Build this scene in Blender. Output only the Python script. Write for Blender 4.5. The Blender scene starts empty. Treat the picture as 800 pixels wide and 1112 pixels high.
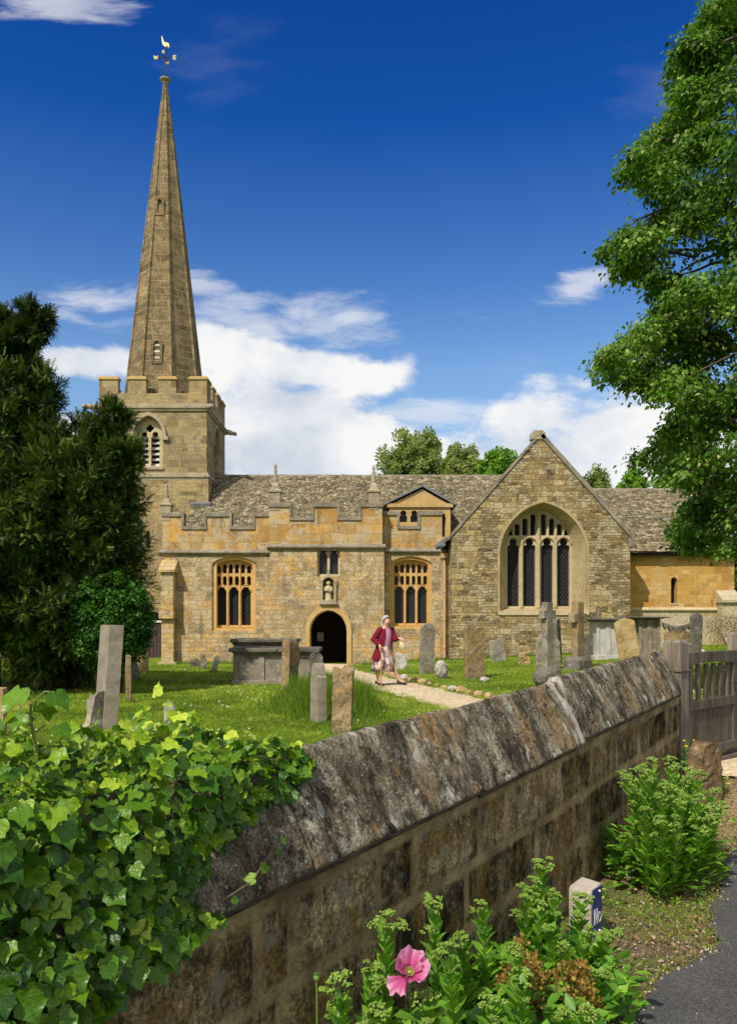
import bpy, bmesh, math, random
import numpy as np
from mathutils import Vector, Matrix
from mathutils.geometry import tessellate_polygon
PI = math.pi
RS = np.random.RandomState(7)
random.seed(7)
SC = bpy.context.scene
COL = SC.collection
F, CX, HY, EYE = 900.0, 400.0, 680.0, 1.7

def ss(a, b, x):
    t = np.clip((np.asarray(x, dtype=float) - a) / (b - a), 0, 1)
    return t * t * (3 - 2 * t)

def PX(px, py, Y):
    return Vector(((px - CX) / F * Y, Y, EYE + (HY - py) / F * Y))
def X_(px, Y): return (px - CX) / F * Y
def Z_(py, Y): return EYE + (HY - py) / F * Y

# ---------- numpy value noise
def _h(ix, iy, iz, seed):
    n = (ix * 374761393 + iy * 668265263 + iz * 2147483647 + seed * 1274126177) & 0xffffffff
    n = ((n ^ (n >> 13)) * 1274126177) & 0xffffffff
    n = n ^ (n >> 16)
    return (n & 0xffffff) / float(0xffffff)
def vnoise(P, seed=0):
    P = np.asarray(P, dtype=float)
    i = np.floor(P).astype(np.int64); f = P - i; f = f * f * (3 - 2 * f)
    r = 0
    for dx in (0, 1):
        for dy in (0, 1):
            for dz in (0, 1):
                w = (f[..., 0] if dx else 1 - f[..., 0]) * (f[..., 1] if dy else 1 - f[..., 1]) * (f[..., 2] if dz else 1 - f[..., 2])
                r = r + w * _h(i[..., 0] + dx, i[..., 1] + dy, i[..., 2] + dz, seed)
    return r
def fbm(P, oct=4, seed=0):
    P = np.asarray(P, dtype=float); r = 0; a = 1; t = 0
    for o in range(oct):
        r = r + a * (vnoise(P * (2.03 ** o) + 17.3 * o, seed + o) - .5); t += a; a *= .5
    return r / t

# ---------- ground heights
def yard(X, Y):
    X = np.asarray(X, float); Y = np.asarray(Y, float)
    z = .35 + .055 * np.maximum(0, X) * ss(8, 28, Y)
    z = np.minimum(z, 1.3)
    P = np.stack([X * .35, Y * .35, X * 0], -1)
    return z + .05 * fbm(P, 2, 5) * ss(9, 13, Y)
def road(X, Y):
    t = np.asarray(Y, float) + 0 * np.asarray(X, float)
    return .35 * ss(4.3, 7.6, t)
def side(X, Y):   # > 0 on the road side of the wall and gate
    X = np.asarray(X, float); Y = np.asarray(Y, float)
    b = np.where(Y < 7.6, -2.17 + .648 * Y, 2.76 + (Y - 7.6) * .994)
    return X - b
def gz(X, Y): return float(yard(X, Y))
def rz(X, Y): return float(road(X, Y))
def ghit(px, py, fn=gz):
    z = .35
    for _ in range(30):
        Y = (EYE - z) * F / max(py - HY, 4); X = X_(px, Y); z = z * .5 + fn(X, Y) * .5
    return X, Y, z

# ---------- objects
def tag(o, label=None, cat=None, group=None, kind=None):
    if label: o['label'] = label
    if cat: o['category'] = cat
    if group: o['group'] = group
    if kind: o['kind'] = kind
    return o
def link(name, me, mat=None, parent=None):
    o = bpy.data.objects.new(name, me); COL.objects.link(o)
    if mat is not None:
        me.materials.clear()
        for m in (mat if isinstance(mat, (list, tuple)) else [mat]): me.materials.append(m)
    if parent is not None: o.parent = parent
    return o
def empty(name, loc=(0, 0, 0), rz_=0):
    o = bpy.data.objects.new(name, None); COL.objects.link(o)
    o.location = loc; o.rotation_euler = (0, 0, rz_); o.empty_display_size = .1
    return o

class MB:
    """collects polygons of one part"""
    def __init__(s): s.v = []; s.f = []; s.m = []; s.sm = []
    def add(s, V, Fs, m=0, smooth=False):
        b = len(s.v); s.v.extend([tuple(p) for p in V])
        for q in Fs: s.f.append([b + i for i in q]); s.m.append(m); s.sm.append(smooth)
        return s
    def box(s, x0, x1, y0, y1, z0, z1, m=0):
        V = [(x0, y0, z0), (x1, y0, z0), (x1, y1, z0), (x0, y1, z0), (x0, y0, z1), (x1, y0, z1), (x1, y1, z1), (x0, y1, z1)]
        return s.add(V, [(0, 3, 2, 1), (4, 5, 6, 7), (0, 1, 5, 4), (1, 2, 6, 5), (2, 3, 7, 6), (3, 0, 4, 7)], m)
    def obox(s, c, ax, ay, az, m=0):
        c = Vector(c); ax = Vector(ax); ay = Vector(ay); az = Vector(az)
        V = [c - ax - ay - az, c + ax - ay - az, c + ax + ay - az, c - ax + ay - az, c - ax - ay + az, c + ax - ay + az, c + ax + ay + az, c - ax + ay + az]
        return s.add(V, [(0, 3, 2, 1), (4, 5, 6, 7), (0, 1, 5, 4), (1, 2, 6, 5), (2, 3, 7, 6), (3, 0, 4, 7)], m)
    def rings(s, R, cap0=True, cap1=True, m=0, smooth=False):
        n = len(R[0]); V = [p for r in R for p in r]; Fs = []
        for i in range(len(R) - 1):
            for j in range(n):
                k = (j + 1) % n
                Fs.append((i * n + j, i * n + k, (i + 1) * n + k, (i + 1) * n + j))
        s.add(V, Fs, m, smooth)
        if cap0: s.add(R[0], [tuple(reversed(range(n)))], m)
        if cap1: s.add(R[-1], [tuple(range(n))], m)
        return s
    def tube(s, pts, rad, n=8, m=0, smooth=True, cap=True):
        pts = [Vector(p) for p in pts]; R = []
        if not hasattr(rad, '__len__'): rad = [rad] * len(pts)
        up = Vector((0, 0, 1)); prev = None
        for i, p in enumerate(pts):
            d = (pts[min(i + 1, len(pts) - 1)] - pts[max(i - 1, 0)]).normalized()
            a = prev - d * prev.dot(d) if prev is not None else d.cross(up if abs(d.z) < .95 else Vector((1, 0, 0)))
            if a.length < 1e-5: a = d.cross(Vector((1, 0, 0)))
            a.normalize(); prev = a; b = d.cross(a)
            R.append([p + (a * math.cos(2 * PI * k / n) + b * math.sin(2 * PI * k / n)) * rad[i] for k in range(n)])
        return s.rings(R, cap, cap, m, smooth)
    def ball(s, c, r, nu=10, nv=6, m=0, sc=(1, 1, 1)):
        c = Vector(c); V = [c + Vector((0, 0, -r * sc[2]))]
        for i in range(1, nv):
            t = PI * i / nv
            for j in range(nu):
                a = 2 * PI * j / nu
                V.append(c + Vector((r * sc[0] * math.sin(t) * math.cos(a), r * sc[1] * math.sin(t) * math.sin(a), -r * sc[2] * math.cos(t))))
        V.append(c + Vector((0, 0, r * sc[2]))); Fs = []
        for j in range(nu): Fs.append((0, 1 + (j + 1) % nu, 1 + j))
        for i in range(nv - 2):
            for j in range(nu):
                a = 1 + i * nu; k = (j + 1) % nu
                Fs.append((a + j, a + k, a + nu + k, a + nu + j))
        a = 1 + (nv - 2) * nu
        for j in range(nu): Fs.append((a + j, a + (j + 1) % nu, len(V) - 1))
        return s.add(V, Fs, m, True)
    def plate(s, outer, holes, y0, y1, m=0, back=True):
        """2D polygon (x, z) with holes, between the planes y0 (front) and y1"""
        def area(p): return sum(p[i][0] * p[(i + 1) % len(p)][1] - p[(i + 1) % len(p)][0] * p[i][1] for i in range(len(p)))
        if area(outer) < 0: outer = outer[::-1]
        holes = [h if area(h) < 0 else h[::-1] for h in holes]
        loops = [outer] + holes
        flat = [p for L in loops for p in L]
        T = tessellate_polygon([[Vector((p[0], p[1], 0)) for p in L] for L in loops])
        Vf = [(p[0], y0, p[1]) for p in flat]; Vb = [(p[0], y1, p[1]) for p in flat]
        Fr = []
        for t in T:
            a, b, c = [flat[i] for i in t]
            ccw = (b[0] - a[0]) * (c[1] - a[1]) - (c[0] - a[0]) * (b[1] - a[1]) > 0
            Fr.append(tuple(t) if ccw else tuple(reversed(t)))
        s.add(Vf, Fr, m)
        if back: s.add(Vb, [tuple(reversed(t)) for t in Fr], m)
        for L in loops:
            n = len(L); V = [(p[0], y0, p[1]) for p in L] + [(p[0], y1, p[1]) for p in L]
            s.add(V, [(i, n + i, n + (i + 1) % n, (i + 1) % n) for i in range(n)], m)
        return s
    def build(s, name, mat, parent=None, xf=None, bevel=0, local=True):
        V = [Vector(p) for p in s.v]
        if xf is not None: V = [xf @ p for p in V]
        if parent is not None and local:
            o = Vector(parent_origin(parent)); V = [p - o for p in V]
        me = bpy.data.meshes.new(name); me.from_pydata(V, [], s.f)
        me.polygons.foreach_set('material_index', s.m); me.polygons.foreach_set('use_smooth', s.sm); me.update()
        if bevel:
            bm = bmesh.new(); bm.from_mesh(me); bmesh.ops.remove_doubles(bm, verts=bm.verts, dist=1e-5)
            es = [e for e in bm.edges if len(e.link_faces) == 2 and e.calc_face_angle(0) > .5]
            bmesh.ops.bevel(bm, geom=es, offset=bevel, segments=2, affect='EDGES', profile=.6); bm.to_mesh(me); bm.free()
        return link(name, me, mat, parent)
def parent_origin(p):
    o = Vector(p.location); q = p.parent
    while q is not None: o = o + Vector(q.location); q = q.parent
    return o

def npmesh(name, V, Q, mat, parent=None, attrs=None, smooth=False):
    """V (N,3) array, Q (M,k) faces of equal size; world coordinates"""
    V = np.asarray(V, float)
    if parent is not None: V = V - np.array(parent_origin(parent))
    Q = np.asarray(Q, np.int32); M, k = Q.shape
    me = bpy.data.meshes.new(name)
    me.vertices.add(len(V)); me.vertices.foreach_set('co', V.astype(np.float32).ravel())
    me.loops.add(M * k); me.loops.foreach_set('vertex_index', Q.ravel())
    me.polygons.add(M); me.polygons.foreach_set('loop_start', np.arange(0, M * k, k, dtype=np.int32))
    try: me.polygons.foreach_set('loop_total', np.full(M, k, np.int32))
    except Exception: pass
    me.update(calc_edges=True)
    if smooth: me.polygons.foreach_set('use_smooth', np.ones(M, bool))
    for a, arr in (attrs or {}).items():
        at = me.attributes.new(a, 'FLOAT', 'POINT'); at.data.foreach_set('value', np.asarray(arr, np.float32).ravel())
    me.validate()
    return link(name, me, mat, parent)

def grid_faces(nu, nv, wrap=False):
    i = np.arange(nu - 1)[:, None]; j = np.arange(nv if wrap else nv - 1)[None, :]; k = (j + 1) % nv
    return np.stack([i * nv + j, (i + 1) * nv + j, (i + 1) * nv + k, i * nv + k], -1).reshape(-1, 4)

def frames(tip, nrm):
    t = tip / (np.linalg.norm(tip, axis=1, keepdims=True) + 1e-9)
    n = nrm - t * (nrm * t).sum(1, keepdims=True)
    n = n / (np.linalg.norm(n, axis=1, keepdims=True) + 1e-9)
    return np.stack([np.cross(t, n), t, n], -1)      # columns x, y (tip), z (normal)
def scatter(TV, TF, pos, R, sc):
    TV = np.asarray(TV, float); TF = np.asarray(TF, np.int64); N = len(pos)
    sc = np.asarray(sc, float)
    if sc.ndim == 1: sc = sc[:, None].repeat(3, 1)
    L = TV[None] * sc[:, None, :]
    W = np.einsum('nij,nkj->nki', R, L) + pos[:, None, :]
    Q = TF[None] + (np.arange(N) * len(TV))[:, None, None]
    return W.reshape(-1, 3), Q.reshape(-1, TF.shape[1])

# leaf shapes: tip along +y, upper side +z, about one unit long
LIME = ([(0, 0, 0), (.42, .25, .05), (.38, .62, .03), (0, 1, -.12), (-.38, .62, .03), (-.42, .25, .05), (0, .5, -.03)],
        [(0, 1, 6), (1, 2, 6), (2, 3, 6), (3, 4, 6), (4, 5, 6), (5, 0, 6)])
LONG = ([(0, 0, 0), (.13, .3, .05), (.14, .65, .03), (0, 1, -.14), (-.14, .65, .03), (-.13, .3, .05), (0, .5, -.02)],
        [(0, 1, 6), (1, 2, 6), (2, 3, 6), (3, 4, 6), (4, 5, 6), (5, 0, 6)])
def ivy_shape():
    o = [(0, .05), (.20, -.10), (.42, -.03), (.53, .13), (.49, .30), (.55, .47), (.41, .60), (.27, .70), (.14, .87), (0, 1.06)]
    full = o + [(-x, y) for x, y in o[1:-1]][::-1]
    V = [(x, y, .16 * abs(x) - .34 * max(0, y - .4) ** 2 - .55 * max(0, abs(x) - .28) + .05 * math.sin(9 * x + 7 * y)) for x, y in full]
    mid = [(0, .25, -.03), (0, .55, -.05), (0, .8, -.08)]
    V += mid; n = len(full); Fs = []
    def near(i, j):
        a = (full[i][1] + full[j][1]) / 2
        return n + (0 if a < .38 else 1 if a < .70 else 2)
    for i in range(n):
        j = (i + 1) % n
        Fs.append((i, j, near(i, j)))
    Fs += [(4, n + 1, n + 0), (n - 4, n, n + 1), (7, n + 2, n + 1), (n - 7, n + 1, n + 2)]
    return V, Fs
IVY = ivy_shape()
def yew_spray():
    V = []; Fs = []
    for k in range(7):
        y = k / 7.0; w = .30 * (1 - .55 * y)
        for sgn in (-1, 1):
            b = len(V)
            V += [(0, y, 0), (0, y + .13, 0), (sgn * w, y + .17 + .06 * (k % 2), .03 * ((k % 3) - 1))]
            Fs.append((b, b + 1, b + 2))
    return V, Fs
YEW = yew_spray()

def rand_dirs(n, rs, zb=0.0):
    v = rs.normal(size=(n, 3)); v[:, 2] += zb
    return v / np.linalg.norm(v, axis=1, keepdims=True)

# ---------- node helpers
def new_mat(name):
    m = bpy.data.materials.new(name); m.use_nodes = True
    nt = m.node_tree; nt.nodes.clear()
    return m, nt
class G:
    """tiny wrapper that builds node graphs"""
    def __init__(s, nt): s.nt = nt
    def n(s, t, **kw):
        nd = s.nt.nodes.new(t)
        for k, v in kw.items(): setattr(nd, k, v)
        return nd
    def put(s, sock, v):
        if v is None: return
        if isinstance(v, bpy.types.NodeSocket): s.nt.links.new(v, sock)
        else:
            if hasattr(sock.default_value, '__len__'):
                if not hasattr(v, '__len__'): v = (v,) * len(sock.default_value)
                L = len(sock.default_value); v = tuple(v)
                sock.default_value = (v + (1,) * (L - len(v)))[:L]
            else: sock.default_value = v
    def math(s, op, a, b=None, c=None, clamp=False):
        nd = s.n('ShaderNodeMath', operation=op, use_clamp=clamp)
        s.put(nd.inputs[0], a); s.put(nd.inputs[1], b)
        if c is not None: s.put(nd.inputs[2], c)
        return nd.outputs[0]
    def vmath(s, op, a, b=None, out=0):
        nd = s.n('ShaderNodeVectorMath', operation=op)
        s.put(nd.inputs[0], a)
        if op == 'SCALE': s.put(nd.inputs['Scale'], b)
        elif b is not None: s.put(nd.inputs[1], b)
        return nd.outputs[out]
    def sep(s, v):
        nd = s.n('ShaderNodeSeparateXYZ'); s.put(nd.inputs[0], v); return nd.outputs
    def comb(s, x, y, z):
        nd = s.n('ShaderNodeCombineXYZ'); s.put(nd.inputs[0], x); s.put(nd.inputs[1], y); s.put(nd.inputs[2], z); return nd.outputs[0]
    def noise(s, vec, scale, detail=4, rough=.55, dist=0, out=0):
        nd = s.n('ShaderNodeTexNoise'); s.put(nd.inputs['Vector'], vec)
        nd.inputs['Scale'].default_value = scale; nd.inputs['Detail'].default_value = detail
        nd.inputs['Roughness'].default_value = rough; nd.inputs['Distortion'].default_value = dist
        return nd.outputs[out]
    def voro(s, vec, scale, out='Distance', feature='F1', rnd=1):
        nd = s.n('ShaderNodeTexVoronoi', feature=feature); s.put(nd.inputs['Vector'], vec)
        nd.inputs['Scale'].default_value = scale; nd.inputs['Randomness'].default_value = rnd
        return nd.outputs[out]
    def ramp(s, fac, stops, interp='LINEAR'):
        nd = s.n('ShaderNodeValToRGB'); cr = nd.color_ramp; cr.interpolation = interp
        while len(cr.elements) < len(stops): cr.elements.new(.5)
        for e, (p, c) in zip(cr.elements, stops):
            e.position = p
            if not hasattr(c, '__len__'): c = (c, c, c)
            e.color = (c[0], c[1], c[2], 1)
        s.put(nd.inputs[0], fac); return nd.outputs[0]
    def mix(s, fac, a, b, blend='MIX'):
        nd = s.n('ShaderNodeMix', data_type='RGBA', blend_type=blend)
        s.put(nd.inputs[0], fac); s.put(nd.inputs[6], a); s.put(nd.inputs[7], b); return nd.outputs[2]
    def band(s, v, a, b):
        nd = s.n('ShaderNodeMapRange', interpolation_type='SMOOTHSTEP'); s.put(nd.inputs[0], v)
        nd.inputs[1].default_value = a; nd.inputs[2].default_value = b; return nd.outputs[0]
    def attr(s, name, out=2):
        nd = s.n('ShaderNodeAttribute'); nd.attribute_name = name; return nd.outputs[out]
    def pos(s): return s.n('ShaderNodeNewGeometry').outputs['Position']
    def obj(s): return s.n('ShaderNodeTexCoord').outputs['Object']
    def bump(s, h, dist, strength=1, normal=None):
        nd = s.n('ShaderNodeBump'); nd.inputs['Distance'].default_value = dist; nd.inputs['Strength'].default_value = strength
        s.put(nd.inputs['Height'], h)
        if normal is not None: s.put(nd.inputs['Normal'], normal)
        return nd.outputs[0]
    def out(s, col, rough=.9, normal=None, spec=.3, metal=0, trans=0, tcol=None):
        p = s.n('ShaderNodeBsdfPrincipled'); s.put(p.inputs['Base Color'], col); s.put(p.inputs['Roughness'], rough)
        p.inputs['Specular IOR Level'].default_value = spec; p.inputs['Metallic'].default_value = metal
        if normal is not None: s.put(p.inputs['Normal'], normal)
        o = s.n('ShaderNodeOutputMaterial'); sh = p.outputs[0]
        if trans:
            t = s.n('ShaderNodeBsdfTranslucent'); s.put(t.inputs[0], tcol if tcol is not None else col)
            mx = s.n('ShaderNodeMixShader'); mx.inputs[0].default_value = trans
            s.nt.links.new(sh, mx.inputs[1]); s.nt.links.new(t.outputs[0], mx.inputs[2]); sh = mx.outputs[0]
        s.nt.links.new(sh, o.inputs[0])

def mat_masonry(name, tones, mortar, bw, bh, wob=.02, msz=.012, patches=(), lichen=.3, bumpd=.02, wobz=.05, world=True, streak=.3, dark=(.10, .085, .06)):
    """coursed stone: tones = ramp of stone colours, patches = [(scale, threshold, colour, amount)]"""
    m, nt = new_mat(name); g = G(nt)
    P = g.pos() if world else g.obj()
    x, y, z = g.sep(P)
    u = g.math('ADD', x, y)
    nz = g.noise(g.comb(0, 0, z), 1.7, 2); z2 = g.math('MULTIPLY_ADD', nz, wobz * 4, z)
    w1 = g.noise(P, 3.1, 3, out=1)
    wv = g.vmath('SCALE', g.vmath('SUBTRACT', w1, (.5, .5, .5)), wob * 4)
    uv = g.vmath('ADD', g.comb(u, z2, 0), wv)
    def bricks(bw, bh, msz, off=(0, 0, 0)):
        br = g.n('ShaderNodeTexBrick'); g.put(br.inputs['Vector'], g.vmath('ADD', uv, off))
        br.offset = .45; br.squash = .72; br.squash_frequency = 3
        for k, v in (('Color1', (0, 0, 0, 1)), ('Color2', (1, 1, 1, 1)), ('Mortar', (.5, .5, .5, 1)), ('Scale', 1), ('Mortar Size', msz), ('Mortar Smooth', .4), ('Bias', 0), ('Brick Width', bw), ('Row Height', bh)):
            br.inputs[k].default_value = v
        return br.outputs['Color'], br.outputs['Fac']
    c1, f1 = bricks(bw, bh, msz)
    c2, f2 = bricks(bw * 1.6, bh * 2, msz, (3.3, bh * 4, 0))
    sel = g.band(g.noise(P, .9, 2), .50, .56)
    c = g.mix(sel, c1, c2); f = g.mix(sel, f1, f2)
    t = g.math('MULTIPLY_ADD', g.math('SUBTRACT', g.noise(P, 9, 4), .5), .5, c)
    col = g.ramp(t, [(i / (len(tones) - 1), tc) for i, tc in enumerate(tones)])
    for k, (sc, th, pc, am) in enumerate(patches):
        mk = g.band(g.math('MULTIPLY_ADD', c, .18, g.noise(g.vmath('ADD', P, (k * 7.1, 0, k * 3)), sc, 4, .6)), th, th + .12)
        col = g.mix(g.math('MULTIPLY', mk, am), col, pc)
    col = g.mix(g.math('MULTIPLY', f, .8), col, mortar)
    fine = g.noise(P, 26, 5, .7)
    col = g.mix(.75, col, g.mix(1, col, g.ramp(fine, [(.32, .30), (.5, 1), (.68, 1.6)]), 'MULTIPLY'))
    # dark crusts and pale lichen
    st = g.noise(g.vmath('MULTIPLY', P, (1.6, 1.6, .35)), 1.3, 5, .65)
    col = g.mix(g.math('MULTIPLY', g.band(st, .52, .72), streak), col, dark)
    lk = g.math('MULTIPLY', g.band(g.noise(P, 1.1, 3), .42, .62), g.band(g.noise(P, 17, 4, .65), .54, .62))
    col = g.mix(g.math('MULTIPLY', lk, lichen), col, (.42, .40, .33))
    lk2 = g.math('MULTIPLY', g.band(g.noise(g.vmath('ADD', P, (9, 2, 4)), 1.4, 3), .48, .62), g.band(g.noise(P, 13, 4, .65), .56, .64))
    col = g.mix(g.math('MULTIPLY', lk2, lichen), col, dark)
    h = g.math('ADD', g.math('MULTIPLY', g.math('SUBTRACT', 1, f), .55), g.math('MULTIPLY', g.noise(P, 12, 5, .65), .7))
    h = g.math('MULTIPLY_ADD', c, .25, h)
    g.out(col, .92, g.bump(h, bumpd), .2)
    return m

def mat_stone(name, tones, scale=1, lichen=((.5, .48, .40), .4), dark=((.07, .06, .045), .5), orange=None, bumpd=.01, streakdir=None, obj=True):
    m, nt = new_mat(name); g = G(nt)
    P = g.obj() if obj else g.pos()
    rnd = g.n('ShaderNodeObjectInfo').outputs['Random']
    P = g.vmath('ADD', P, g.vmath('SCALE', (31.7, 17.1, 23.3), rnd)) if obj else P
    Ps = g.vmath('MULTIPLY', P, streakdir) if streakdir else P
    a = g.noise(Ps, 2.2 * scale, 6, .62)
    col = g.ramp(a, [(.28 + .44 * i / (len(tones) - 1), tc) for i, tc in enumerate(tones)])
    fine = g.noise(Ps, 38 * scale, 5, .7)
    col = g.mix(.6, col, g.mix(1, col, g.ramp(fine, [(.25, .5), (.5, 1), (.78, 1.4)]), 'MULTIPLY'))
    b = g.math('MULTIPLY', g.band(g.noise(Ps, 1.7 * scale, 3), .45, .6), g.band(g.noise(P, 15 * scale, 5, .68), .46, .58))
    col = g.mix(g.math('MULTIPLY', b, dark[1]), col, dark[0])
    v = g.noise(g.vmath('ADD', P, (4, 9, 1)), 9 * scale, 4, .6, .6)
    b2 = g.math('MULTIPLY', g.band(v, .57, .62), g.band(g.noise(P, 2.3 * scale, 2), .42, .55))
    col = g.mix(g.math('MULTIPLY', b2, lichen[1]), col, lichen[0])
    if orange:
        b3 = g.math('MULTIPLY', g.band(g.noise(g.vmath('ADD', P, (14, 3, 7)), 5 * scale, 5, .65), .56, .62), orange[1])
        col = g.mix(b3, col, orange[0])
    h = g.math('ADD', g.math('MULTIPLY', a, .8), g.math('MULTIPLY', fine, .4))
    g.out(col, .93, g.bump(h, bumpd), .2)
    return m
def mat_flat(name, col, rough=.7, spec=.3, var=.2, scale=20, metal=0, bumpd=0, coat=None):
    m, nt = new_mat(name); g = G(nt); P = g.obj(); nz = g.noise(P, scale, 4)
    c = g.mix(1, tuple(col) + (1,), g.ramp(nz, [(.3, 1 - var), (.7, 1 + var)]), 'MULTIPLY')
    g.out(c, rough, g.bump(nz, bumpd) if bumpd else None, spec, metal)
    return m
def mat_leaf(name, stops, trans=.35, rough=.45, spec=.4, scale=0):
    m, nt = new_mat(name); g = G(nt); t = g.attr('tone')
    if scale: t = g.math('MULTIPLY_ADD', g.math('SUBTRACT', g.noise(g.pos(), scale, 3), .5), .6, t)
    col = g.ramp(t, [(i / (len(stops) - 1), c) for i, c in enumerate(stops)])
    tc = g.mix(1, col, (1.5, 1.6, .6, 1), 'MULTIPLY')
    g.out(col, rough, None, spec, 0, trans, tc)
    return m

M = {}
# ================= materials
OCH = (.56, .32, .08); OCHD = (.40, .22, .055); CRM = (.60, .47, .27); GRY = (.26, .215, .145); PALE = (.50, .43, .29)
M['porch'] = mat_masonry('ochre_ashlar', [(.22, .175, .11), (.40, .30, .16), CRM, (.50, .35, .15), OCH, (.34, .25, .12)], (.44, .35, .21), .42, .17,
                         wob=.02, patches=[(1.1, .50, OCH, .7), (1.0, .55, (.25, .195, .115), .65), (2.6, .57, (.52, .43, .28), .7)], lichen=.7, streak=.85, bumpd=.04, dark=(.13, .105, .065))
M['parapet'] = mat_masonry('ochre_parapet', [OCHD, (.40, .27, .11), OCH, (.48, .33, .14)], (.42, .32, .18), .6, .3,
                           wob=.02, msz=.006, patches=[(2.2, .55, (.46, .40, .28), .6)], lichen=.95, streak=.6, dark=(.12, .09, .045))
M['tower'] = mat_masonry('grey_gold_ashlar', [(.16, .115, .055), (.27, .20, .10), (.36, .27, .135), (.31, .225, .11), (.43, .33, .18)], (.38, .30, .165), .36, .17,
                         wob=.02, msz=.008, patches=[(.6, .52, (.22, .17, .10), .6), (1.3, .56, (.46, .33, .14), .5)], lichen=.7, streak=.35, bumpd=.025)
M['spire'] = mat_masonry('spire_stone', [(.11, .082, .040), (.17, .125, .062), (.225, .170, .085), (.28, .205, .10)], (.36, .28, .155), .50, .30,
                         wob=.02, msz=.020, patches=[(1.1, .55, (.30, .19, .08), .4), (2.0, .58, (.09, .07, .04), .6)], lichen=.5, streak=.5, bumpd=.03, wobz=.02)
M['transept'] = mat_masonry('rubble_stone', [(.09, .066, .034), (.28, .205, .095), (.18, .13, .065), (.35, .26, .12), (.46, .35, .175), (.14, .10, .05)], (.20, .15, .075), .26, .095,
                            wob=.03, msz=.010, patches=[(.9, .55, (.46, .32, .13), .45), (2.3, .58, (.48, .42, .28), .6)], lichen=.5, streak=.4, bumpd=.06, wobz=.05)
M['chancel'] = mat_masonry('golden_ashlar', [(.34, .19, .045), (.52, .30, .075), (.43, .24, .055), (.62, .40, .13)], (.62, .44, .18), .40, .15,
                           wob=.008, msz=.007, patches=[(.5, .60, (.50, .38, .18), .5)], lichen=.3, streak=.4, bumpd=.012, wobz=.01, dark=(.30, .17, .05))
M['chancel_low'] = mat_masonry('pale_gold_stone', [(.40, .30, .15), (.46, .35, .17), (.50, .40, .22), (.44, .36, .22)], (.46, .38, .24), .5, .22,
                               patches=[(.8, .5, (.44, .40, .30), .6)], lichen=.4, streak=.3)
M['trim'] = mat_stone('weathered_trim', [(.24, .205, .145), (.36, .30, .20), (.42, .36, .25)], .8, obj=False)
M['trimd'] = mat_stone('dark_coping_trim', [(.15, .13, .10), (.24, .205, .15), (.34, .30, .23)], 1.2, obj=False)
M['trimo'] = mat_stone('ochre_trim', [(.40, .27, .10), (.50, .34, .13), (.54, .40, .19)], .8, dark=((.12, .09, .05), .25), obj=False)
M['tracery'] = mat_stone('pale_tracery', [(.44, .36, .21), (.52, .43, .26), (.56, .47, .30)], 1, lichen=((.5, .47, .36), .2), dark=((.16, .13, .08), .3), obj=False)
M['traceryo'] = mat_stone('orange_tracery', [(.50, .30, .10), (.60, .37, .13), (.62, .42, .18)], 1, lichen=((.5, .45, .3), .15), dark=((.2, .12, .05), .2), obj=False)
M['lead'] = mat_flat('lead', (.16, .17, .185), .55, .5, .3, 6)
M['iron'] = mat_flat('dark_iron', (.03, .03, .032), .5)
M['wooddark'] = mat_flat('old_door_wood', (.075, .05, .045), .8, .2, .4, 12)
M['gold'] = mat_flat('gilding', (.62, .50, .24), .5, .4, .2, 8, .2)
M['white'] = mat_flat('white_paint', (.75, .74, .70), .6)
M['pipe'] = mat_flat('painted_pipe', (.50, .33, .17), .6)

def m_glass():
    m, nt = new_mat('leaded_glass'); g = G(nt); x, y, z = g.sep(g.pos())
    u = g.math('MULTIPLY', g.math('ADD', x, y), 1 / .11); v = g.math('MULTIPLY', z, 1 / .16)
    a = g.math('ABSOLUTE', g.math('SUBTRACT', g.math('FRACT', g.math('ADD', u, v)), .5))
    b = g.math('ABSOLUTE', g.math('SUBTRACT', g.math('FRACT', g.math('SUBTRACT', u, v)), .5))
    lead = g.math('MAXIMUM', g.math('LESS_THAN', a, .09), g.math('LESS_THAN', b, .09))
    nz = g.noise(g.pos(), 2.5, 2)
    col = g.mix(lead, g.ramp(nz, [(.3, (.004, .004, .006)), (.7, (.012, .013, .018))]), (.05, .05, .05, 1))
    g.out(col, g.math('MULTIPLY_ADD', lead, .4, .22), g.bump(g.noise(g.pos(), 9, 2), .01), .3); return m
M['glass'] = m_glass()
def m_louvre():
    return mat_flat('pale_louvre', (.50, .47, .42), .9, .2, .3, 5)
M['louvre'] = m_louvre()

def m_slate():
    m, nt = new_mat('stone_slates'); g = G(nt); P = g.pos(); t = g.attr('tone')
    col = g.ramp(t, [(0, (.065, .052, .028)), (.3, (.15, .122, .068)), (.6, (.245, .205, .122)), (.85, (.35, .30, .195)), (1, (.48, .43, .31))])
    fine = g.noise(P, 22, 5, .7)
    col = g.mix(.7, col, g.mix(1, col, g.ramp(fine, [(.25, .5), (.5, 1), (.78, 1.5)]), 'MULTIPLY'))
    mk = g.band(g.noise(P, .8, 4, .6), .52, .68); col = g.mix(g.math('MULTIPLY', mk, .5), col, (.10, .085, .06, 1))
    l = g.math('MULTIPLY', g.band(g.noise(P, 9, 4, .65), .57, .64), .55); col = g.mix(l, col, (.48, .45, .38, 1))
    o = g.math('MULTIPLY', g.band(g.noise(g.vmath('ADD', P, (5, 5, 5)), 5, 4, .65), .60, .66), .5); col = g.mix(o, col, (.38, .22, .07, 1))
    g.out(col, .95, g.bump(fine, .012), .15); return m
M['slate'] = m_slate()

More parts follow.
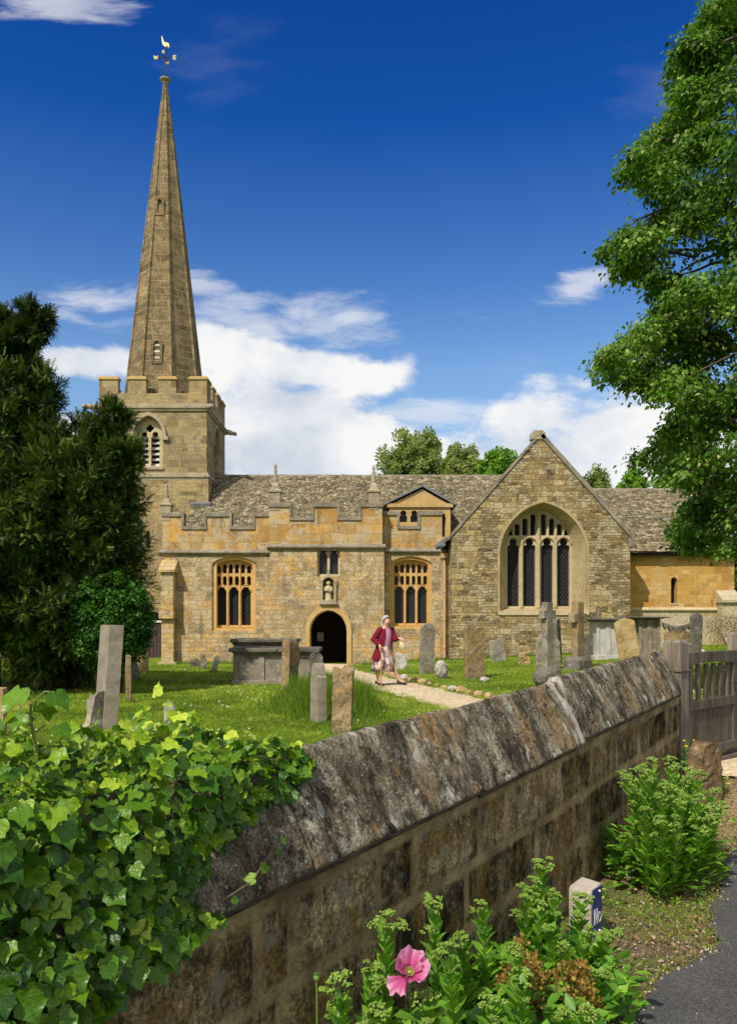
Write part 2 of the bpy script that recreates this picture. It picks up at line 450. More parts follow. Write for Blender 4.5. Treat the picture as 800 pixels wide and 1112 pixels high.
# ================= world, sun, camera
SUN_AZ = Vector((-.555, -.832)); SUN_EL = math.radians(47)
sd = Vector((SUN_AZ.x, SUN_AZ.y, 0)).normalized() * math.cos(SUN_EL) + Vector((0, 0, math.sin(SUN_EL)))
L = bpy.data.lights.new('sun', 'SUN'); L.energy = 4.4; L.angle = math.radians(.53); L.color = (1, .93, .82)
so = bpy.data.objects.new('sun', L); COL.objects.link(so); so.rotation_euler = sd.to_track_quat('Z', 'Y').to_euler(); so.location = (-20, -30, 40)
def make_world():
    w = bpy.data.worlds.new('World'); SC.world = w; w.use_nodes = True; nt = w.node_tree; nt.nodes.clear(); g = G(nt)
    sky = g.n('ShaderNodeTexSky', sky_type='NISHITA'); sky.sun_disc = False; sky.sun_elevation = SUN_EL
    sky.sun_rotation = math.atan2(SUN_AZ.x, SUN_AZ.y); sky.air_density = 1.0; sky.dust_density = .25; sky.ozone_density = 4.0; sky.altitude = 300
    P = g.n('ShaderNodeTexCoord').outputs['Generated']
    P = g.vmath('NORMALIZE', P); x, y, z = g.sep(P)
    hs = g.n('ShaderNodeHueSaturation'); hs.inputs['Saturation'].default_value = SKY_SAT; hs.inputs['Hue'].default_value = SKY_HUE; g.put(hs.inputs['Color'], sky.outputs[0])
    base = hs.outputs[0]
    # polarised depth of the upper sky
    dep = g.ramp(z, [(.0, (1.0, 1.0, 1.0)), (.16, (1.9, 1.6, 1.35)), (.29, (1.6, 1.55, 1.50)), (.38, (.85, 1.12, 1.42)), (.52, (.13, .60, 1.24)), (.75, (.03, .38, 1.0))])
    base = g.mix(1, base, dep, 'MULTIPLY')
    yy = g.math('MAXIMUM', y, .05)
    u = g.math('DIVIDE', x, yy); v = g.math('DIVIDE', z, yy)
    q = g.comb(u, g.math('MULTIPLY', v, 1.55), 0)
    wq = g.vmath('ADD', q, g.vmath('SCALE', g.vmath('SUBTRACT', g.noise(q, 3.0, 3, out=1), (.5, .5, .5)), .16))
    n1 = g.math('MULTIPLY_ADD', g.math('SUBTRACT', .5, g.voro(g.vmath('ADD', wq, g.vmath('SCALE', g.vmath('SUBTRACT', g.noise(q, 11, 4, out=1), (.5, .5, .5)), .07)), 13, 'Distance', 'SMOOTH_F1')), .22, g.noise(wq, 5.2, 8, .60)); n2 = g.noise(g.vmath('MULTIPLY', wq, (.8, 2.2, 1)), 9.0, 6, .62)
    def blob(px, py, rx, ry, rot=0):
        cu = (px - 400) / 900; cv = (680 - py) / 900
        du = g.math('SUBTRACT', u, cu); dv = g.math('SUBTRACT', v, cv)
        c, s = math.cos(rot), math.sin(rot)
        a = g.math('ADD', g.math('MULTIPLY', du, c), g.math('MULTIPLY', dv, s))
        b = g.math('SUBTRACT', g.math('MULTIPLY', dv, c), g.math('MULTIPLY', du, s))
        a = g.math('MULTIPLY', a, 900 / rx); b = g.math('MULTIPLY', b, 900 / ry)
        r = g.math('SQRT', g.math('ADD', g.math('MULTIPLY', a, a), g.math('MULTIPLY', b, b)))
        return g.math('SUBTRACT', 1, r)
    def union(bl):
        r = bl[0]
        for b in bl[1:]:
            nd = g.n('ShaderNodeMath', operation='SMOOTH_MAX'); g.put(nd.inputs[0], r); g.put(nd.inputs[1], b); nd.inputs[2].default_value = .3; r = nd.outputs[0]
        return r
    thick = union([blob(320, 500, 220, 100), blob(330, 400, 100, 34, .0), blob(262, 385, 80, 34, -.3), blob(400, 412, 62, 24), blob(320, 440, 130, 46, -.2), blob(600, 505, 220, 84), blob(575, 452, 75, 26),
                   blob(680, 470, 110, 36), blob(85, 392, 78, 26, -.1), blob(60, 490, 170, 50), blob(850, 480, 200, 80), blob(-160, 420, 220, 90)])
    thin = union([blob(95, 322, 90, 26), blob(215, 308, 60, 16), blob(640, 308, 75, 22, .22), blob(70, 4, 110, 28), blob(300, 350, 170, 38),
                  blob(490, 450, 110, 26), blob(380, 345, 60, 22), blob(700, 420, 60, 40)])
    dth = g.math('MULTIPLY_ADD', g.math('SUBTRACT', n1, .5), 2.6, thick)
    faint = union([blob(715, 95, 60, 60), blob(238, 66, 70, 60, .7), blob(560, 400, 90, 30)])
    dfn = g.math('MULTIPLY_ADD', g.math('SUBTRACT', n2, .5), 3.0, faint)
    dtn = g.math('MULTIPLY_ADD', g.math('SUBTRACT', n2, .5), 3.0, thin)
    front = g.band(y, .02, .2)
    mk1 = g.math('MULTIPLY', g.band(dth, .04, .48), front)
    mk2 = g.math('MULTIPLY', g.math('MULTIPLY', g.band(dtn, .05, 1.0), .62), front)
    mk2 = g.math('MAXIMUM', mk2, g.math('MULTIPLY', g.math('MULTIPLY', g.band(dfn, .1, 1.4), .05), front))
    # elsewhere in the sky: broken cloud, thickened there for fill light
    n3 = g.noise(g.vmath('MULTIPLY', P, (1, 1, 2.4)), 2.2, 6, .6)
    mk3 = g.math('MULTIPLY', g.math('SUBTRACT', 1, front), g.band(n3, .40, .56))
    mk = g.math('MAXIMUM', g.math('MAXIMUM', mk1, mk2), mk3)
    sh = g.ramp(g.math('MULTIPLY_ADD', g.math('SUBTRACT', n1, .5), 1.4, g.noise(g.vmath('ADD', wq, (.03, -.05, 0)), 3.2, 5)), [(.25, (.70, .76, .86)), (.45, (.88, .92, .98)), (.62, (1.06, 1.06, 1.05))])
    cl = g.mix(1, sh, (CLOUD, CLOUD, CLOUD, 1), 'MULTIPLY')
    col = g.mix(mk, base, cl)
    col = g.mix(g.math('MULTIPLY', g.band(g.math('MULTIPLY', y, -1), .0, .35), g.band(n3, .38, .52)), col, (9.8, 9.6, 9.2, 1))   # unseen bright cloud added behind the camera to fill the shade
    bg = g.n('ShaderNodeBackground'); g.put(bg.inputs[0], col); bg.inputs[1].default_value = SKY_STR
    o = g.n('ShaderNodeOutputWorld'); nt.links.new(bg.outputs[0], o.inputs[0])
SKY_SAT, SKY_HUE, SKY_STR, CLOUD = 1.1, .50, .10, 8.6
make_world()
cam = bpy.data.cameras.new('camera'); co = bpy.data.objects.new('camera', cam); COL.objects.link(co); SC.camera = co
co.location = (0, 0, EYE); co.rotation_euler = (PI / 2, 0, 0)
cam.sensor_fit = 'HORIZONTAL'; cam.sensor_width = 36; cam.lens = 40.5; cam.shift_y = .155; cam.clip_start = .05; cam.clip_end = 3000
SC.view_settings.view_transform = 'Standard'; SC.view_settings.look = 'None'; SC.view_settings.exposure = .05; SC.view_settings.gamma = 1
SC.render.engine = 'CYCLES'; SC.cycles.max_bounces = 6; SC.cycles.transparent_max_bounces = 6; SC.cycles.use_denoising = True

# ================= church
church = tag(empty('church', (0, 30, .3)), 'old golden stone village church with a tall spire and battlemented porch', 'church')
def p2(pts, Y): return [(X_(a, Y), Z_(b, Y)) for a, b in pts]
def arch(x0, x1, zb, zs, za, n=9, base=True):
    """pointed arch outline, counter-clockwise from the lower left"""
    a = (x1 - x0) / 2; r = za - zs; xm = (x0 + x1) / 2; out = []
    if base: out += [(x0, zb), (x1, zb)]
    pts = []
    if r >= a * .98:
        R = (a * a + r * r) / (2 * a); th = math.atan2(r, a - (2 * a - R) if False else (xm - (x1 - R)))
        for i in range(n + 1):
            t = th * i / n; pts.append((x1 - R + R * math.cos(t), zs + R * math.sin(t)))
    else:
        for i in range(n + 1):
            t = PI / 2 * i / n; c = math.cos(t)
            pts.append((xm + a * c, zs + r * (math.sin(t) * .82 + .18 * (1 - c))))
    out += pts
    out += [(2 * xm - px_, pz) for px_, pz in pts[:-1]][::-1]
    return out
def archpx(x0, x1, yb, ys, ya, Y, n=9): return arch(X_(x0, Y), X_(x1, Y), Z_(yb, Y), Z_(ys, Y), Z_(ya, Y), n)
def light(x0, x1, yb, ys, Y, k=.66):
    """a light with a cusped round head (pixels at depth Y)"""
    X0, X1, ZB, ZS = X_(x0, Y), X_(x1, Y), Z_(yb, Y), Z_(ys, Y); w = (X1 - X0) / 2; xm = (X0 + X1) / 2
    o = [(X0, ZB), (X1, ZB), (X1, ZS), (xm + w * .80, ZS + w * .30), (xm + w * .50, ZS + w * .34)]
    r = w * k
    for i in range(9):
        t = -.35 + (PI + .7) * i / 8
        o.append((xm + r * math.cos(t), ZS + w * .80 + r * math.sin(t)))
    o += [(xm - w * .50, ZS + w * .34), (xm - w * .80, ZS + w * .30), (X0, ZS)]
    return o
def foil(px, py, r, Y, lobes=4):
    X, Z = X_(px, Y), Z_(py, Y); R = r / F * Y; o = []
    for i in range(lobes * 6):
        t = 2 * PI * i / (lobes * 6); q = R * (.72 + .30 * abs(math.cos(lobes / 2 * t)))
        o.append((X + q * math.cos(t), Z + q * math.sin(t)))
    return o
def archband(x0, x1, zs, za, w, mb, y0, y1, drop=0, n=12):
    i = arch(x0, x1, 0, zs, za, n, False); o = arch(x0 - w, x1 + w, 0, zs, za + w * 1.15, n, False)
    if drop: i = [(x1, zs - drop)] + i + [(x0, zs - drop)]; o = [(x1 + w, zs - drop)] + o + [(x0 - w, zs - drop)]
    mb.plate(o + i[::-1], [], y0, y1)
def splay(mb, o, i, yo, yi):
    n = len(o); V = [(p[0], yo, p[1]) for p in o] + [(p[0], yi, p[1]) for p in i]
    mb.add(V, [(k, n + k, n + (k + 1) % n, (k + 1) % n) for k in range(n)])
def pane(x0, x1, z0, z1, Y, name='window_glass', par=None, mat='glass'):
    return MB().box(x0, x1, Y, Y + .02, z0, z1).build(name, M[mat], par)

# --- parapet with coping that follows the steps
def parapet(name, x0, x1, yb, yc, ym, merl, Y, th=.35, mat='parapet'):
    X0, X1 = X_(x0, Y), X_(x1, Y); ZB, ZC, ZM = Z_(yb, Y), Z_(yc, Y), Z_(ym, Y); cp = .12
    o = [(X0, ZB), (X1, ZB)]; mer = [(X_(a, Y), X_(b, Y)) for a, b in merl]
    for a, b in reversed(mer): o += [(b, ZC - cp), (b, ZM - cp), (a, ZM - cp), (a, ZC - cp)]
    cl = []
    for p in o:
        if not cl or (abs(p[0] - cl[-1][0]) + abs(p[1] - cl[-1][1])) > 1e-4: cl.append(p)
    if abs(cl[-1][0] - X0) < 1e-4 and cl[-1][1] < ZC: pass
    if merl[0][0] > x0: cl.append((X0, ZC - cp))
    if merl[-1][1] < x1: cl.insert(2, (X1, ZC - cp))
    w = MB().plate(cl, [], Y, Y + th).build(name, M[mat], church)
    c = MB(); e = .05; s = .10
    prev = X0
    for a, b in mer:
        if a - prev > .01: c.box(prev, a, Y - e, Y + th + e, ZC - cp, ZC)
        a0 = a - (s if a > X0 + .01 else .03); b0 = b + (s if b < X1 - .01 else .03)
        c.box(a0, b0, Y - e - .004, Y + th + e + .004, ZM - cp, ZM)
        c.box(a0 + .02, b0 - .02, Y - e * .4, Y + th + e * .4, ZM, ZM + .04)
        if a > X0 + .01: c.box(a - s + .01, a, Y - e + .004, Y + th + e, ZC + .002, ZM - cp - .002)
        if b < X1 - .01: c.box(b, b + s - .01, Y - e + .004, Y + th + e, ZC + .002, ZM - cp - .002)
        prev = b
    if X1 - prev > .01: c.box(prev, X1, Y - e, Y + th + e, ZC - cp, ZC)
    c.build('parapet_coping', M['trimd'], w, bevel=.012)
    return w
def string(name, X0, X1, Y, z, h=.16, pr=.12, par=None, mat='trimd', ret=0):
    m = MB(); V = [(0, -h), (-pr * .5, -h * .55), (-pr, -h * .35), (-pr, -.02), (-pr * .55, .05), (0, h * .5)]
    R = [[(x, Y + a, z + b) for a, b in V + [(ret or .1, h * .5), (ret or .1, -h)]] for x in (X0, X1)]
    m.rings([r[::-1] for r in R]); return m.build(name, M[mat], par or church)

# --- slate roofs: real overlapping slates
def slates(name, A, B, C_, D, parent=church, rows=None, seed=1, k=1.0):
    """A,B lower edge left/right; D,C_ upper edge left/right"""
    A, B, C_, D = [np.array(p, float) for p in (A, B, C_, D)]; rs = np.random.RandomState(seed)
    nrm = np.cross(B - A, D - A); nrm /= np.linalg.norm(nrm)
    up = (D + C_) / 2 - (A + B) / 2; Ls = np.linalg.norm(up)
    k = k * .62; vs = [0.0]; ex = .30 * k
    while vs[-1] < Ls: vs.append(vs[-1] + ex * rs.uniform(.92, 1.08)); ex = max(.15 * k, ex * .975)
    V = []; Q = []; T = []
    for v in vs[:-1]:
        f = v / Ls; e0 = A + (D - A) * f; e1 = B + (C_ - B) * f; W = np.linalg.norm(e1 - e0)
        if W < .1: continue
        xd = (e1 - e0) / W; yd = np.cross(nrm, xd); x = -rs.uniform(0, .2); rowt = rs.uniform(-.06, .06)
        while x < W:
            w = rs.uniform(.10, .34) * k ** .5; a = max(x, 0); b = min(x + w - .008, W)
            if b - a > .03:
                th = rs.uniform(.018, .04); ln = min(.30 * k * 1.35, Ls - v + .05); lo = rs.uniform(-.018, .018)
                p = e0 + xd * a + yd * lo + nrm * (.035 + rs.uniform(0, .016)); q = e0 + xd * b + yd * (lo + rs.uniform(-.012, .012)) + nrm * (.035 + rs.uniform(0, .016))
                r = q + yd * ln - nrm * .03; s_ = p + yd * ln - nrm * .03
                n0 = len(V)
                V += [p, q, r, s_, p + nrm * th, q + nrm * th, r + nrm * th * .6, s_ + nrm * th * .6]
                for f4 in ((4, 5, 6, 7), (0, 1, 5, 4), (1, 2, 6, 5), (3, 0, 4, 7)): Q.append([n0 + i for i in f4])
                T += [np.clip(rs.beta(2, 2) + rowt, 0, 1)] * 8
            x += w
    V += [A, B, C_, D]; n0 = len(V) - 4; Q.append([n0, n0 + 1, n0 + 2, n0 + 3]); T += [.1] * 4
    return npmesh(name, V, Q, M['slate'], parent, {'tone': T})

# ---- porch
Yp = 29.25
pw = MB()
door_o = archpx(333.5, 379.5, 740, 684, 659, Yp, 10)
win_o = p2([(344, 626), (369, 626), (369, 594.5), (344, 594.5)], Yp)
niche_o = archpx(350.5, 362, 651, 632, 627, Yp, 5)
X0, X1 = X_(293, Yp), X_(417, Yp)
pw.plate([(X0, -.2), (X1, -.2), (X1, Z_(592, Yp)), (X0, Z_(592, Yp))], [door_o, win_o, niche_o], Yp, Yp + .45)
pw.box(X0, X0 + .4, Yp + .452, 30.6, -.2, Z_(592, Yp)); pw.box(X1 - .4, X1, Yp + .452, 30.6, -.2, Z_(592, Yp))
porch = pw.build('porch_wall', M['porch'], church)
m = MB(); m.plate(archpx(329.5, 383.5, 740, 684, 655, Yp, 10)[2:] and arch(X_(331.5, Yp), X_(381.5, Yp), -.2, Z_(684, Yp), Z_(657, Yp), 12), [arch(X_(336, Yp), X_(377, Yp), -.19, Z_(685, Yp), Z_(662.5, Yp), 12)], Yp - .05, Yp + .02)
m.plate(arch(X_(333.4, Yp), X_(379.6, Yp), -.2, Z_(684.4, Yp), Z_(659, Yp), 12), [arch(X_(337, Yp), X_(376.3, Yp), -.19, Z_(685.4, Yp), Z_(663.5, Yp), 12)], Yp + .021, Yp + .40)
m.build('doorway_arch', M['trimo'], porch)
# porch interior with the inner door
m = MB(); a, b = X_(333, Yp) - .5, X_(380, Yp) + .5
m.box(a, a + .1, 29.46, 33.4, 0, 3.2); m.box(b - .1, b, 29.46, 33.4, 0, 3.2); m.box(a + .002, b - .002, 29.46, 33.4, 3.202, 3.3); m.box(a + .1, b - .1, 33.4, 33.5, 0, 3.2)
m.build('porch_interior', M['porch'], church)
d = MB().plate(arch(-2.5, -.6, .2, 2.2, 3.1), [], 33.3, 33.38)
for k in range(9): d.box(-2.47 + k * .2, -2.46 + k * .2 + .17, 33.27, 33.298, .25, 2.2)
d = d.build('inner_door', M['wooddark'], church)
MB().box(X_(344, 32), X_(351, 32), 32.2, 32.22, Z_(702, 32) + .2, Z_(694, 32) + .25).build('notice', M['white'], d)
# window over the porch door
Yt = Yp + .16
m = MB().plate(p2([(344, 626), (369, 626), (369, 594.5), (344, 594.5)], Yt), [light(346.2, 355.2, 623.6, 602.5, Yt), light(358, 367, 623.6, 602.5, Yt)], Yt, Yt + .14)
m = m.build('porch_window', M['tracery'], church); pane(X_(344, Yt) + .02, X_(369, Yt) - .02, Z_(626, Yt), Z_(595, Yt), Yt + .145, par=m)
# statue niche
m = MB(); m.plate(p2([(348, 656), (365, 656), (365, 634), (356.5, 622), (348, 634)], Yp), [archpx(350.5, 362.5, 652, 632, 627, Yp, 5)], Yp - .10, Yp - .002)
m.box(X_(347, Yp), X_(366, Yp), Yp - .16, Yp - .003, Z_(656.5, Yp), Z_(653.5, Yp)); m.box(X_(350, Yp), X_(363, Yp), Yp + .3, Yp + .34, Z_(653, Yp), Z_(626, Yp))
for q in ((348, 633), (365, 633), (356.5, 621)): m.rings([[(X_(q[0], Yp) + r * math.cos(t), Yp - .06 + r * math.sin(t), Z_(q[1], Yp) + h) for t in [k * PI / 3 for k in range(6)]] for h, r in ((-.1, .05), (0, .04), (.05, .06), (.12, .01))])
nic = m.build('statue_niche', M['trim'], church)
m = MB(); cx, cz = X_(356.5, Yp), Z_(652.5, Yp)
m.rings([[(cx + r * math.cos(t), Yp + .02 + r * .7 * math.sin(t), cz + h) for t in [2 * PI * k / 10 for k in range(10)]] for h, r in ((0, .13), (.1, .12), (.3, .10), (.42, .12), (.5, .11), (.54, .05))], smooth=True)
m.ball((cx, Yp + .01, cz + .62), .075); m.tube([(cx - .11, Yp, cz + .48), (cx - .12, Yp - .07, cz + .36), (cx, Yp - .12, cz + .38)], .03)
m.tube([(cx + .11, Yp, cz + .48), (cx + .12, Yp - .07, cz + .34), (cx + .02, Yp - .12, cz + .36)], .03)
m.build('statue', M['tracery'], nic)
parapet('porch_parapet', 292, 415, 592, 561.5, 547, [(292, 314), (341, 366), (392, 415)], Yp - .02)
string('string_course', X_(290, Yp), X_(418.5, Yp), Yp, Z_(592.5, Yp) - .02, mat='trimd')
MB().box(X_(292, Yp), X_(415, Yp), Yp + .33, 31.5, Z_(575, Yp) - .3, Z_(575, Yp) - .2).build('porch_roof', M['lead'], church)
# weathered strip on the left edge of the porch
# ---- aisle
Ya = 29.75
def perp_window(px0, px1, yb, ytop, name):
    """three lights under two rows of small panels, flattened head"""
    Y = Ya + .30; w = px1 - px0; h = yb - ytop
    zt, zs = ytop, ytop + .07 * h
    outer = arch(X_(px0 - .5, Y), X_(px1 + .5, Y), Z_(yb + .5, Y), Z_(zs + 1, Y), Z_(zt - .5, Y), 8)
    holes = []; q = w / 3.0
    for k in range(3):
        a = px0 + k * q; holes.append(light(a + 1.5, a + q - 1.3, yb - 2, ytop + .46 * h, Y, .72))
        for j in range(2):
            b = a + j * q / 2
            for r in range(2):
                y1 = ytop + (.195 if r == 0 else .375) * h; y0 = y1 - .115 * h
                if r == 0 and (k, j) in ((0, 0), (2, 1)): y0 += .02 * h
                holes.append(arch(X_(b + 1.2, Y), X_(b + q / 2 - 1.1, Y), Z_(y1, Y), Z_(y0, Y) - .03, Z_(y0, Y) + .06, 4))
    o = MB().plate(outer, holes, Y, Y + .16).build(name, M['traceryo'], church)
    # little arches above the lights
    m = MB()
    for k in range(3):
        a = px0 + k * q
        archband(X_(a + 1.7, Y), X_(a + q - 1.5, Y), Z_(ytop + .47 * h, Y), Z_(ytop + .40 * h, Y), .035, m, Y - .035, Y - .002, n=6)
        m.box(X_(a, Y) - .03, X_(a, Y) + .03, Y - .03, Y - .003, Z_(yb - 2, Y), Z_(ytop + .1 * h, Y))
    m.build('moulding', M['traceryo'], o)
    pane(X_(px0, Y), X_(px1, Y), Z_(yb, Y), Z_(ytop, Y), Y + .17, par=o)
    m = MB()
    m.plate(arch(X_(px0 - 4.5, Ya), X_(px1 + 4.5, Ya), Z_(yb + 4.5, Ya), Z_(zs, Ya), Z_(zt - 5, Ya), 8), [arch(X_(px0 + .6, Ya), X_(px1 + .2, Ya), Z_(yb + .8, Ya), Z_(zs, Ya), Z_(zt - 1, Ya), 8)], Ya + .08, Ya + .298)
    m.build('window_surround', M['traceryo'], o)
    return arch(X_(px0 - 4, Ya), X_(px1 + 4, Ya), Z_(yb + 4, Ya), Z_(zs, Ya), Z_(zt - 4.5, Ya), 8)
h1 = perp_window(234, 273.5, 681, 608.5, 'aisle_window'); h2 = perp_window(427, 464.5, 679, 608.5, 'aisle_window')
aw = MB(); hole_d = [(X_(333, Yp) - .3, 0), (X_(380, Yp) + .3, 0), (X_(380, Yp) + .3, 3.1), (X_(333, Yp) - .3, 3.1)]
aw.plate([(X_(178, Ya), -.2), (X_(488, Ya), -.2), (X_(488, Ya), Z_(598, Ya)), (X_(178, Ya), Z_(598, Ya))], [h1, h2, hole_d], Ya, Ya + .6)
aw.box(X_(178, Ya), X_(178, Ya) + .5, Ya + .602, 34.9, -.2, Z_(580, Ya))
aw.build('aisle_wall', M['porch'], church)
parapet('aisle_parapet', 176.5, 292.3, 599, 571.5, 557.5, [(176.5, 197), (224.5, 249), (277, 292.3)], Ya - .02)
parapet('aisle_parapet', 414, 480, 597, 571, 556, [(414, 431), (456.5, 480)], Ya - .02)
string('string_course', X_(173, Ya), X_(293, Ya), Ya, Z_(599, Ya)); string('string_course', X_(417, Ya), X_(484, Ya), Ya, Z_(597.5, Ya))
# buttress at the west corner
m = MB(); a, b = X_(174, 29.3), X_(188.5, 29.3); yb_ = 29.30
m.box(a, b - .03, yb_ + .12, Ya - .002, -.2, Z_(670, 29)); m.box(a - .06, b, yb_ - .02, Ya - .002, Z_(672, 29), Z_(664, 29))
m.box(a, b - .02, yb_ + .02, Ya - .003, Z_(664, 29) + .002, Z_(621, 29))
m.add([(a - .05, yb_ - .08, Z_(621, 29)), (b + .06, yb_ - .08, Z_(621, 29)), (b + .06, Ya, Z_(621, 29)), (a - .05, Ya, Z_(621, 29)), (a - .05, yb_ - .08, Z_(618, 29)), (b + .06, yb_ - .08, Z_(618, 29)), (b + .06, Ya, Z_(606, 29)), (a - .05, Ya, Z_(606, 29))],
      [(0, 3, 2, 1), (4, 5, 6, 7), (0, 1, 5, 4), (1, 2, 6, 5), (2, 3, 7, 6), (3, 0, 4, 7)])
m.box(a - .12, b + .1, yb_, Ya - .004, -.2, .42)
bt = m.build('buttress', M['porch'], church, bevel=.02)
# pinnacles
for k, (px, y0, y1) in enumerate([(181, 560, 525), (299, 549, 503), (405.5, 548, 505)]):
    Y = (Ya if k == 0 else Yp) + .15; X = X_(px, Y); z0, z1 = Z_(y0, Y), Z_(y1, Y); H = z1 - z0; m = MB()
    m.box(X - .18, X + .18, Y - .185, Y + .185, z0 - .2, z0 + H * .30)
    m.rings([[(X + sx * r, Y + sy * r, z0 + H * t) for sx, sy in ((-1, -1), (1, -1), (1, 1), (-1, 1))] for t, r in ((.30, .22), (.34, .22), (.38, .14), (.48, .11), (.55, .06))])
    m.rings([[(X + r * math.cos(a_), Y + r * math.sin(a_), z0 + H * t) for a_ in [PI / 4 * q for q in range(8)]] for t, r in ((.54, .045), (.60, .10), (.65, .045), (.70, .09), (.76, .04), (.80, .075), (.86, .03), (.90, .06), (.96, .04), (1, .01))], smooth=True)
    m.build('pinnacle', M['trim'], church)
# downpipe
m = MB(); Xd = X_(482.5, 29.6); m.tube([(Xd, 29.6, .4), (Xd, 29.6, Z_(612, 29.6)), (Xd - .05, 29.62, Z_(606, 29.6))], .055, 8)
for z in (.9, 1.9, 2.9): m.tube([(Xd, 29.6, z), (Xd, 29.6, z + .08)], .075, 8)
m.box(Xd - .14, Xd + .1, 29.5, 29.72, Z_(606, 29.6), Z_(601, 29.6)); m.build('downpipe', M['pipe'], church)
# ---- transept
Yt0 = 28.6
tx0, tx1, txm = X_(490, Yt0), X_(684, Yt0), X_(584.5, Yt0) + .05; ze = Z_(584, Yt0); za = Z_(474, Yt0)
ow = arch(X_(542.5, Yt0), X_(637, Yt0), Z_(664, Yt0), Z_(603, Yt0), Z_(545.5, Yt0), 14)
Yw = Yt0 + .62
iw = arch(X_(549, Yw), X_(620.5, Yw), Z_(660.5, Yw), Z_(597, Yw), Z_(553, Yw), 14)
m = MB().plate([(tx0, 0), (tx1, 0), (tx1, ze), (txm, za), (tx0, ze)], [ow], Yt0, Yt0 + .1)
m.plate([(tx0, 0), (tx1, 0), (tx1, ze), (txm, za - .02), (tx0, ze)], [[(p[0] * 1.0 + (p[0] - 5.95) * .02, p[1]) for p in ow]], Yt0 + .102, Yt0 + .7)
m.box(tx0, tx0 + .6, Yt0 + .702, 37, 0, ze - .12); m.box(tx1 - .6, tx1, Yt0 + .702, 37, 0, ze - .12)
tw = m.build('transept_wall', M['transept'], church)
m = MB(); splay(m, ow, iw, Yt0 + .03, Yw); o_ = [(5.965 + (p[0] - 5.965) * 1.055, Z_(664, Yt0) + (p[1] - Z_(664, Yt0)) * 1.02 if p[1] > 2.3 else p[1] - .10) for p in ow]
m.plate(o_, [ow], Yt0 - .012, Yt0 + .03)
M['reveal'] = mat_stone('golden_reveal', [(.30, .235, .125), (.40, .31, .165), (.46, .37, .21)], 1, lichen=((.45, .41, .30), .3), dark=((.13, .10, .06), .5), obj=False)
m.build('window_reveal', M['reveal'], tw)
holes = []
for a, b in ((550.6, 563.6), (568.2, 581.4), (587.2, 600.4), (605.2, 618.6)): holes.append(light(a, b, 658.5, 594.0, Yw, .66))
for cxp, ytp in ((553.6, 575.5), (561.2, 568.5), (569.8, 562.5), (578.6, 558), (590.2, 558), (599, 562.5), (607.4, 568.5), (615.2, 575.5)):
    holes.append(arch(X_(cxp - 2.9, Yw), X_(cxp + 2.9, Yw), Z_(581.5, Yw), Z_(ytp + 2.6, Yw), Z_(ytp, Yw), 4))
m = MB().plate(iw, holes, Yw, Yw + .2)
bw_ = m.build('transept_window', M['tracery'], church)
m = MB()
for k, cxp in enumerate((566, 584.4, 602.8)):
    w = .05 if k != 1 else .06; top = 586 if k != 1 else 556
    m.rings([[(X_(cxp, Yw) - w, Yw - .002, z), (X_(cxp, Yw) - w * .35, Yw - .10, z), (X_(cxp, Yw) + w * .35, Yw - .10, z), (X_(cxp, Yw) + w, Yw - .002, z)][::-1] for z in (Z_(660, Yw), Z_(top, Yw))])
for a, b in ((549.6, 565.5), (566.3, 583.6), (585.2, 602.4), (603.2, 619.8)):
    archband(X_(a + 1, Yw), X_(b - 1, Yw), Z_(590.5, Yw), Z_(583.6, Yw), .04, m, Yw - .07, Yw - .003, n=8)
for cxp in (557.4, 565.5, 574.2, 594.6, 603.2, 611.3): m.box(X_(cxp, Yw) - .025, X_(cxp, Yw) + .025, Yw - .04, Yw - .004, Z_(584, Yw), Z_(560 + abs(cxp - 584.4) * .42, Yw))
m.build('moulding', M['tracery'], bw_)
pane(X_(549, Yw), X_(620, Yw), Z_(660, Yw), Z_(554, Yw), Yw + .205, par=bw_)
MB().box(X_(541, Yt0), X_(639, Yt0), Yt0 - .05, Yt0 + .6, Z_(668, Yt0), Z_(663.6, Yt0)).build('window_sill', M['tracery'], tw)
# gable copings, kneelers and stub
def gable_coping(xa, za_, xe, ze_, y0, y1, t=.07, w=.02):
    d = Vector((xe - xa, 0, ze_ - za_)); n = Vector((-d.z, 0, d.x)).normalized(); n = n if n.z > 0 else -n
    c = Vector(((xa + xe) / 2, (y0 + y1) / 2, (za_ + ze_) / 2)) + n * (t + .01)
    return MB().obox(c, d / 2, (0, (y1 - y0) / 2, 0), n * t)
gable_coping(txm, za, tx1 + .1, ze - .1, Yt0 - .05, Yt0 + .35).build('gable_coping', M['trimd'], tw)
gable_coping(txm, za, tx0 - .1, ze - .1, Yt0 - .04, Yt0 + .12, .045).build('gable_coping', M['trimd'], tw)
MB().box(tx1 - .05, tx1 + .14, Yt0 - .06, Yt0 + .4, ze - .32, ze - .03).build('kneeler', M['trimd'], tw, bevel=.02)
MB().rings([[(txm - .05 + sx * a, Yt0 + .15 + sy * .2, z) for sx, sy in ((-1, -1), (1, -1), (1, 1), (-1, 1))] for z, a in ((za - .1, .26), (za + .12, .24), (za + .22, .15))]).build('gable_stub', M['trim'], tw, bevel=.02)
slates('transept_roof', (tx0 - .18, 37.6, ze - .2), (tx0 - .18, Yt0 + .05, ze - .2), (txm, Yt0 + .05, za + .03), (txm, 37.6, za + .03), seed=3)
slates('transept_roof', (tx1 + .18, Yt0 + .3, ze - .2), (tx1 + .18, 37.6, ze - .2), (txm, 37.6, za + .02), (txm, Yt0 + .3, za + .02), seed=4)
MB().tube([(tx0 - .26, Yt0 + .1, ze - .22), (tx0 - .26, 31.5, ze - .22)], .07, 8).build('gutter', M['lead'], church)
MB().obox((X_(478, 30), 30.1, Z_(590, 30)), (.22, 0, .16), (0, .5, 0), (-.03, 0, .05)).build('lead_flashing', M['lead'], church)
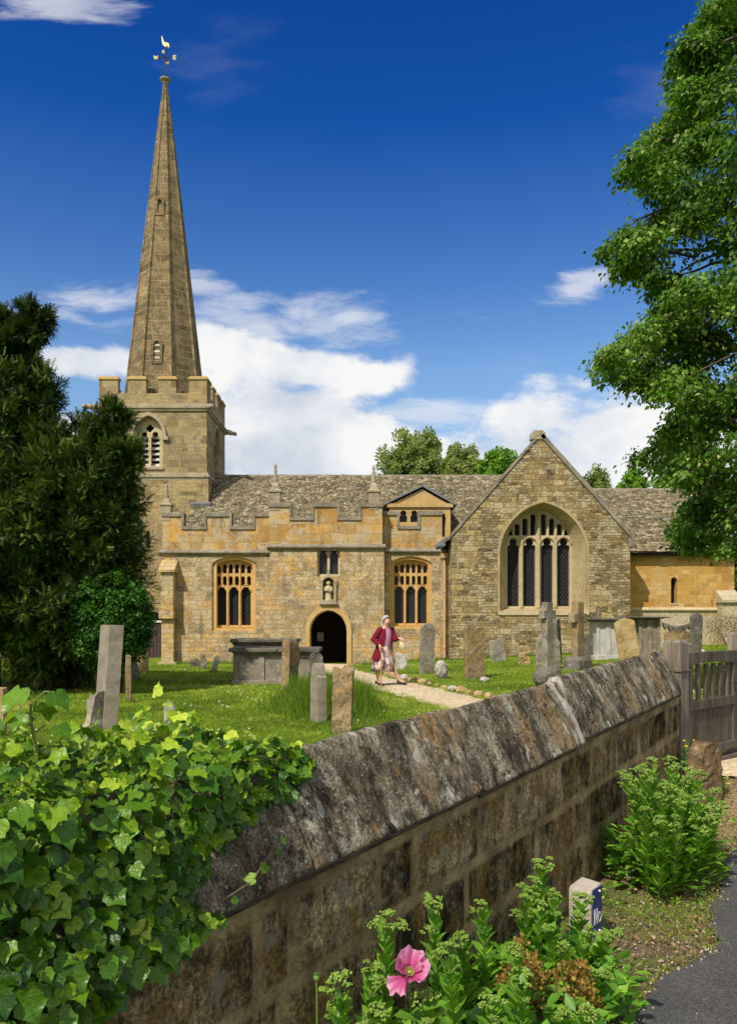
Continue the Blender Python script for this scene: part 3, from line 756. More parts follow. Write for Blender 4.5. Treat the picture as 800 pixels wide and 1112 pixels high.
# small stub wall at the foot
# ---- nave
yr = 37.15; zr = Z_(517, yr)
slates('nave_roof', (-6.85, 31.6, Z_(517, yr) - .744 * 5.55), (8.9, 31.6, zr - .744 * 5.55), (8.9, yr, zr), (-6.85, yr, zr), seed=5)
slates('nave_roof', (-7.4, 31.6, zr - .744 * 5.55), (-6.86, 31.6, zr - .744 * 5.55), (-6.86, 34.98, zr - .744 * 2.17), (-7.4, 34.98, zr - .744 * 2.17), seed=6)
slates('nave_roof', (8.9, 42.6, zr - 4.1), (-6.85, 42.6, zr - 4.1), (-6.85, yr, zr), (8.9, yr, zr), seed=7, k=1.6)
m = MB(); x = -6.8
while x < 8.8:
    w = random.uniform(.38, .55); m.rings([[(xx, yr - .16, zr - .06), (xx, yr - .07, zr + .05), (xx, yr + .07, zr + .05), (xx, yr + .16, zr - .06)][::-1] for xx in (x, x + w - .01)]); x += w
m.build('ridge_tiles', M['trimd'], church)
MB().box(-7.0, 8.9, 41.8, 42.3, -.2, zr - 4.0).build('north_wall', M['tower'], church)
m = MB(); m.add([(8.85, 31.8, 0), (8.85, 42.3, 0), (8.85, 42.3, zr - 4), (8.85, yr, zr - .1), (8.85, 31.8, zr - 4.1)], [(0, 1, 2, 3, 4)]); m.build('nave_gable', M['tower'], church)
MB().box(X_(176, Ya), 3.0, 30.2, 31.9, zr - 4.3, zr - 4.2).build('aisle_roof', M['lead'], church)
MB().obox((-7.05, 34.86, Z_(548, 34.9)), (.42, 0, 0), (0, .12, .05), (0, -.02, .07)).build('lead_flashing', M['lead'], church)
# ---- dormer
Yd = 32.3; m = MB()
dx0, dx1, dxa = X_(423, Yd), X_(489, Yd), X_(458.5, Yd)
hl = [light(433.5, 442, 567, 561, Yd, .8), light(445.5, 454, 567, 561, Yd, .8), light(478.5, 484, 583, 562, Yd, .8)]
m.plate([(dx0, 4.4), (dx1, 4.4), (dx1, Z_(548, Yd)), (dxa, Z_(531, Yd)), (dx0, Z_(548, Yd))], hl, Yd, Yd + .25)
m.box(dx0, dx0 + .2, Yd + .252, 35, 4.4, Z_(549, Yd)); m.box(dx1 - .2, dx1, Yd + .252, 35, 4.4, Z_(549, Yd))
dm = m.build('dormer_wall', M['trimo'], church)
m = MB(); m.box(dx0 - .1, dx1 + .1, Yd - .08, Yd - .002, Z_(551, Yd), Z_(547, Yd)); m.build('dormer_cornice', M['trimo'], dm)
pane(X_(432, Yd), X_(486, Yd), Z_(583, Yd), Z_(554, Yd), Yd + .255, 'dormer_glass', dm)
for sx, xe in ((-1, dx0 - .25), (1, dx1 + .2)):
    ze_ = Z_(549.5, Yd); zt = Z_(529, Yd)
    if sx < 0: slates('dormer_roof', (xe, 36, ze_), (xe, Yd, ze_), (dxa, Yd, zt), (dxa, 36, zt), seed=11)
    else: slates('dormer_roof', (xe, Yd, ze_), (xe, 36, ze_), (dxa, 36, zt), (dxa, Yd, zt), seed=12)
    gable_coping(dxa, zt, xe, ze_, Yd - .12, Yd + .02, .035).build('dormer_verge', M['lead'], dm)
# ---- chancel
Yc = 30.0; cx0, cx1 = X_(683, Yc) - .8, X_(797, Yc)
m = MB(); m.plate([(cx0, Z_(662, Yc)), (cx1, Z_(662, Yc)), (cx1, Z_(601, Yc)), (cx0, Z_(601, Yc))], [arch(X_(728.3, Yc), X_(735, Yc), Z_(655, Yc), Z_(631, Yc), Z_(626.5, Yc), 5)], Yc, Yc + .5)
m.add([(cx1, Yc + .502, 0), (cx1, 37.8, 0), (cx1, 37.8, Z_(601, Yc)), (cx1, 34.4, Z_(533, 34.4)), (cx1, Yc + .502, Z_(601, Yc))], [(0, 1, 2, 3, 4)])
m.box(cx0, cx1, 37.3, 37.8, 0, Z_(601, Yc)); cw = m.build('chancel_wall', M['chancel'], church)
m = MB().box(cx0, cx1 + .06, Yc - .10, Yc + .5, .2, Z_(663, Yc)); m.build('chancel_plinth', M['chancel_low'], church)
string('string_course', cx0, cx1 + .1, Yc - .06, Z_(661.5, Yc), .13, .12, mat='tracery')
MB().box(X_(727.5, Yc), X_(736, Yc), Yc + .3, Yc + .32, Z_(656, Yc), Z_(625, Yc)).build('lancet_glass', M['glass'], cw)
m = MB(); m.box(X_(727, Yc), X_(736.5, Yc), Yc - .03, Yc + .2, Z_(656.5, Yc), Z_(655, Yc)); m.build('window_sill', M['tracery'], cw)
MB().box(cx0, cx1 + .15, Yc - .20, Yc - .002, Z_(604, Yc), Z_(601.5, Yc)).build('eaves_board', M['wooddark'], church)
slates('chancel_roof', (8.6, Yc - .36, Z_(600, Yc - .36)), (cx1 + .25, Yc - .36, Z_(600, Yc - .36)), (cx1 + .25, 34.4, Z_(532, 34.4)), (8.6, 34.4, Z_(532, 34.4)), seed=8)
slates('chancel_roof', (cx1 + .25, 38.2, Z_(600, Yc)), (8.6, 38.2, Z_(600, Yc)), (8.6, 34.4, Z_(532, 34.4)), (cx1 + .25, 34.4, Z_(532, 34.4)), seed=9, k=1.6)
m = MB(); x = 8.9
while x < cx1 + .2:
    w = random.uniform(.38, .55); zz = Z_(531.5, 34.4); m.rings([[(xx, 34.25, zz - .06), (xx, 34.33, zz + .04), (xx, 34.47, zz + .04), (xx, 34.55, zz - .06)][::-1] for xx in (x, x + w - .01)]); x += w
m.build('ridge_tiles', M['trimd'], church)
m = MB(); a, b = X_(784, 29.3), X_(806, 29.3)
m.box(a + .05, b, 29.4, Yc - .1, .3, Z_(655, 30)); m.add([(a, 29.3, Z_(655, 30)), (b, 29.3, Z_(655, 30)), (b, 29.88, Z_(655, 30)), (a, 29.88, Z_(655, 30)), (a, 29.3, Z_(652, 30)), (b, 29.3, Z_(652, 30)), (b, 29.88, Z_(641, 30)), (a, 29.88, Z_(641, 30))],
      [(0, 3, 2, 1), (4, 5, 6, 7), (0, 1, 5, 4), (1, 2, 6, 5), (2, 3, 7, 6), (3, 0, 4, 7)])
m.build('buttress', M['chancel_low'], church)
# ---- tower
YT = 35.0; tw0, tw1 = X_(107.5, YT), X_(224.5, YT); DT = 4.4; zs1, zs2 = Z_(442, YT), Z_(517, YT)
belf = archpx(146.5, 176.5, 508, 473, 452.5, YT, 10)
slit = p2([(159.5, 596), (163, 596), (163, 577), (159.5, 577)], YT)
tdoor = archpx(157, 176, 730, 671, 664, YT, 6)
m = MB(); m.plate([(tw0, zs2), (tw1, zs2), (tw1, zs1), (tw0, zs1)], [belf], YT, YT + .5)
m.plate([(tw0 - .06, -.2), (tw1 + .08, -.2), (tw1 + .08, zs2), (tw0 - .06, zs2)], [slit, tdoor], YT - .06, YT + .5)
m.box(tw0, tw0 + .5, YT + .502, YT + DT, -.2, zs1); m.box(tw0 + .502, tw1 - .502, YT + DT - .5, YT + DT, -.2, zs1)
tower = m.build('tower_wall', M['tower'], church)
xf = Matrix.Translation((tw1, 0, 0)) @ Matrix.Rotation(PI / 2, 4, 'Z')
m = MB(); sb = arch(YT + 1.55, YT + 2.75, Z_(508, YT), Z_(473, YT), Z_(452.5, YT), 8)
m.plate([(YT + .502, -.2), (YT + DT, -.2), (YT + DT, zs1), (YT + .502, zs1)], [sb], 0, .5)
m.build('tower_wall', M['tower'], church, xf=xf)
m = MB(); m.plate(sb, [light_ for light_ in []], .34, .36); m.build('belfry_louvre', M['louvre'], tower, xf=xf)
m = MB(); m.box(YT + 2.1, YT + 2.2, .22, .339, Z_(508, YT), Z_(457, YT)); archband(YT + 1.5, YT + 2.8, Z_(473, YT), Z_(451, YT), .1, m, -.07, -.002, .1); m.build('hood_mould', M['trim'], tower, xf=xf)
# belfry window
Yb = YT + .22
m = MB().plate(archpx(146, 177, 508.5, 473, 452, Yb, 10), [light(152.2, 161.2, 506, 475.5, Yb, .7), light(164, 173.2, 506, 475.5, Yb, .7), foil(162.7, 465, 4.3, Yb)], Yb, Yb + .14)
bf = m.build('belfry_window', M['tracery'], church)
m = MB()
for y in range(6):
    z = Z_(504 - y * 6.0, Yb)
    m.obox((X_(162.6, Yb), Yb + .22, z), (X_(175, Yb) / 2 - X_(150.5, Yb) / 2, 0, 0), (0, .045, .055), (0, -.012, .010))
m.build('louvre_slats', M['louvre'], bf)
MB().box(X_(148, Yb), X_(177, Yb), Yb + .5, Yb + .52, Z_(509, Yb), Z_(455, Yb)).build('belfry_dark', M['iron'], bf)  # dark sheet standing in for the unlit belfry interior
m = MB(); archband(X_(145.5, YT), X_(177.5, YT), Z_(473, YT), Z_(451.5, YT), .13, m, YT - .12, YT - .002, .12)
for xx in (X_(143, YT), X_(180, YT)): m.box(xx - .12, xx + .12, YT - .14, YT - .003, Z_(474.5, YT) - .14, Z_(474.5, YT))
m.build('hood_mould', M['trim'], tower)
MB().box(X_(145, YT), X_(178, YT), YT - .06, YT + .2, Z_(510, YT), Z_(507.8, YT)).build('window_sill', M['trim'], tower)
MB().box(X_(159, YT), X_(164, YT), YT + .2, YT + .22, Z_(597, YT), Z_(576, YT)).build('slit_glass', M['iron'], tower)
m = MB(); m.box(X_(157, YT), X_(176, YT), YT + .2, YT + .26, -.1, Z_(676, YT))
for k in range(5): m.box(X_(158, YT) + k * .15, X_(158, YT) + k * .15 + .13, YT + .17, YT + .2, -.05, Z_(677, YT))
td = m.build('tower_door', M['wooddark'], church)
MB().box(X_(157, YT), X_(176, YT), YT + .1, YT + .2, Z_(676, YT), Z_(674, YT)).build('door_lintel', M['white'], td)
MB().box(X_(157, YT), X_(176, YT), YT + .4, YT + .42, 0, Z_(662, YT)).build('doorway_dark', M['iron'], td)  # dark sheet standing in for shade behind the door and lintel
for nm, z, pr in (('string_course', zs1, .13), ('string_course', zs2, .12)):
    m = MB(); a, b = tw0, tw1; h = .16
    for k, (dz0, dz1, p) in enumerate(((-h, -.06, pr * .55), (-.058, .05, pr), (.052, .14, pr * .5))):
        m.plate([(a - p, YT - p), (b + p, YT - p), (b + p, YT + DT + p), (a - p, YT + DT + p)], [], z + dz0, z + dz1)
    m.v = [(x_, z_, y_) for x_, y_, z_ in m.v]; m.f = [f[::-1] for f in m.f]
    m.build(nm, M['trim'], tower)
# tower battlements
def tower_par(side):
    zb, zc, zm = zs1 + .14, Z_(427, YT), Z_(412, YT); W = tw1 - tw0 if side == 'f' else DT
    ed = [(0, .80), (1.22, 1.98), (2.5, 3.26), (3.80, 4.55)] if side == 'f' else [(0, .85), (1.35, 1.95), (2.45, 3.05), (3.55, 4.4)]
    o = [(0, zb), (W, zb)]
    for a, b in ed[::-1]: o += [(b, zc), (b, zm), (a, zm), (a, zc)]
    cl = [p for k, p in enumerate(o) if k == 0 or abs(p[0] - o[k - 1][0]) + abs(p[1] - o[k - 1][1]) > 1e-4]
    cl = [p for p in cl if not (p[1] == zc and (p[0] <= 0 or p[0] >= W))]
    if side != 'f': cl = [(min(max(p[0], .302), W - .302), p[1]) for p in cl]
    m = MB().plate(cl, [], .0, .3); cs = []
    for a, b in ed:
        if side != 'f': a, b = max(a, .34), min(b, W - .34)
        c = MB(); cs.append(c); c.box(a - .04, b + .04, -.05, .35, zm - .002 - (side != 'f') * .004, zm + .10 - (side != 'f') * .004); c.box(a + .02, b - .02, .02, .28, zm + .098, zm + .15)
    return m, cs
for sd_, xf in (('f', Matrix.Translation((tw0, YT, 0))), ('r', Matrix.Translation((tw1, YT, 0)) @ Matrix.Rotation(PI / 2, 4, 'Z')),
                ('b', Matrix.Translation((tw1, YT + DT, 0)) @ Matrix.Rotation(PI, 4, 'Z')), ('l', Matrix.Translation((tw0, YT + DT, 0)) @ Matrix.Rotation(-PI / 2, 4, 'Z'))):
    m, cs = tower_par('f' if sd_ in 'fb' else 'r')
    pp = m.build('tower_parapet', M['tower'], church, xf=xf)
    for c in cs: c.build('parapet_coping', M['trimo'], pp, xf=xf, bevel=.015)
MB().box(tw0 + .3, tw1 - .3, YT + .3, YT + DT - .3, zs1 + .0, zs1 + .12).build('tower_roof', M['lead'], church)
for gx, gy, dx, dy in ((tw1 + .1, YT - .1, .22, -.35), (tw1 + .1, YT + DT, .42, .25), (tw0 - .1, YT - .1, -.5, -.3)):
    R = []
    for t, r in ((0, .13), (.4, .12), (.7, .08), (.85, .11), (1, .05)):
        c = Vector((gx + dx * t, gy + dy * t, zs1 - .02 - .05 * t)); s_ = Vector((-dy, dx, 0)).normalized()
        R.append([c + s_ * r * math.cos(a) + Vector((0, 0, r)) * math.sin(a) for a in [PI / 4 * k for k in range(8)]])
    MB().rings(R, smooth=True).build('gargoyle', M['trim'], tower)
# spire
sx, sy = -9.10, YT + DT / 2 - .05; zb, zt = zs1 + .1, Z_(90, sy)
def apo(z):
    t = (z - zb) / (zt - zb); return 1.60 * (1 - t) ** .97 + .06
def octo(z, k=1.0, n=8): 
    r = apo(z) / math.cos(PI / 8) * k; return [(sx + r * math.cos(PI / 8 + PI / 4 * i), sy + r * math.sin(PI / 8 + PI / 4 * i), z) for i in range(8)]
zz = list(np.linspace(zb, zt, 14))
spire = MB().rings([octo(z) for z in zz]).build('spire', M['spire'], church)
for i in range(8): MB().tube([octo(z, 1.005)[i] for z in zz], [max(.025, .075 * (1 - (z - zb) / (zt - zb) * .6)) for z in zz], 6).build('spire_rib', M['spire'], spire)
def lucarne(px, y0, y1, w, louv):
    z0, z1 = Z_(y1, sy - 1), Z_(y0, sy - 1); yf = sy - apo(z0) - .05; yb_2 = sy - apo(z1) + .1; X = X_(px, sy - apo((z0 + z1) / 2)); hw = w / 2
    m = MB(); m.plate(arch(X - hw - .10, X + hw + .10, z0 - .1, z1 - .12, z1 + .16, 5), [arch(X - hw, X + hw, z0, z1 - .2, z1, 5)], yf, yb_2 + .3)
    m = m.build('spire_opening', M['spire'], church)
    MB().box(X - hw - .02, X + hw + .02, yf + .22, yf + .24, z0, z1 + .1).build('opening_dark', M['iron'], m)  # dark sheet standing in for the unlit inside of the spire
    if louv:
        l = MB()
        for k in range(3): l.obox((X, yf + .12, z0 + .13 + k * .27), (hw - .005, 0, 0), (0, .06, -.05), (0, .0, .045))
        l.build('louvre_slats', M['louvre'], m)
lucarne(170.5, 374, 396, .28, True); lucarne(173.7, 212.5, 228, .2, False)
m = MB(); m.rings([[(sx + r * math.cos(a), sy + r * math.sin(a), zt + h) for a in [PI / 4 * k for k in range(8)]] for h, r in ((-.05, .10), (.02, .15), (.06, .11), (.12, .24), (.18, .25), (.22, .12), (.24, .03))])
m.build('spire_finial', M['trim'], spire)
# weathervane
zv = zt + .2; S_ = sy / F
m = MB(); m.tube([(sx, sy, zv), (sx, sy, Z_(50, sy))], [.035, .02], 6)
za_ = Z_(62.2, sy); m.tube([(sx - .34, sy - .0, za_), (sx + .34, sy, za_)], .02, 6); m.tube([(sx, sy - .34, za_), (sx, sy + .34, za_)], .02, 6)
m.tube([(sx - .2, sy, za_ - .16), (sx - .12, sy, za_ - .08), (sx, sy, za_ - .18), (sx + .12, sy, za_ - .08), (sx + .2, sy, za_ - .16)], .013, 5)
vane = m.build('weathervane', M['iron'], church)
def letter(ch, c, h):
    bars = {'W': [((-.5, 1), (-.28, 0)), ((-.28, 0), (0, .8)), ((0, .8), (.28, 0)), ((.28, 0), (.5, 1))], 'E': [((-.35, 0), (-.35, 1)), ((-.35, 0), (.4, 0)), ((-.35, .5), (.3, .5)), ((-.35, 1), (.4, 1))],
            'S': [((-.4, .08), (.4, .08)), ((.4, .08), (.4, .5)), ((.4, .5), (-.4, .5)), ((-.4, .5), (-.4, .95)), ((-.4, .95), (.4, .95))], 'N': [((-.4, 0), (-.4, 1)), ((-.4, 1), (.4, 0)), ((.4, 0), (.4, 1))]}[ch]
    m = MB()
    for a, b in bars: m.tube([(c[0] + a[0] * h, c[1], c[2] + (a[1] - .5) * h), (c[0] + b[0] * h, c[1], c[2] + (b[1] - .5) * h)], .035, 5)
    return m.build('compass_letter', M['gold'], vane)
letter('W', (sx - .42, sy, za_), .16); letter('E', (sx + .42, sy, za_), .16); letter('S', (sx, sy - .36, za_), .1); letter('N', (sx, sy + .36, za_), .1)
zc_ = Z_(51, sy)      # gilded cockerel
body = [(-.17, .48), (-.13, .50), (-.11, .40), (-.07, .28), (0, .20), (.08, .22), (.16, .16), (.19, .02), (.12, -.03), (.10, .08), (.02, .0), (-.06, .04), (-.13, .14), (-.16, .30)]
MB().plate([(sx + a, zc_ + b) for a, b in body], [], sy - .03, sy + .03).build('cockerel', M['gold'], vane, bevel=.01)
# ================= ground
def axis(segs):
    out = []
    for a, b, st in segs: out += list(np.arange(a, b, st))
    return np.array(out + [segs[-1][1]])
gx = axis([(-1500, -200, 200), (-200, -30, 20), (-30, -12, 2), (-12, 14, .33), (14, 40, 2), (40, 200, 20), (200, 1500, 200)])
gy = axis([(-1500, -100, 200), (-100, -10, 10), (-10, 34, .33), (34, 60, 2), (60, 200, 20), (200, 1500, 200)])
XX, YY = np.meshgrid(gx, gy, indexing='ij')
sdv = side(XX, YY); ZZ = yard(XX, YY); ZZ = np.where(sdv > -.05, -.12, ZZ)
ZZ = np.where((sdv > -.6) & (sdv <= .2), ZZ, ZZ)

def m_lawn():
    m, nt = new_mat('lawn'); g = G(nt); P = g.pos()
    a = g.noise(P, .55, 4, .6); b = g.noise(P, 5, 4, .65); c = g.noise(P, 60, 4, .75)
    t = g.math('ADD', g.math('MULTIPLY', a, .5), g.math('MULTIPLY', b, .5))
    col = g.ramp(t, [(.32, (.075, .125, .012)), (.45, (.14, .21, .018)), (.56, (.22, .30, .026)), (.68, (.32, .34, .06))])
    col = g.mix(.8, col, g.mix(1, col, g.ramp(c, [(.25, .45), (.5, 1), (.8, 1.5)]), 'MULTIPLY'))
    g.out(col, .95, g.bump(g.math('ADD', c, b), .04), .1); return m
M['lawn'] = m_lawn()
tag(npmesh('ground', np.stack([XX, YY, ZZ], -1).reshape(-1, 3), grid_faces(len(gx), len(gy)), M['lawn'], None, None, True), kind='structure')

def m_verge():
    m, nt = new_mat('verge_soil'); g = G(nt); P = g.pos()
    a = g.noise(P, 2.2, 5, .6); b = g.noise(P, 14, 5, .7); v = g.voro(P, 60, 'Color'); 
    col = g.ramp(b, [(.3, (.085, .06, .035)), (.5, (.19, .135, .08)), (.62, (.28, .20, .12)), (.75, (.38, .30, .19))])
    col = g.mix(.35, col, g.mix(1, col, v, 'MULTIPLY'))
    gr = g.math('MULTIPLY', g.band(g.math('MULTIPLY_ADD', b, .4, a), .66, .80), .8)
    col = g.mix(gr, col, g.ramp(g.noise(P, 80, 3), [(.3, (.05, .08, .015)), (.7, (.16, .19, .05))]))
    x, y, z = g.sep(P); sand = g.math('MULTIPLY', g.band(y, 5.6, 6.6), g.band(g.math('SUBTRACT', x, g.math('MULTIPLY', y, .648)), -1.75, -1.35))
    col = g.mix(g.math('MULTIPLY', sand, .75), col, g.ramp(b, [(.3, (.30, .17, .085)), (.7, (.50, .33, .19))]))
    g.out(col, .95, g.bump(g.math('ADD', b, g.math('MULTIPLY', g.noise(P, 70, 4, .7), .5)), .02), .15); return m
def m_asphalt():
    m, nt = new_mat('asphalt'); g = G(nt); P = g.pos()
    n = g.noise(P, 120, 4, .75); a = g.noise(P, 1.8, 4, .6); v = g.voro(P, 150)
    col = g.ramp(n, [(.34, (.035, .034, .034)), (.5, (.085, .082, .080)), (.62, (.15, .145, .138)), (.75, (.30, .28, .25))])
    col = g.mix(.6, col, g.mix(1, col, g.ramp(a, [(.3, .7), (.7, 1.3)]), 'MULTIPLY'))
    col = g.mix(g.math('MULTIPLY', g.band(g.noise(P, 22, 3, .7), .66, .70), .6), col, (.25, .2, .14, 1))
    g.out(col, .82, g.bump(g.math('ADD', n, v), .006), .3); return m
M['verge'] = m_verge(); M['asphalt'] = m_asphalt()
# the verge and road are parametrised by t along the wall and w away from it
def strip_mesh(name, t0, t1, w0f, w1f, nt_, nw, mat, lift, rough=0, seed=0):
    T = np.linspace(t0, t1, nt_)[:, None]; w = np.linspace(0, 1, nw)[None, :]
    a = w0f(T); b = w1f(T); Wd = a + (b - a) * w ** 1.3
    Y = T + 0 * Wd; X = -2.17 + .648 * Y + Wd
    Zz = road(X, Y) + lift
    if rough: Zz = Zz - .018 * ss(.5, 1.0, Wd) * (rough > 0) + rough * np.where(Wd > .85, .3, 1) * fbm(np.stack([X * 6, Y * 6, 0 * X], -1), 4, seed) + .03 * np.exp(-((Wd - .3) / .2) ** 2) * (rough > 0)
    V = np.stack([X, Y, Zz], -1).reshape(-1, 3)
    return npmesh(name, V, grid_faces(nt_, nw)[:, ::-1], mat, None, None, True)
tag(strip_mesh('verge', -6, 12, lambda T: -.02 + np.maximum(0, T - 7.6) * .346, lambda T: 3.2 + 0 * T, 420, 80, M['verge'], 0, .035, 3), kind='structure')
edge = lambda T: 1.02 + .04 * np.sin(T * 3.1) + .02 * np.sin(T * 7.3 + 1) + .012 * np.sin(T * 19) + .012 * np.sin(T * 43) + .10 * np.exp(-((T - 4.35) / .25) ** 2)
tag(strip_mesh('road', -30, 60, edge, lambda T: 40 + 0 * T, 900, 12, M['asphalt'], .012), kind='structure')
# gravel path
def m_gravel():
    m, nt = new_mat('pale_gravel'); g = G(nt); P = g.pos(); v = g.voro(P, 38, 'Color'); d = g.voro(P, 38)
    s_, = [g.n('ShaderNodeSeparateColor')]; g.put(s_.inputs[0], v)
    col = g.ramp(s_.outputs[0], [(0, (.38, .27, .15)), (.4, (.60, .46, .28)), (.8, (.72, .59, .40)), (1, (.80, .72, .56))])
    col = g.mix(.5, col, g.mix(1, col, g.ramp(g.noise(P, 2, 4), [(.3, .75), (.7, 1.2)]), 'MULTIPLY'))
    g.out(col, .95, g.bump(d, -.012), .15); return m
M['gravel'] = m_gravel()
pc = [(-1.45, 29.0, .75), (-1.2, 27, .7), (-.75, 24, .62), (.36, 19.2, .62), (1.52, 14.6, .58), (2.35, 11.3, .6), (3.1, 8.4, .65), (3.55, 7.9, .7)]
def path_at(s):
    s = np.asarray(s, float) * (len(pc) - 1); i = np.clip(np.floor(s).astype(int), 0, len(pc) - 2); f = s - i; A = np.array(pc)
    def cr(k):
        p0 = A[np.maximum(i - 1, 0), k]; p1 = A[i, k]; p2_ = A[i + 1, k]; p3 = A[np.minimum(i + 2, len(pc) - 1), k]
        return .5 * (2 * p1 + (p2_ - p0) * f + (2 * p0 - 5 * p1 + 4 * p2_ - p3) * f * f + (3 * p1 - p0 - 3 * p2_ + p3) * f ** 3)
    return np.stack([cr(0), cr(1), cr(2)], -1)
S = path_at(np.linspace(0, 1, 160)); D = np.gradient(S[:, :2], axis=0); D /= np.linalg.norm(D, axis=1, keepdims=True)
Nn = np.stack([D[:, 1], -D[:, 0]], -1); V = []
for j, u in enumerate(np.linspace(-1, 1, 9)):
    wv = S[:, 2] * u * (1 + .09 * np.sin(np.arange(160) * .9 + j * (abs(u) == 1)) * (abs(u) == 1)); q = S[:, :2] + Nn * wv[:, None]
    V.append(np.stack([q[:, 0], q[:, 1], yard(q[:, 0], q[:, 1]) + .018 + .022 * (1 - abs(u))], -1))
V = np.stack(V, 1).reshape(-1, 3)
tag(npmesh('path', V, grid_faces(160, 9), M['gravel'], None, None, True), kind='structure')
def on_path(X, Y, mrg=0):
    d = np.full(np.shape(X), 9.0); w = np.zeros(np.shape(X)) 
    for p in S[::4]:
        q = np.hypot(X - p[0], Y - p[1]); k = q < d; d = np.where(k, q, d); w = np.where(k, p[2], w)
    return d < w + mrg

# ================= the roadside wall
E0 = np.array((2.555, 7.3, 1.47)); DW = np.array((.5438, .8392, 0)); NW = np.array((.8392, -.5438, 0)); SLP = .0394
def wpt(s, n, h):   # s back from the end, n outward, h above the ridge line
    s, n, h = [np.asarray(a, float) for a in (s, n, h)]
    return np.stack([E0[0] - DW[0] * s + NW[0] * n, E0[1] - DW[1] * s + NW[1] * n, E0[2] - SLP * s + h], -1)
def m_coping():
    m, nt = new_mat('lichened_coping'); g = G(nt); ac = g.attr('sc', 1)   # (s along, p across, 0)
    P = g.pos(); q = g.vmath('MULTIPLY', ac, (1, .5, 1)); q2 = g.vmath('ADD', q, (40, 40, 40))
    a = g.noise(q, 6, 6, .68); f = g.noise(ac, 42, 6, .75); st = g.noise(g.vmath('MULTIPLY', g.vmath('ADD', ac, g.vmath('SCALE', g.noise(ac, 9, 3, out=1), .05)), (1, .60, 1)), 30, 6, .80); f2 = g.noise(ac, 95, 4, .8)
    col = g.ramp(a, [(.32, (.030, .025, .017)), (.44, (.125, .103, .068)), (.53, (.27, .23, .155)), (.63, (.48, .43, .31)), (.75, (.62, .58, .47))])
    col = g.mix(.75, col, g.mix(1, col, g.ramp(st, [(.34, .18), (.5, .95), (.66, 1.9)]), 'MULTIPLY'))
    col = g.mix(.6, col, g.mix(1, col, g.ramp(f2, [(.40, .20), (.5, 1), (.60, 2.3)]), 'MULTIPLY'))
    tan = g.math('MULTIPLY', g.band(g.noise(q2, 2.6, 5, .66), .50, .60), g.band(st, .38, .52))
    col = g.mix(g.math('MULTIPLY', tan, .85), col, g.ramp(f, [(.4, (.24, .14, .055)), (.6, (.56, .37, .17))]))
    dk = g.math('MULTIPLY', g.band(g.noise(ac, 19, 5, .7), .53, .60), g.band(g.noise(ac, 2.3, 3), .40, .56))
    col = g.mix(g.math('MULTIPLY', dk, .8), col, (.022, .019, .014, 1))
    v = g.voro(g.vmath('ADD', g.vmath('MULTIPLY', ac, (1, .7, 1)), g.vmath('SCALE', g.noise(ac, 16, 3, out=1), .10)), 8.5); sp = g.math('MULTIPLY', g.math('SUBTRACT', 1, g.band(v, .17, .23)), g.band(g.noise(q, 2.6, 2), .42, .50))
    v2 = g.voro(ac, 38); sp2 = g.math('MULTIPLY', g.math('SUBTRACT', 1, g.band(v2, .16, .30)), g.band(g.noise(ac, 7, 3), .48, .56))
    sp3 = g.math('MULTIPLY', g.band(g.noise(g.vmath('ADD', ac, (21, 4, 0)), 13, 6, .72), .56, .61), g.band(g.noise(ac, 1.9, 3), .44, .58))
    lich = g.math('MAXIMUM', sp, g.math('MAXIMUM', g.math('MULTIPLY', sp2, .75), g.math('MULTIPLY', sp3, .7)))
    col = g.mix(g.math('MULTIPLY', lich, .9), col, g.ramp(f, [(.4, (.46, .43, .33)), (.6, (.84, .80, .68))]))
    yl = g.math('MULTIPLY', g.band(g.noise(g.vmath('ADD', ac, (7, 7, 7)), 8, 5, .7), .63, .68), .8)
    col = g.mix(yl, col, (.36, .20, .045, 1))
    mo = g.attr('mortar'); col = g.mix(mo, col, g.ramp(f, [(.4, (.55, .50, .40)), (.6, (.86, .81, .70))]))
    h = g.math('ADD', g.math('MULTIPLY', st, 1.0), g.math('MULTIPLY', f, .5)); h = g.math('MULTIPLY_ADD', lich, .15, h)
    g.out(col, .95, g.bump(g.math('MULTIPLY_ADD', f2, .6, h), .030), .12); return m
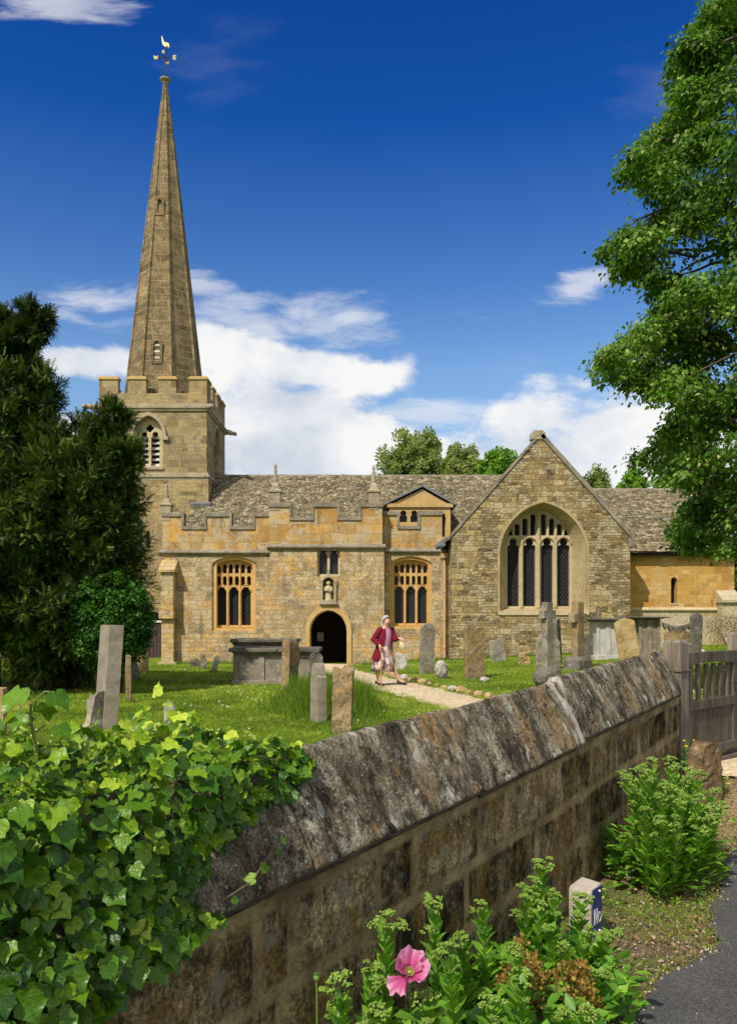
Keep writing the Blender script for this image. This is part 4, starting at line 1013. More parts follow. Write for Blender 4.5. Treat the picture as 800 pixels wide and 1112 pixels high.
def m_wall():
    m, nt = new_mat('wall_blocks'); g = G(nt); P = g.pos(); mo = g.attr('mortar'); bt_ = g.attr('tone'); ac = g.attr('sc', 1)
    a = g.noise(P, 5, 6, .66); f = g.noise(P, 60, 6, .8); f3 = g.noise(P, 22, 5, .8); st = g.noise(g.vmath('MULTIPLY', P, (1, 1, .40)), 16, 6, .75)
    t = g.math('ADD', g.math('MULTIPLY_ADD', g.math('SUBTRACT', f3, .5), .35, g.math('MULTIPLY', a, .82)), g.math('MULTIPLY', bt_, .16))
    col = g.ramp(t, [(.34, (.022, .017, .009)), (.43, (.085, .063, .030)), (.51, (.22, .16, .075)), (.61, (.38, .285, .14)), (.76, (.54, .43, .25))])
    col = g.mix(.7, col, g.mix(1, col, g.ramp(st, [(.36, .16), (.5, 1), (.66, 1.8)]), 'MULTIPLY'))
    col = g.mix(.7, col, g.mix(1, col, g.ramp(f, [(.41, .22), (.5, 1), (.59, 2.1)]), 'MULTIPLY'))
    och = g.math('MULTIPLY', g.band(g.noise(g.vmath('ADD', P, (3, 8, 2)), 5.5, 5, .68), .50, .60), .75)
    col = g.mix(och, col, g.ramp(f, [(.4, (.13, .075, .018)), (.6, (.42, .26, .07))]))
    gr = g.math('MULTIPLY', g.band(g.noise(g.vmath('ADD', P, (13, 1, 6)), 6, 5, .7), .57, .64), .6)
    col = g.mix(gr, col, (.34, .31, .24, 1))
    mt = g.ramp(g.math('ADD', g.math('MULTIPLY', a, .6), g.math('MULTIPLY', f, .4)), [(.36, (.23, .165, .070)), (.5, (.48, .355, .165)), (.64, (.68, .53, .28))])
    dm = g.band(g.noise(P, 3.6, 5, .65), .46, .58)
    mt = g.mix(g.math('MULTIPLY', dm, .5), mt, (.085, .068, .043, 1))
    mo = g.math('MULTIPLY', mo, g.band(g.noise(g.vmath('ADD', P, (2, 2, 8)), 7, 4, .7), .27, .37))
    col = g.mix(g.math('MULTIPLY', mo, .92), col, mt)
    h = g.math('ADD', g.math('MULTIPLY', st, .8), g.math('MULTIPLY_ADD', f3, .6, g.math('MULTIPLY', f, .5)))
    g.out(col, .93, g.bump(h, .035), .15); return m
M['coping'] = m_coping(); M['wallb'] = m_wall()
wallo = tag(empty('boundary_wall', tuple(wpt(0, 0, -1.3))), 'weathered stone boundary wall with a steep lichened coping beside the road', 'wall')
def add_vec(o, name, arr):
    at = o.data.attributes.new(name, 'FLOAT_VECTOR', 'POINT'); at.data.foreach_set('vector', np.asarray(arr, np.float32).ravel())
# coping stones; profile from the outer lower edge over the ridge to the yard side
prof = []
for t in np.linspace(0, 1, 26): prof.append((.212 + (.035 - .212) * t + .012 * math.sin(PI * t), -.355 + (.335) * t))
for t in np.linspace(0, PI, 7)[1:-1]: prof.append((.035 * math.cos(t), -.02 + .022 * math.sin(t)))
for t in np.linspace(0, 1, 10): prof.append((-.035 - .18 * t, -.02 - .335 * t))
prof.append((-.20, -.385)); prof.append((-.1, -.385)); prof.append((.10, -.385)); prof.append((.195, -.385)); prof = np.array(prof); NP = len(prof)
arc = np.concatenate([[0], np.cumsum(np.linalg.norm(np.diff(prof, axis=0), axis=1))])
joints = [0, 2.60, 4.05, 5.35, 6.5, 7.7, 8.9, 10, 11]
for k in range(len(joints) - 1):
    s0, s1 = joints[k] + (.0 if k == 0 else .002), joints[k + 1] - .002; ns = max(20, int((s1 - s0) / (.012 if k < 6 else .03)))
    sv = np.linspace(s0, s1, ns); Sg, Pg = np.meshgrid(sv, np.arange(NP), indexing='ij')
    n = prof[Pg, 0]; h = prof[Pg, 1]; A = arc[Pg]
    q = np.stack([Sg * 5, A * 3 + 0 * Sg, 0 * Sg], -1); dd = .040 * fbm(q * .7, 4, 11) + .018 * fbm(q * 4, 3, 12)
    low = np.exp(-A / .06); dd = dd + low * .055 * fbm(np.stack([Sg * 7, 0 * Sg, 0 * Sg + 9], -1), 4, 13)
    end = np.minimum(Sg - s0, s1 - Sg); dd = dd - .006 * np.exp(-end / .008)
    dd = dd + .010 * fbm(np.stack([Sg * 38, A * 22 + 0 * Sg, 0 * Sg], -1), 3, 14)
    lift = [.010, -.012, 0, .003, .001, .004, 0, .005, 0][k]
    nn = np.where(n > 0, 1, -1) * .85 * np.minimum(1, abs(n) / .05); hh = .5
    n2 = n + dd * nn; h2 = h + dd * hh + lift
    V = wpt(Sg, n2, h2)
    mo = np.zeros_like(Sg)
    if k == 1: mo = np.clip((1.35 - (Sg - s0) / .10 + 1.6 * fbm(q * 3.5, 3, 4)) * 3, 0, 1) * np.clip((fbm(q * 2.5, 3, 21) + .16) * 8, 0, 1)
    if k == 0: mo = np.clip((.8 - (s1 - Sg) / .05 + 1.6 * fbm(q * 3.5, 3, 4)) * 3, 0, 1) * np.clip((A - .26) * 9, 0, 1)
    Vf = V.reshape(-1, 3); Q = grid_faces(ns, NP, True)
    # end caps
    c0 = V[0].mean(0); c1 = V[-1].mean(0); Vf = np.vstack([Vf, c0, c1]); iA, iB = len(Vf) - 2, len(Vf) - 1
    capA = [(iA, i, (i + 1) % NP, (i + 1) % NP) for i in range(NP)]
    tri0 = np.array([(iA, (i + 1) % NP, i, i) for i in range(NP)]); tri1 = np.array([(iB, (ns - 1) * NP + i, (ns - 1) * NP + (i + 1) % NP, (ns - 1) * NP + (i + 1) % NP) for i in range(NP)])
    me_o = None
    scv = np.stack([Sg + 0 * A, A + 0 * Sg, 0 * Sg], -1).reshape(-1, 3); scv = np.vstack([scv, [[s0, .3, 0]], [[s1, .3, 0]]])
    Vl = Vf - np.array(parent_origin(wallo)); faces = [tuple(f) for f in Q] + [tuple(f[:3]) for f in tri0] + [tuple(f[:3]) for f in tri1]
    me = bpy.data.meshes.new('coping_stone'); me.from_pydata(Vl.tolist(), [], faces); me.polygons.foreach_set('use_smooth', [True] * len(Q) + [False] * (2 * NP)); me.update()
    bm = bmesh.new(); bm.from_mesh(me); bmesh.ops.recalc_face_normals(bm, faces=bm.faces); bm.to_mesh(me); bm.free()
    o = link('coping_stone', me, M['coping'], wallo); add_vec(o, 'sc', scv)
    at = me.attributes.new('mortar', 'FLOAT', 'POINT'); at.data.foreach_set('value', np.append(mo.ravel(), [0, 0]).astype(np.float32))
# wall face built of big blocks with raised pointing
beds = [.0, .052, .335, .615, .90, 1.2, 1.5]      # depth below the coping
rsw = np.random.RandomState(21); jn = []
fixed = {1: [.45, 1.05, 1.30, 1.85, 2.4, 2.95, 3.22, 3.72, 4.02, 4.62, 4.9, 5.42]}
for c in range(len(beds) - 1):
    if c in fixed: J = [-.1] + fixed[c]; x = 5.6
    else: J = [-.1]; x = J[0] + rsw.uniform(.2, .5)
    while x < 11.6: J.append(x); x += rsw.choice([rsw.uniform(.24, .34), rsw.uniform(.45, .62), rsw.uniform(.62, .85)])
    jn.append(np.array(J))
def face_grid(s0, s1, h0, h1, ds, nsgn=1, name='masonry'):
    sv = np.arange(s0, s1 + ds / 2, ds); hv = np.arange(h0, h1 + ds / 2, ds); Sg, Hg = np.meshgrid(sv, hv, indexing='ij')
    Sw = Sg + .03 * fbm(np.stack([Sg * 3, Hg * 3, 0 * Sg], -1), 2, 31); Hw = Hg + .022 * fbm(np.stack([Sg * 2.2, Hg * 3, 0 * Sg + 5], -1), 3, 32)
    ci = np.clip(np.searchsorted(beds, Hw) - 1, 0, len(beds) - 2); b = np.array(beds)
    dv = np.minimum(Hw - b[ci], b[np.minimum(ci + 1, len(b) - 1)] - Hw); tone = np.zeros_like(Sg); dj = np.full_like(Sg, 9.0)
    for c in range(len(jn)):
        k = ci == c; J = jn[c]; idx = np.clip(np.searchsorted(J, Sw), 1, len(J) - 1)
        dj = np.where(k, np.minimum(Sw - J[idx - 1], J[idx] - Sw), dj)
        tone = np.where(k, _h(idx, np.full_like(idx, c), idx * 0, 5), tone)
    d = np.minimum(dv, dj) + .012 * fbm(np.stack([Sg * 14, Hg * 14, 0 * Sg], -1), 3, 33)
    mo = 1 - ss(.020, .034, d); mo = np.where(ci == 0, 1.0, mo)
    disp = .022 * (1 - mo) * (tone - .2) + .012 * (1 - mo) * fbm(np.stack([Sg * 22, Hg * 22, 0 * Sg], -1), 3, 36) + .022 * fbm(np.stack([Sg * 5, Hg * 5, 0 * Sg], -1), 4, 34) * (1 - .5 * mo) + .004 * mo
    disp = disp + np.where(ci == 0, .012, 0) * ss(.055, .02, Hg)
    n = (.168 + disp) * nsgn
    V = wpt(Sg, n, -.36 - Hg).reshape(-1, 3); return V, len(sv), len(hv), mo.ravel(), tone.ravel(), np.stack([Sg, Hg, 0 * Sg], -1).reshape(-1, 3)
V, a, b, mo, tn, sc_ = face_grid(-.0, 7.0, .0, 1.16, .0125); F1 = grid_faces(a, b)[:, ::-1]
o = npmesh('masonry', V, F1[:, ::-1], M['wallb'], wallo, {'mortar': mo, 'tone': tn}, True)
V, a, b, mo, tn, sc_ = face_grid(7.0, 11, .0, 1.16, .03); npmesh('masonry', V, grid_faces(a, b), M['wallb'], wallo, {'mortar': mo, 'tone': tn}, True)
V, a, b, mo, tn, sc_ = face_grid(0, 11, .0, 1.0, .05, -1); npmesh('masonry', V, grid_faces(a, b)[:, ::-1], M['wallb'], wallo, {'mortar': mo, 'tone': tn}, True)
# the end of the wall beside the gate
hv = np.linspace(0, 1.5, 60); nv = np.linspace(-.165, .172, 18); Ng, Hg = np.meshgrid(nv, hv, indexing='ij')
V = wpt(.0 - .012 * fbm(np.stack([Ng * 8, Hg * 5, 0 * Ng], -1), 3, 3), Ng, -.36 - Hg).reshape(-1, 3)
npmesh('masonry', V, grid_faces(18, 60)[:, ::-1], M['wallb'], wallo, {'mortar': (np.abs((Hg / .29) % 1 - .5) > .44).astype(float).ravel(), 'tone': np.full(V.shape[0], .4)}, True)

# ================= gate
def m_oldwood(name, cols, sc=1.0):
    m, nt = new_mat(name); g = G(nt); P = g.obj(); r_ = g.n('ShaderNodeObjectInfo').outputs['Random']
    q = g.vmath('MULTIPLY', g.vmath('ADD', P, g.vmath('SCALE', (9, 7, 5), r_)), (1, 1, .06)); a = g.noise(q, 42 * sc, 6, .7); b = g.noise(P, 3, 4, .6)
    c = g.noise(g.vmath('MULTIPLY', P, (1, 1, .02)), 9, 1)
    col = g.ramp(g.math('ADD', g.math('MULTIPLY', a, .7), g.math('MULTIPLY', c, .3)), [(.3, cols[0]), (.5, cols[1]), (.68, cols[2])])
    col = g.mix(.6, col, g.mix(1, col, g.ramp(b, [(.3, .6), (.7, 1.35)]), 'MULTIPLY'))
    col = g.mix(g.math('MULTIPLY', g.band(g.noise(g.vmath('ADD', P, (3, 3, 3)), 9, 5, .7), .60, .68), .4), col, (.14, .15, .06, 1))
    g.out(col, .85, g.bump(a, .004), .2); return m
M['gatewood'] = m_oldwood('silvered_oak', [(.035, .027, .019), (.115, .092, .066), (.215, .18, .135)])
M['stonepost'] = m_oldwood('weathered_oak_post', [(.065, .05, .036), (.19, .155, .115), (.33, .28, .215)])
gd = Vector((.705, .709, 0)); gn = Vector((.709, -.705, 0)); G0 = Vector((2.78, 7.50, .33))
gate_rot = math.atan2(gd.y, gd.x)
post = tag(empty('gate_post', G0, gate_rot), 'square weathered oak gate post butting against the end of the stone wall', 'gate post', 'posts of the churchyard gate')
def build_post(root, w, h):
    m = MB(); m.box(-w, w, -w, w, -.1, h); m.build('post', M['stonepost'], root, bevel=.008, local=False)
    m = MB(); m.rings([[(sx_ * a, sy_ * a, z) for sx_, sy_ in ((-1, -1), (1, -1), (1, 1), (-1, 1))] for z, a in ((h - .26, w + .006), (h - .255, w + .012), (h - .24, w + .012), (h - .235, w + .004))], False, False); m.build('groove', M['gatewood'], root, local=False)
    m = MB(); m.rings([[(sx_ * a, sy_ * a, z) for sx_, sy_ in ((-1, -1), (1, -1), (1, 1), (-1, 1))] for z, a in ((h + .001, w - .002), (h + .03, w * .72), (h + .035, 0.01))]); m.build('post_cap', M['stonepost'], root, local=False)
build_post(post, .086, 1.215)
post2 = tag(empty('gate_post', G0 + gd * 1.46 + Vector((0, 0, .02)), gate_rot), 'far oak gate post on the latch side of the gate', 'gate post', 'posts of the churchyard gate')
build_post(post2, .085, 1.26)
gate = tag(empty('gate', G0 + gd * .12 + Vector((0, 0, .02)), gate_rot), 'silvered oak churchyard gate with slats above solid boards', 'gate')
def gp(name, x0, x1, y0, y1, z0, z1, bev=.005): return MB().box(x0, x1, y0, y1, z0, z1).build(name, M['gatewood'], gate, bevel=bev, local=False)
gw = 1.22
gp('stile', 0, .085, -.03, .03, .10, 1.09); gp('stile', gw - .085, gw, -.03, .03, .10, 1.09)
m = MB(); n = 14; V = []
top = []; bot = []
for k in range(n + 1):
    x = -.01 + (gw + .02) * k / n; top.append((x, 1.105)); bot.append((x, .97 + .035 * math.sin(PI * k / n)))
m.plate(bot + top[::-1], [], -.036, .036); m.build('top_rail', M['gatewood'], gate, bevel=.004, local=False)
gp('middle_rail', .02, gw - .02, -.034, .034, .56, .655); gp('bottom_rail', .02, gw - .02, -.034, .034, .12, .20)
for k in range(6): x = .15 + k * .175; gp('slat', x, x + .062, -.014, .014, .655, .99, .003)
for k in range(9):
    x = .086 + k * .117; gp('board', x, x + .112, -.012, .012, .10, .565, .003)
MB().tube([(gw - .12, -.05, .78), (gw - .03, -.05, .78)], .012, 6).build('latch', M['iron'], gate, local=False)
tag(MB().box(-.12, 1.62, -.06, .08, -.14, .085).build('gate_sill', M['gatewood'], None, Matrix.Translation(G0) @ Matrix.Rotation(gate_rot, 4, 'Z'), bevel=.01), 'dark timber sill board beneath the churchyard gate', 'sill board')
# wall carrying on beyond the gate (mostly outside the photo)
far = MB(); c = G0 + gd * 2.9 + Vector((0, 0, .35)); far.obox(c, gd * 1.3, gn * -.17, (0, 0, .55)); 
far.rings([[c + gd * e + gn * a + Vector((0, 0, .552 + b)) for a, b in ((-.2, 0), (.2, 0), (.03, .3), (-.03, .3))] for e in (-1.3, 1.3)])
tag(far.build('stone_wall', M['chancel_low']), 'low stone wall continuing past the latch post of the gate', 'wall')

# ================= gravestones and other churchyard things
GS = {}
GS['grey'] = mat_stone('grey_gravestone', [(.14, .12, .095), (.25, .22, .17), (.36, .32, .25)], 1.3, orange=((.36, .22, .08), .5), bumpd=.008)
GS['grey2'] = mat_stone('pale_grey_gravestone', [(.24, .22, .18), (.36, .33, .27), (.46, .42, .34)], 1.3, dark=((.09, .08, .06), .35), bumpd=.006)
GS['brown'] = mat_stone('brown_gravestone', [(.15, .11, .06), (.27, .19, .10), (.38, .28, .15)], 1.3, orange=((.42, .25, .07), .6), bumpd=.01)
GS['tan'] = mat_stone('ribbed_gravestone', [(.20, .17, .125), (.27, .235, .175), (.33, .29, .22)], 1.0, lichen=((.45, .42, .33), .15), dark=((.12, .10, .07), .3), bumpd=.006, streakdir=(1, 1, 3.5))
GS['ochre'] = mat_stone('ochre_gravestone', [(.26, .18, .08), (.40, .29, .13), (.50, .38, .20)], 1.4, orange=((.46, .30, .06), .5), dark=((.10, .08, .05), .4), bumpd=.01)
GS['dark'] = mat_stone('dark_lichened_stone', [(.06, .055, .045), (.13, .115, .09), (.22, .20, .16)], 1.5, bumpd=.012)
GS['pale'] = mat_stone('pale_tomb_stone', [(.34, .33, .30), (.46, .45, .41), (.54, .52, .47)], 1.2, lichen=((.6, .58, .52), .3), dark=((.14, .12, .09), .4), bumpd=.008)
GS['white'] = mat_stone('whitened_stone', [(.22, .18, .13), (.46, .42, .36), (.66, .63, .57)], 3.0, lichen=((.72, .70, .65), .8), dark=((.09, .06, .04), .6), bumpd=.012)

def slab(w, t, h, top='flat', rough=.008, seed=0, taper=0, shoulder=.2):
    """headstone in local space: width along x, thickness along y, foot at z = -.25"""
    zs = list(np.linspace(-.25, h, 26)); rows = []
    def half(z):
        u = (h - z); b = w / 2 * (1 - taper * max(0, 1 - z / h))
        if top == 'round' and u < w / 2: return b * math.sqrt(max(0.0, 1 - ((w / 2 - u) / (w / 2)) ** 2)) + .001
        if top == 'low' and u < w * .22: return b * (1 - .9 * (1 - u / (w * .22)) ** 2)
        if top == 'point' and u < w * .55: return b * (.12 + .88 * (u / (w * .55)))
        if top == 'shoulder' and u < shoulder: return b * (.72 * math.sqrt(max(0, 1 - ((shoulder - u) / shoulder) ** 2)) + .02)
        return b
    if top in ('round', 'low', 'point', 'shoulder'):
        k = {'round': w / 2, 'low': w * .22, 'point': w * .55, 'shoulder': shoulder}[top]
        zs = [z for z in zs if z < h - k] + list(h - k + k * np.sin(np.linspace(0, PI / 2, 12)))
    NR = 7; R = []
    for z in zs:
        b = half(z); pr = []
        for k in range(NR): pr.append((-b + 2 * b * k / (NR - 1), -t / 2))
        pr += [(b, -t / 6), (b, t / 6)]
        for k in range(NR): pr.append((b - 2 * b * k / (NR - 1), t / 2))
        pr += [(-b, t / 6), (-b, -t / 6)]
        R.append([(x * (1 - .04 * (abs(y) >= t / 2.01) * (abs(x) > b * .98)), y, z) for x, y in pr])
    A = np.array(R); d = fbm(A * 7 + seed * 5.1, 4, seed) * rough * 3 + fbm(A * 22 + seed, 3, seed + 9) * rough
    sg = np.sign(A[..., 1:2]); A[..., 1] += d * np.sign(A[..., 1]); A[..., 0] += d * np.sign(A[..., 0]) * .6; 
    if top in ('flat', 'rough'): A[-1, :, 2] += d[-1] * (2.5 if top == 'flat' else 8)
    return MB().rings([[tuple(p) for p in r] for r in A], smooth=False)
def gstone(name, mb, X, Y, rot=0, lean=(0, 0), mat='grey', label='', cat='gravestone', group='gravestones in the churchyard', z=None):
    o = mb.build(name, GS[mat], None, local=False); o.location = (X, Y, gz(X, Y) if z is None else z)
    o.rotation_euler = (math.radians(lean[1]), math.radians(lean[0]), math.radians(rot)); return tag(o, label, cat, group)
def G_(px, py): X, Y, z = ghit(px, py); return X, Y
def stone_px(px0, px1, ytop, ybase, top, mat, label, rot=0, lean=(0, 0), t=.12, rough=.008, seed=0, wf=None, taper=0, name='gravestone', cat='gravestone'):
    pc_ = (px0 + px1) / 2; X, Y = G_(pc_, ybase); k = Y / F; w = (px1 - px0) * k if wf is None else wf
    return gstone(name, slab(w, t, (ybase - ytop) * k, top, rough, seed, taper), X, Y, rot, lean, mat, label, cat)
# tall squared pillar stone in the left foreground, edge towards us
gstone('gravestone', slab(.155, .62, 1.36, 'flat', .004, 3), -2.98, 9.35, 27, (3.5, 0), 'tan', 'tallest plain headstone, seen edge on and leaning right above the ivy')
stone_px(86, 108, 757, 815, 'rough', 'grey', 'pale leaning stub half hidden behind the tall edge-on headstone', 60, (14, 0), .1, .02, 4)
stone_px(136.5, 142.5, 712, 763, 'flat', 'brown', 'slim brown stake-like stone at the edge of the yew shade', 10, (0, 0), .1, .01, 5)
stone_px(143, 153, 711, 739, 'shoulder', 'grey', 'small grey leaning stone just behind the slim brown stone', 30, (-14, 0), .09, .012, 6)
stone_px(147, 160, 696, 730, 'low', 'ochre', 'orange-brown headstone against the round green bush', -20, (0, 0), .12, .012, 7, wf=.45)
stone_px(177.5, 188, 762, 787, 'round', 'white', 'stubby white-crusted stone alone on the left lawn', 20, (3, 0), .12, .02, 8)
stone_px(-12, 6, 747, 800, 'flat', 'ochre', 'ochre-topped headstone cut off by the left edge of the photo', 0, (0, 0), .12, .01, 9)
stone_px(207, 221, 716, 724, 'flat', 'dark', 'low flat dark stone at the foot of the aisle wall', 0, (0, 0), .2, .02, 10)
stone_px(219, 225, 712, 727, 'rough', 'grey', 'short upright stub between two low stones under the aisle window', 20, (-6, 0), .12, .02, 11)
stone_px(229, 235, 711, 730, 'round', 'grey2', 'short pale leaning stone right of the stub under the aisle window', 10, (14, 0), .1, .012, 12)
stone_px(310, 320, 697, 749, 'rough', 'brown', 'thin rough stone standing before the chest tombs', 70, (2, 0), .17, .02, 13, wf=.5)
stone_px(336, 350, 708, 752, 'round', 'dark', 'dark round-topped stone behind the pale shouldered stone', 15, (0, 0), .14, .012, 14)
stone_px(339, 352, 720, 784, 'shoulder', 'tan', 'pale smooth shouldered headstone at the rim of the long grass', -62, (1, 0), .14, .004, 15, wf=.26)
stone_px(360, 382, 727, 797, 'rough', 'brown', 'broad rough-topped stone nearest the wall, right of the shouldered one', -8, (2, 2), .14, .018, 16)
stone_px(428, 441, 711, 727, 'rough', 'white', 'ragged low white stone beside the walking woman', 0, (6, 0), .15, .014, 17)
stone_px(446, 453.5, 680, 717, 'round', 'grey2', 'narrow pale headstone left of the tall rounded one by the path', 0, (1, 0), .1, .006, 18)
stone_px(455, 471, 677, 731, 'round', 'grey', 'tall round-topped grey headstone with orange foot beside the path', 18, (1.5, 0), .14, .006, 19)
stone_px(504, 527, 682, 737, 'flat', 'brown', 'squat square-topped headstone in front of the rubble gable', 22, (-1, 0), .16, .012, 20)
stone_px(533, 550, 695, 719, 'rough', 'grey2', 'small leaning headstone at the foot of the gable wall, left end', 25, (-9, 0), .1, .014, 21)
stone_px(559, 570, 681, 713, 'round', 'grey', 'slate-grey headstone leaning on the gable wall under the big window', 0, (5, -6), .08, .008, 22)
stone_px(563, 575, 705, 722, 'rough', 'ochre', 'broken brown stub in the grass below the big window', 10, (0, 0), .12, .045, 23)
stone_px(581, 608, 688, 727, 'round', 'grey', 'broad lichened round headstone behind the nearer cross', 5, (0, 0), .14, .016, 24)
stone_px(601, 611, 672, 722, 'round', 'dark', 'dark curved headstone edge right of the nearer cross', 55, (-6, 0), .12, .01, 25)
stone_px(633, 646, 688, 716, 'round', 'dark', 'small dark round headstone between the far cross and the pale tomb', 0, (2, 0), .1, .01, 26)
stone_px(674, 696, 671, 722, 'low', 'ochre', 'yellow headstone leaning left in front of the tombs', -14, (-9, 0), .2, .014, 27)
stone_px(748, 761, 666, 717, 'round', 'dark', 'tall dark round-topped headstone near the golden chancel wall', 12, (2, 0), .13, .01, 28)
stone_px(792, 801, 694, 718, 'round', 'brown', 'brown headstone at the right edge behind the gate', 0, (0, 0), .12, .01, 29)
# the broad stone with a carved dark cresting
X, Y = G_(735, 724); k = Y / F
cr = tag(empty('gravestone', (X, Y, gz(X, Y))), 'broad brown headstone topped by a dark carved cresting, behind the gate post', 'gravestone', 'gravestones in the churchyard')
slab(27 * k, .14, (724 - 683) * k, 'low', .012, 30).build('slab', GS['brown'], cr, local=False)
m = MB(); w = 27 * k / 2; hz = (724 - 684) * k
up = [(-w - .06 + (2 * w + .12) * i / 12, hz + .19 - .10 * math.sin(PI * i / 12)) for i in range(13)]; lo = [(p[0], p[1] - (.16 if i % 2 else .05)) for i, p in enumerate(up)]
m.plate(lo + up[::-1], [], -.08, .06); m.build('cresting', GS['dark'], cr, local=False)
# rocks and fallen bits
def rock(w, d, h, seed, r=.18):
    m = MB().ball((0, 0, 0), 1, 16, 10); A = np.array(m.v); A = A * (1 + r * 2.2 * fbm(A * 1.6 + seed * 3.3, 4, seed)[:, None]); A *= (w / 2, d / 2, h / 2); A[:, 2] += h * .38
    m.v = [tuple(p) for p in A]; m.sm = [False] * len(m.f); return m
def rock_px(px0, px1, y0, y1, mat, label, seed, cat='stone', name='stone', grp='loose stones on the grass', r=.2):
    X, Y = G_((px0 + px1) / 2, y1); k = Y / F; return gstone(name, rock((px1 - px0) * k, (px1 - px0) * k * .9, (y1 - y0) * k * 1.15, seed, r), X, Y, seed * 37, (0, 0), mat, label, cat, grp)
rock_px(471, 487, 718, 737, 'white', 'white-topped lump of stone right of the tall rounded headstone', 1)
rock_px(520, 532, 735, 741, 'white', 'small flat white stone at the foot of the square headstone', 2)
rock_px(758, 766, 705, 712, 'white', 'small white lump in the grass under the dark headstone', 3)
rock_px(632, 636, 717, 723, 'white', 'tiny white lump at the foot of the far cross', 4)
# path edging stones
rs = np.random.RandomState(4)
def eblk(t, mat, sz, seed, label, grp, cat='edging stone'):
    p = path_at(np.array([t]))[0]; p2_ = path_at(np.array([t + .01]))[0]; d = Vector((p2_[0] - p[0], p2_[1] - p[1], 0)).normalized(); n_ = Vector((-d.y, d.x, 0))
    X = p[0] + n_.x * (p[2] + .10); Y = p[1] + n_.y * (p[2] + .10); o = gstone('edging_stone', rock(sz * 1.2, sz * .8, sz * .8, seed, .42), X, Y, rs.uniform(0, 180), (0, 0), mat, label, cat, grp)
ts = np.linspace(.36, .70, 24)
for i, t in enumerate(ts):
    wm = i in (3, 10, 15, 19)
    eblk(t, 'white' if wm else 'ochre', rs.uniform(.12, .22), 40 + i, 'whitish rough stone in the edging of the gravel path' if wm else 'brown rough stone in the edging of the gravel path',
         'white stones edging the gravel path' if wm else 'brown stones edging the gravel path')
# crosses
def cross(px, ytop, ybase, wpx, armpx, yarm, mat, label, rot, blk, lean=(0, 0)):
    X, Y = G_(px, ybase); k = Y / F; h = (ybase - ytop) * k; w = wpx * k / 2; aw_ = armpx * k / 2; za_ = (ybase - yarm) * k; th = w * .85
    r = tag(empty('cross', (X, Y, gz(X, Y)), math.radians(rot)), label, 'cross', 'stone crosses in the churchyard'); r.rotation_euler = (math.radians(lean[1]), math.radians(lean[0]), math.radians(rot))
    o = [(-w * 1.15, .1), (w * 1.15, .1), (w, za_ - w), (w * 1.5, za_ - w * .9), (aw_, za_ - w), (aw_, za_ + w * .9), (w, za_ + w * .9), (w * .95, h), (-w * .95, h), (-w, za_ + w * .9), (-aw_, za_ + w * .9), (-aw_, za_ - w), (-w * 1.5, za_ - w * .9), (-w, za_ - w)]
    MB().plate(o, [], -th, th).build('shaft', GS[mat], r, bevel=.012, local=False)
    b = rock(blk[0] * k, blk[0] * k * .8, blk[1] * k * 1.1, int(px), .16) if blk[2] else MB().rings([[(sx_ * a, sy_ * a, z) for sx_, sy_ in ((-1, -1), (1, -1), (1, 1), (-1, 1))] for z, a in ((-.1, blk[0] * k / 2), (blk[1] * k * .7, blk[0] * k / 2), (blk[1] * k, w * 1.6))])
    b.build('plinth', GS['dark'], r, local=False)
cross(595, 654, 745, 9.5, 19, 667, 'grey', 'nearer pale stone cross rising from a dark rough plinth', 35, (36, 23, 1), (-1, 0))
cross(627, 654, 727, 10.5, 22, 671, 'brown', 'farther brown stone cross on a stepped dark plinth', 38, (22, 14, 0))
# chest tombs
def chest(px0, px1, ytop, ybase, dpt, lidh, ov, mat, lid, label, panels=3, rot=0, yover=None):
    X0_, Y = G_((px0 + px1) / 2, ybase); k = Y / F; w = (px1 - px0) * k / 2; h = (ybase - ytop) * k; lh = lidh * k; o_ = ov * k
    r = tag(empty('chest_tomb', (X0_, Y + dpt / 2, gz(X0_, Y + dpt / 2)), math.radians(rot)), label, 'tomb', 'chest tombs in the churchyard')
    b = MB().box(-w, w, -dpt / 2, dpt / 2, -.2, h - lh).build('chest', GS[mat], r, bevel=.012, local=False)
    for j in range(panels + 1):
        x = -w + 2 * w * j / panels; pw_ = .07; MB().box(max(-w - .02, x - pw_), min(w + .02, x + pw_), -dpt / 2 - .035, -dpt / 2 - .001, 0, h - lh - .02).build('pilaster', GS[mat], b, bevel=.008, local=False)
    MB().box(-w - .08, w + .08, -dpt / 2 - .08, dpt / 2 + .08, -.2, .10).build('plinth', GS[mat], r, bevel=.02, local=False)
    m = MB(); m.rings([[(sx_ * (w + a), sy_ * (dpt / 2 + a), z) for sx_, sy_ in ((-1, -1), (1, -1), (1, 1), (-1, 1))] for z, a in ((h - lh, .02), (h - lh * .62, o_ * .55), (h - lh * .5, o_), (h - lh * .1, o_), (h, o_ - .02))])
    m.build('lid', GS[lid], r, bevel=.01, local=False); return r
chest(256, 340, 703.5, 743, 1.0, 8, 7, 'grey', 'dark', 'nearer grey chest tomb with a broad moulded lid before the porch', 3)
chest(254, 319, 694, 735, .95, 7, 4, 'grey', 'dark', 'chest tomb behind with its lid just showing above the nearer one', 2)
chest(648, 672, 671.5, 716, .9, 4, 8, 'pale', 'dark', 'pale panelled table tomb with a dark overhanging slab', 2)
chest(694, 716, 670, 714, 1.0, 3, 9, 'grey', 'dark', 'dark grey chest tomb with a thin black slab beside the chancel', 2)
